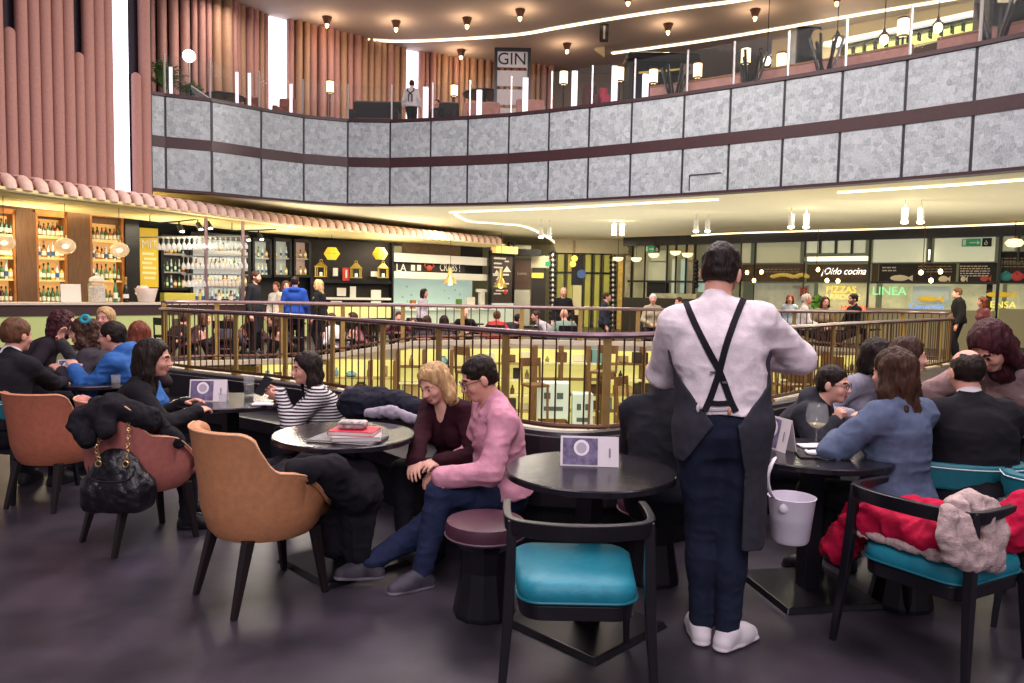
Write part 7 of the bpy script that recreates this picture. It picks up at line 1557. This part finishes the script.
# crossed braces laid on the back of the shirt
def bvh_of(*objs):
    vs, ps = [], []
    for o in objs:
        b = len(vs); vs += [tuple(org + v.co) for v in o.data.vertices]; ps += [tuple(b + i for i in p.vertices) for p in o.data.polygons]
    return BVHTree.FromPolygons(vs, ps)
shirt_o = [c for c in body.children if c.name.startswith('white_shirt')][0]; tr_o = [c for c in body.children if c.name.startswith('trousers')][0]; ap_o = [c for c in body.children if c.name.startswith('apron')][0]
bv = bvh_of(shirt_o, tr_o, ap_o)
def ribbon(pxs, w, name, m, lift=.004):
    P = resample(spline([Vector((x, y, 0)) for x, y in pxs], 6), 4); C_ = []; N_ = []
    for q in P:
        d = ray(q.x, q.y).normalized(); hit = bv.ray_cast(EYE, d)
        if hit[0] is None: continue
        n = hit[1]; n = n if n.dot(d) < 0 else -n; C_.append(hit[0] + n * lift); N_.append(n)
    for _ in range(3): C_ = [C_[0]] + [(a + b * 2 + c) / 4 for a, b, c in zip(C_, C_[1:], C_[2:])] + [C_[-1]]
    mb = MB(); rings = []
    for i, c in enumerate(C_):
        d = (C_[min(i + 1, len(C_) - 1)] - C_[max(i - 1, 0)]).normalized(); x = d.cross(N_[i]).normalized() * w / 2; nn = x.cross(d).normalized() * .004
        if nn.dot(N_[i]) < 0: nn = -nn
        rings.append([c - x - nn, c + x - nn, c + x + nn, c - x + nn])
    mb.loft(rings); o = mb.done(name, m, body); o.data.transform(Matrix.Translation(-org)); return o
BR = cloth('black_webbing', '#17161c', .8)
ribbon([(684, 299), (696, 326), (711, 355), (720, 372), (731, 402), (736, 412)], .026, 'brace', BR); ribbon([(748, 290), (738, 312), (726, 345), (719, 373), (709, 402), (704, 412)], .026, 'brace', BR, .008)
ribbon([(706, 402), (720, 404), (734, 402)], .022, 'apron_tie', BR, .007); ribbon([(697, 407), (712, 410), (730, 409)], .008, 'waist_cord', mat('pale_cord', '#b9b2b8', .7), .006)
for px, py, m in ((697.5, 408, mat('cord_toggle', '#c9c3c8', .4)), (729, 411, mat('brass_clip', '#c08a70', .4))):
    hit = bv.ray_cast(EYE, ray(px, py).normalized()); mb = MB(); mb.ell(hit[0] - org + Vector((0, -.008, 0)), (.008, .008, .018), 10, 8); mb.done('clip', m, body, smooth=True)
for px, py in ((712, 369), (724, 379)):
    hit = bv.ray_cast(EYE, ray(px, py + 3).normalized())
    if hit[0]: mb = MB(); mb.box(hit[0] - org + Vector((0, -.012, 0)), (.024, .006, .008), rz=.4); mb.done('buckle', M_STEEL, body)
# seams of his jeans: waistband and belt loops
# notepad in his hands
hp = PX(735, 350, 3.62); t = thing('notepad', 'order pad held up before the chest of the waiter', 'notepad', hp, R(0)); mb = MB(); mb.box((0, 0, 0), (.09, .012, .13), rot=Euler((R(-50), 0, 0))); mb.done('pages', mat('pad_paper', '#d8d0c8', .8), t); mb = MB(); mb.box((0, .006, -.008), (.095, .004, .135), rot=Euler((R(-50), 0, 0))); mb.done('cover', M_BLACKM, t)
# ---- the couple
PINK = cloth('pink_shirt', '#c98da0', .8)
person('man in a pink shirt sitting sideways, looking down beside the blonde woman', ('head', 479, 378, 4.1), 200, seat=.32, lean=(1, -4), head=(-4, 22, 0), S=.99, fat=1.12, h=.006,
    hands={'L': (PX(442, 478, 3.88), Vector((.2, -.5, -.9))), 'R': (PX(440, 470, 4.2), Vector((.2, .6, -.6)))}, feet={'L': PX(422, 573, 3.80), 'R': PX(366, 566, 3.80), 'Lf': Vector((-.75, -.45, 0)), 'Rf': Vector((-1, -.12, 0))}, hand_kw={'L': dict(d=Vector((-.35, -.3, -.9)), n=Vector((.5, .4, -.3)))},
    top='pink_shirt', top_mat=PINK, neck='collar', bottom_mat=cloth('blue_jeans', '#1f2844', .85, b=.5), shoe_mat=mat('grey_trainer', '#4d4954', .7, col2='#2c2932', vscale=12), sole=mat('grey_sole', '#6a6670', .7), hair_mat='black', hair_seed=3, glasses=True, fold=1.4, top_loose=.018)
person('blonde woman in a dark wine sweater, head bent, leaning to the man in pink', ('head', 434, 383, 4.42), 238, seat=.32, lean=(1, 0), head=(-6, 26, 6), S=.94, fem=True, h=.006,
    hands={'R': (PX(414, 465, 4.1), Vector((-.6, -.3, -.6))), 'L': (PX(440, 462, 4.12), Vector((.6, 0, -.6)))}, top='wine_sweater', top_mat=cloth('wine_sweater', '#2f0e1a', .9), neck='v', hair='long', hair_len=.22, hair_mat='blond', hair_seed=2, skin='pale')
# ---- the table of the two women
M_STR = stripes('striped_jersey', '#17151b', '#cfc9cc', 15, 'Z')
sj = person('smiling woman in a black and white striped top holding a phone', ('head', 306, 368, 5.3), 196, seat=.28, lean=(1, 3), head=(18, 4, 0), S=.93, fem=True, h=.0065,
    hands={'R': (PX(280, 394, 5.28), Vector((.4, .5, -.8))), 'L': (PX(281, 398, 5.2), Vector((.5, -.6, -.8)))}, hand_kw={'R': dict(curl=.9, d=Vector((-.8, -.1, .35)), n=Vector((.1, -.9, .2))), 'L': dict(curl=.8, d=Vector((-.9, .1, .2)), n=Vector((0, .8, .4)))}, top='striped_top', top_mat=M_STR, neck='crew', hair='verylong', hair_mat='black', hair_seed=8, skin='light')
pp = PX(263.5, 386, 5.24); t = thing('mobile_phone', 'dark mobile phone in the hands of the woman in stripes', 'phone', pp, R(-20)); mb = MB(); mb.box((0, 0, 0), (.075, .009, .145), rot=Euler((R(-35), R(14), 0))); mb.done('phone_case', M_BLACK, t, bevel=.003); mb = MB(); mb.box((0, .006, -.003), (.066, .002, .13), rot=Euler((R(-35), R(14), 0))); mb.done('screen', mat('phone_screen', '#30323c', .1), t)
person('woman with very long black hair seen in profile, dressed in black, at the second table', ('head', 154, 358, 4.72), 22, seat=.36, lean=(1, 0), head=(-10, 6, 0), S=.96, fem=True, h=.0065, hands={'R': (PX(196, 412, 4.7), Vector((.2, -1, -.6))), 'L': (PX(186, 404, 5.0), Vector((0, .6, -.7)))}, top='black_top', top_mat=cloth('black_knit', '#16141a', .9), neck='turtle', hair='verylong', hair_len=.58, hair_mat='black', hair_seed=9, skin='light')
# ---- the far left table
person('man in a black sweater with white collar seen from behind, at far left', ('head', 17, 335, 5.45), 82, seat=.39, lean=(1, 0), head=(-10, 4, 0), S=1.02, fat=1.28, h=.008, hands={'R': (PX(62, 383, 5.85), Vector((.6, -.4, -.6))), 'L': (PX(-20, 388, 5.8), Vector((-.6, -.3, -.6)))}, top='black_sweater', top_mat=cloth('black_sweater', '#18161d', .9), neck='crew', collar_mat=mat('white_collar', '#d8d2d6', .8), hair_mat='brown', hair_seed=4)
person('curly brown-haired woman with a teal hair tie, chin on her hand', ('head', 83, 332, 6.4), 184, seat=.39, lean=(1, 0), head=(8, 6, 0), S=.98, fem=True, h=.008, hands={'R': (PX(60, 342, 6.55), Vector((.2, .4, -1))), 'L': (PX(62, 372, 6.2), Vector((.4, -.4, -.7)))}, hand_kw={'R': dict(d=Vector((.2, -.1, 1)), n=Vector((.9, -.2, 0)))}, top='grey_top', top_mat=cloth('dark_grey_top', '#38343c', .9), hair='curly', hair_mat='dark', hair_seed=5)
hc_ = PX(85, 319, 6.3); mb = MB(); mb.torus((0, 0, 0), .03, .014, 14, 8, axis=(.2, -1, .3)); o = mb.done('hair_tie', mat('teal_tie', '#1f9bb0', .6), smooth=True); o.location = hc_; tag(o, 'teal hair tie on the curly brown hair', 'hair tie')
person('person with dark reddish hair behind the curly-haired woman', ('head', 64, 324, 7.0), 20, seat=.5, lean=(1, 0), head=(10, 0, 0), S=1.0, fem=True, h=.01, top='dark_top', top_mat=cloth('dark_plum_top', '#251d26', .9), hair='curly', hair_mat='plum', hair_seed=6)
person('man with glasses in a bright blue jacket, in profile at the far left table', ('head', 112, 336, 6.2), 178, seat=.39, lean=(1, 0), head=(6, 4, 0), S=1.0, h=.008, hands={'R': (PX(72, 366, 6.4), Vector((.3, .4, -.8))), 'L': (PX(76, 370, 6.1), Vector((.5, -.5, -.7)))}, top='blue_jacket', top_mat=cloth('blue_jacket', '#2a5a9c', .7), neck='hood', hair_mat='black', hair_seed=7, glasses=True, top_loose=.022, fold=1.8)
person('blonde woman facing us behind the glasses of the man in blue', ('head', 105, 318, 8.2), 268, seat=.5, lean=(1, 0), S=.98, fem=True, h=.01, top='grey_top', top_mat=cloth('taupe_top', '#5a4a44', .9), hair='long', hair_mat='blond', hair_seed=8)
person('person with short reddish hair seen from behind, next to the railing at left', ('head', 140, 334, 7.2), 95, seat=.38, lean=(1, 0), S=.98, fem=True, h=.01, top='dark_top', top_mat=cloth('brown_plum_top', '#2e2226', .9), hair='bob', hair_mat='red', hair_seed=9)
# ---- half hidden by the waiter
person('man in a charcoal sweater, his head behind the arm of the waiter', ('head', 670, 368, 3.92), 62, seat=.39, lean=(1, -3), head=(-14, 6, 0), S=1.0, fat=1.08, h=.0065, hands={'L': (PX(672, 450, 4.15), Vector((-.8, 0, -.6))), 'R': (PX(712, 455, 4.1), Vector((.6, -.5, -.6)))}, top='charcoal_sweater', top_mat=cloth('charcoal_sweater', '#24242c', .9), neck='crew', hair_mat='black', hair_seed=10)
# ---- right-hand tables
person('boy with glasses and a dark hooded jacket, fist raised at the table', ('head', 833, 384, 4.65), 322, seat=.36, lean=(1, 0), head=(-2, 4, 0), S=.94, h=.006, hands={'R': (PX(836, 424, 4.5), Vector((-.2, -.5, -.9))), 'L': (PX(856, 428, 4.8), Vector((0, .5, -.8)))}, hand_kw={'R': dict(curl=1.5, d=Vector((.2, 0, 1)), n=Vector((.9, .2, 0)))}, top='hooded_jacket', top_mat=cloth('boy_jacket', '#2a2a33', .85), neck='hood', hair_mat='black', hair_seed=11, glasses=True, top_loose=.02, skin='pale')
person('dark-haired person in a pale grey top, mostly behind the woman in the denim shirt', ('head', 879, 356, 5.3), 300, seat=.39, lean=(1, 0), head=(30, 4, 0), S=1.0, fem=True, h=.008, hands={'R': (PX(850, 415, 5.0), Vector((-.7, .2, -.6)))}, top='pale_grey_top', top_mat=cloth('pale_grey_top', '#8f8d9c', .9), hair='bob', hair_mat='black', hair_seed=12)
person('woman with a fringe in profile, between the denim shirt and the black jacket', ('head', 909, 356, 4.75), 352, seat=.39, lean=(1, 0), head=(0, 2, 0), S=.97, fem=True, h=.0065, top='dark_top', top_mat=cloth('dark_plum_top', '#251d26', .9), hair='bob', hair_mat='dark', hair_seed=13, skin='pale')
person('woman with curly brown hair in a denim shirt, seen from behind', ('head', 893, 372, 3.80), 112, seat=.39, lean=(1, 0), head=(6, 6, 0), S=.97, fem=True, fat=1.05, h=.006, hands={'L': (PX(838, 440, 3.95), Vector((-.8, -.4, -.5))), 'R': (PX(870, 436, 4.25), Vector((.8, 0, -.6)))}, top='denim_shirt', top_mat=cloth('denim_blue', '#56627c', .85, b=.5, bs=180), neck='crew', hair='long', hair_len=.27, hair_mat='dark', hair_seed=14, top_loose=.02, fold=1.5)
person('balding man in a black jacket seen from behind at the right', ('head', 966, 372, 3.98), 86, seat=.40, lean=(1, 0), head=(0, 5, 0), S=1.0, fat=1.22, h=.0065, hands={'L': (PX(925, 440, 4.5), Vector((-.8, -.2, -.6))), 'R': (PX(1010, 440, 4.5), Vector((.8, -.2, -.6)))}, top='black_jacket', top_mat=cloth('black_suit', '#15141a', .85), neck='crew', collar_mat=mat('white_collar', '#d8d2d6', .8), hair='balding', hair_mat='black', hair_seed=15, top_loose=.025)
person('woman with big plum-dark hair bending forward in a rose knit, right edge', ('head', 990, 346, 4.3), 216, seat=.66, lean=(1, 0), head=(-10, 46, 0), S=1.15, fem=True, h=.0065, hands={'R': (PX(960, 430, 4.6), Vector((-.4, .5, -.6))), 'L': (PX(1012, 430, 4.35), Vector((.6, -.3, -.6)))}, top='rose_knit', top_mat=cloth('rose_knit', '#a88a88', .9, b=.6), neck='crew', hair='long', hair_len=.2, hair_mat='plum', hair_seed=16)
# ---------------------------------------------------------------- diners and staff further back
CH_ = lambda c: cloth('cloth_' + c[1:], c, .9)
def seatbox(x, y, rz, label):
    global _sb
    if _sb is None:
        t = thing('dining_chair', label, 'chair', (x, y, 0), rz, 'chairs beyond the atrium'); mb = MB(); mb.box((0, 0, .42), (.42, .42, .06)); mb.done('seat', M_BLACK, t, bevel=.015)
        for a in (-.18, .18):
            for b in (-.18, .18): mb = MB(); mb.bar((a * 1.1, b * 1.1, 0), (a, b, .4), .035, .035, up=(0, 1, 0)); mb.done('leg', M_BLACK, t)
        mb = MB(); mb.bar((-.2, -.2, .74), (.2, -.2, .74), .03, .16); mb.bar((-.19, -.19, .42), (-.19, -.2, .8), .03, .03, up=(0, 1, 0)); mb.bar((.19, -.19, .42), (.19, -.2, .8), .03, .03, up=(0, 1, 0)); mb.done('backrest', M_BLACK, t, bevel=.01); _sb = t; return t
    return dup(_sb, (x, y, 0), rz, label)
_sb = None
def dtable(x, y, label):
    global _dt
    if _dt is None: _dt = round_table(x, y, label, rad=.42); _dt['group'] = 'tables beyond the atrium'; return _dt
    return dup(_dt, (x, y, 0), .3, label, 'tables beyond the atrium')
_dt = None
def sit(px, py, Y, yaw, label, top, hair, hm, fem=False, seat=.40, S=.96, chair=True, h=.016, **k):
    J = person(label, ('head', px, py, Y), yaw, seat=seat, lean=(1, 0), S=S, fem=fem, h=h, top='top', top_mat=CH_(top), hair=hair, hair_mat=hm, **k)
    if chair: p = J['hip']; seatbox(p.x, p.y, R(yaw - 90), 'dark chair under the ' + label.split(',')[0].split(' with ')[0].split(' facing')[0].split(' seen')[0].split(' behind')[0])
    return J
def std(px, py, Y, yaw, label, top, hair, hm, fem=False, S=None, z0=0, h=.016, bottom='#1d1c24', **k):
    hz = atY(px, py, Y).z - z0; S = S or max(.85, min(1.12, hz / 1.615))
    return person(label, ('head', px, py, Y), yaw, stand=True, lean=(2, 0), S=S, fem=fem, h=h, top='top', top_mat=CH_(top), bottom_mat=CH_(bottom), hair=hair, hair_mat=hm, **k)
# at the bar
std(256, 277, 16.6, -8, 'bearded man in a dark coat standing at the bar, in profile', '#1b1c22', 'short', 'dark', beard=True)
std(276, 287, 19.8, 262, 'barmaid in a white shirt behind the bar counter', '#d8d2cc', 'bun', 'red', True, S=1.05)
std(295, 282, 16.4, 100, 'person in a bright blue hooded coat standing at the bar, from behind', '#1f3f8f', 'short', 'black', neck='hood', top_loose=.035)
std(318, 285, 17.0, 170, 'blonde woman in a black jacket standing at the bar', '#17161b', 'bob', 'blond', True, S=1.0)
std(286, 286, 17.8, 300, 'fair-haired person behind the blue hooded coat at the bar', '#b9a698', 'bob', 'brown', True, S=.98)
# low lounge beyond the left end of the railing
for a in ((229, 325, 15.9, 100, 'woman with long light brown hair seen from behind through the left railing', '#3a3440', 'long', 'brown', True), (273, 324, 16.0, 215, 'dark-haired woman with her hand at her face behind the left railing', '#2e2426', 'long', 'dark', True), (205, 322, 15.9, 10, 'fair woman seated behind the railing near the bar corner', '#4a3238', 'bob', 'brown', True), (331, 322, 16.3, 150, 'person in a white blouse seated behind the left railing', '#d3ccd0', 'short', 'dark', False), (250, 322, 17.2, 280, 'red-haired diner facing us behind the left railing', '#55404a', 'bob', 'red', True), (185, 322, 16.6, 60, 'dark-coated diner at the left end of the railing', '#2a2226', 'short', 'dark', False), (352, 321, 17.3, 200, 'rose-topped diner right of the white blouse behind the left railing', '#8a5a62', 'bob', 'dark', True)): sit(a[0], a[1] - 3, *a[2:], seat=.08, S=1.08)
dtable(-5.0, 16.6, 'dark round table behind the left railing, beside the long light brown hair'); dtable(-3.3, 17.4, 'dark round table before the lantern shelves')
# before the seafood stall
for a, k in (((399, 317, 16.6, 280, 'woman in a rose top with both hands at her face, behind the far railing', '#7a4650', 'short', 'dark', True), {}), ((427, 321, 16.7, 90, 'dark-haired diner from behind below the brass bell lamp', '#3a3038', 'bob', 'dark', True), {}), ((444, 321, 16.5, 100, 'dark-haired diner beside the pale stall counter, seen from behind', '#4d4248', 'bob', 'black', True), {}), ((465, 314, 17.4, 272, 'bald man in a black shirt facing us behind the far railing', '#1b1a1e', None, 'dark', False), {}), ((497, 316, 16.4, 88, 'person in a bright red top seen from behind at the far railing', '#b02a30', 'short', 'brown', True), {}), ((536, 316, 17.0, 190, 'man in profile in a pale shirt left of the bald diner', '#a8a0a8', 'short', 'dark', False), {}), ((564, 315, 16.7, 95, 'grey-green shirted man with a bald head, large at the far railing', '#6f8078', None, 'dark', False), dict(S=1.1, seat=.3)), ((653, 299, 17.6, 268, 'grey-haired woman with a dark scarf seated at the far railing', '#a39a80', 'short', 'white', True), dict(seat=.55)), ((679, 302, 18.0, 200, 'dark-haired man half hidden behind the shoulder of the waiter', '#8a8074', 'short', 'dark', False), dict(seat=.55)), ((413, 323, 18.0, 275, 'small diner with brown hair between the rose top and the stall', '#5d5458', 'bob', 'brown', True), {}), ((519, 319, 17.4, 10, 'dark-coated diner right of the red top', '#24222a', 'short', 'black', False), {})): sit(*a, **{**dict(seat=.34, S=1.0), **k})
std(424.5, 293, 21.0, 340, 'tall woman with long black hair standing at the stall counter', '#c4b8c4', 'long', 'black', True, S=1.0); std(563.5, 292, 19.0, 268, 'bald man in a black T-shirt standing before the glass partition', '#17161a', None, 'dark', S=1.0); std(607, 297, 18.4, 350, 'man with glasses in a dark blue jacket standing before the glass partition', '#232a3a', 'short', 'dark', glasses=True, S=.95)
for x, y, lb in ((-2.1, 17.4, 'dark round table of the diner in the rose top'), (-1.1, 18.1, 'dark round table of the bald man in the black shirt'), (.75, 17.6, 'dark round table of the man in the pale shirt'), (3.6, 18.2, 'dark round table of the grey-haired woman with the scarf')): dtable(x, y, lb)
# in front of the glazed stalls
std(790, 299, 19.6, 250, 'person in a pale blue top partly hidden by the right shoulder of the waiter', '#a8b4c4', 'bob', 'red', True, S=.95)
for a, k in (((807, 299, 18.0, 340, 'white-shirted man with thinning white hair bending at the railing', '#cfc8c8', 'balding', 'white', False), {}), ((825, 302, 18.2, 268, 'dark-haired woman with a necklace facing us before the yellow letters', '#9a8a70', 'bob', 'dark', True), {}), ((853, 299, 18.0, 185, 'dark-haired bearded man in black looking left before the red letters', '#18171b', 'short', 'black', False), dict(beard=True))): sit(*a, seat=.58, S=1.1, **k)
std(957, 293, 18.9, 160, 'man in a bulky black jacket walking past the blue letters', '#1b1a1f', 'short', 'brown', top_loose=.045, S=1.06); std(982, 302, 17.8, 175, 'red-haired woman in profile beside the black jacket', '#6a3a40', 'bob', 'red', True, S=.98)
for x, y, lb in ((7.9, 18.8, 'dark round table under the yellow lit letters'), (9.2, 19.6, 'dark round table before the bearded man in black')): dtable(x, y, lb)
# upper floor
sj_ = std(412, 84, 22.2, 85, 'waiter in a white shirt and dark braces standing behind the glass railing upstairs', '#d9d2d6', 'short', 'dark', z0=ZU, gz=ZU, S=.94, bottom='#17161c')
for q in (-1, 1):
    b_ = sj_; a_ = b_['sh'] + b_['rt'] * .09 * q + b_['u2'] * .05 - b_['org']; mb = MB(); c_ = b_['mid'] + b_['rt'] * -.05 * q - b_['f2'] * .15 - b_['org']; mb.tube([a_ - b_['f2'] * .08, a_ - b_['f2'] * .15 - b_['u2'] * .1, c_ + b_['u2'] * .1, c_ - b_['u2'] * .1], .018, 6); mb.done('brace', BR, b_['body'], smooth=True)
person('dark figure seated on the sofa right of the upstairs waiter', ('head', 437, 103, 23.4), 250, seat=ZU + .42, gz=ZU, lean=(1, 0), S=.95, h=.018, top='top', top_mat=CH_('#1f1c22'), hair='short', hair_mat='black')
# ---------------------------------------------------------------- light
W = bpy.data.worlds.new('world'); SC.world = W; W.use_nodes = True
W.node_tree.nodes['Background'].inputs[0].default_value = (.80, .72, .82, 1); W.node_tree.nodes['Background'].inputs[1].default_value = .38
def area(name, loc, size, e, col=(1, .9, .8), rot=(0, 0, 0), sy=None):
    l = bpy.data.lights.new(name, 'AREA'); l.energy = e; l.color = col; l.size = size
    if sy: l.shape = 'RECTANGLE'; l.size_y = sy
    o = bpy.data.objects.new(name, l); COL.objects.link(o); o.location = loc; o.rotation_euler = rot; return o
def point(name, loc, e, col=(1, .85, .65), r=.08):
    l = bpy.data.lights.new(name, 'POINT'); l.energy = e; l.color = col; l.shadow_soft_size = r
    o = bpy.data.objects.new(name, l); COL.objects.link(o); o.location = loc; return o
# ceiling floodlights of the hall above the tables (over the camera)
area('hall_flood', (8.5, 10.5, 8.6), 2.5, 420, (1, .9, .84), rot=(0, R(75), 0))
l = bpy.data.lights.new('wall_spot', 'SPOT'); l.energy = 3600; l.color = (1, .9, .82); l.spot_size = R(30); l.spot_blend = .6; l.shadow_soft_size = .3; o = bpy.data.objects.new('wall_spot', l); COL.objects.link(o); o.location = (6.5, 13, 9.2); o.rotation_euler = (Vector((-9.3, 16.4, 6.2)) - Vector(o.location)).to_track_quat('-Z', 'Y').to_euler()
area('hall_flood', (-3, 3.5, 9.6), 5, 420, (1, .86, .92)); area('hall_flood', (4, 4.5, 9.6), 5, 650, (1, .86, .92)); area('hall_flood', (0, 12, 9.6), 6, 1300, (1, .9, .86))
area('hall_flood', (0, -3.5, 6), 4, 420, (1, .88, .95), rot=(R(55), 0, 0))
# under the balcony
for x, y, e in ((-3.6, 22.6, 120), (-2, 26, 170), (3, 24, 200), (8, 20, 200), (11.5, 17, 170), (1.5, 30, 150), (-10.5, 18.6, 90)):
    area('balcony_downlight', (x, y, 3.74), 1.6, e, (1, .88, .62))
for x, y, e in ((-4, 22, 90), (2, 21.5, 110), (7, 19.5, 110), (11, 17, 110), (2, 27, 80)):
    area('ceiling_fill', (x, y, 1.6), 6, e * 1.25, (1, .94, .8), rot=(PI, 0, 0))  # unseen upward fill added in mid-air to brighten the lower ceiling
# under the bar canopy
for x, y in ((-11.2, 17.3), (-9.0, 20.0), (-7.2, 22.5), (-4.2, 25.6)):
    area('bar_light', (x, y, 3.15), .9, 55, (1, .88, .66)); area('soffit_fill', (x + .5, y - .3, 2.5), 1.4, 60, (1, .88, .6), rot=(PI, 0, 0))  # the upward lamps are unseen fill added to brighten the canopy soffit
area('diner_fill', (-4.8, 15.6, 3.7), 1.2, 220, (1, .9, .75)); area('diner_fill', (0, 17.2, 3.7), 1.5, 110, (1, .9, .75)); area('diner_fill', (8.5, 17.6, 3.7), 1.5, 90, (1, .9, .75))  # unseen fill lamps added to brighten the diners beyond the railing
# lower level
for x, y in ((-4, 14.2), (-1, 14.0), (2, 14.2), (5, 14.8), (8, 16.2), (1, 11.5)):
    area('lower_light', (x, y, -3.1), 1.2, 60, (1, .86, .42), rot=(R(150), 0, 0))
# upper floor
for x, y, e in ((-8, 21.5, 130), (-5, 23.4, 130), (-1.5, 25.5, 130), (4, 25, 60), (12, 20, 160), (9, 23, 100), (6, 27, 160)):
    area('upper_light', (x, y, 9.7), 1.2, e * .85, (1, .88, .74))
SC.view_settings.exposure = 0.0
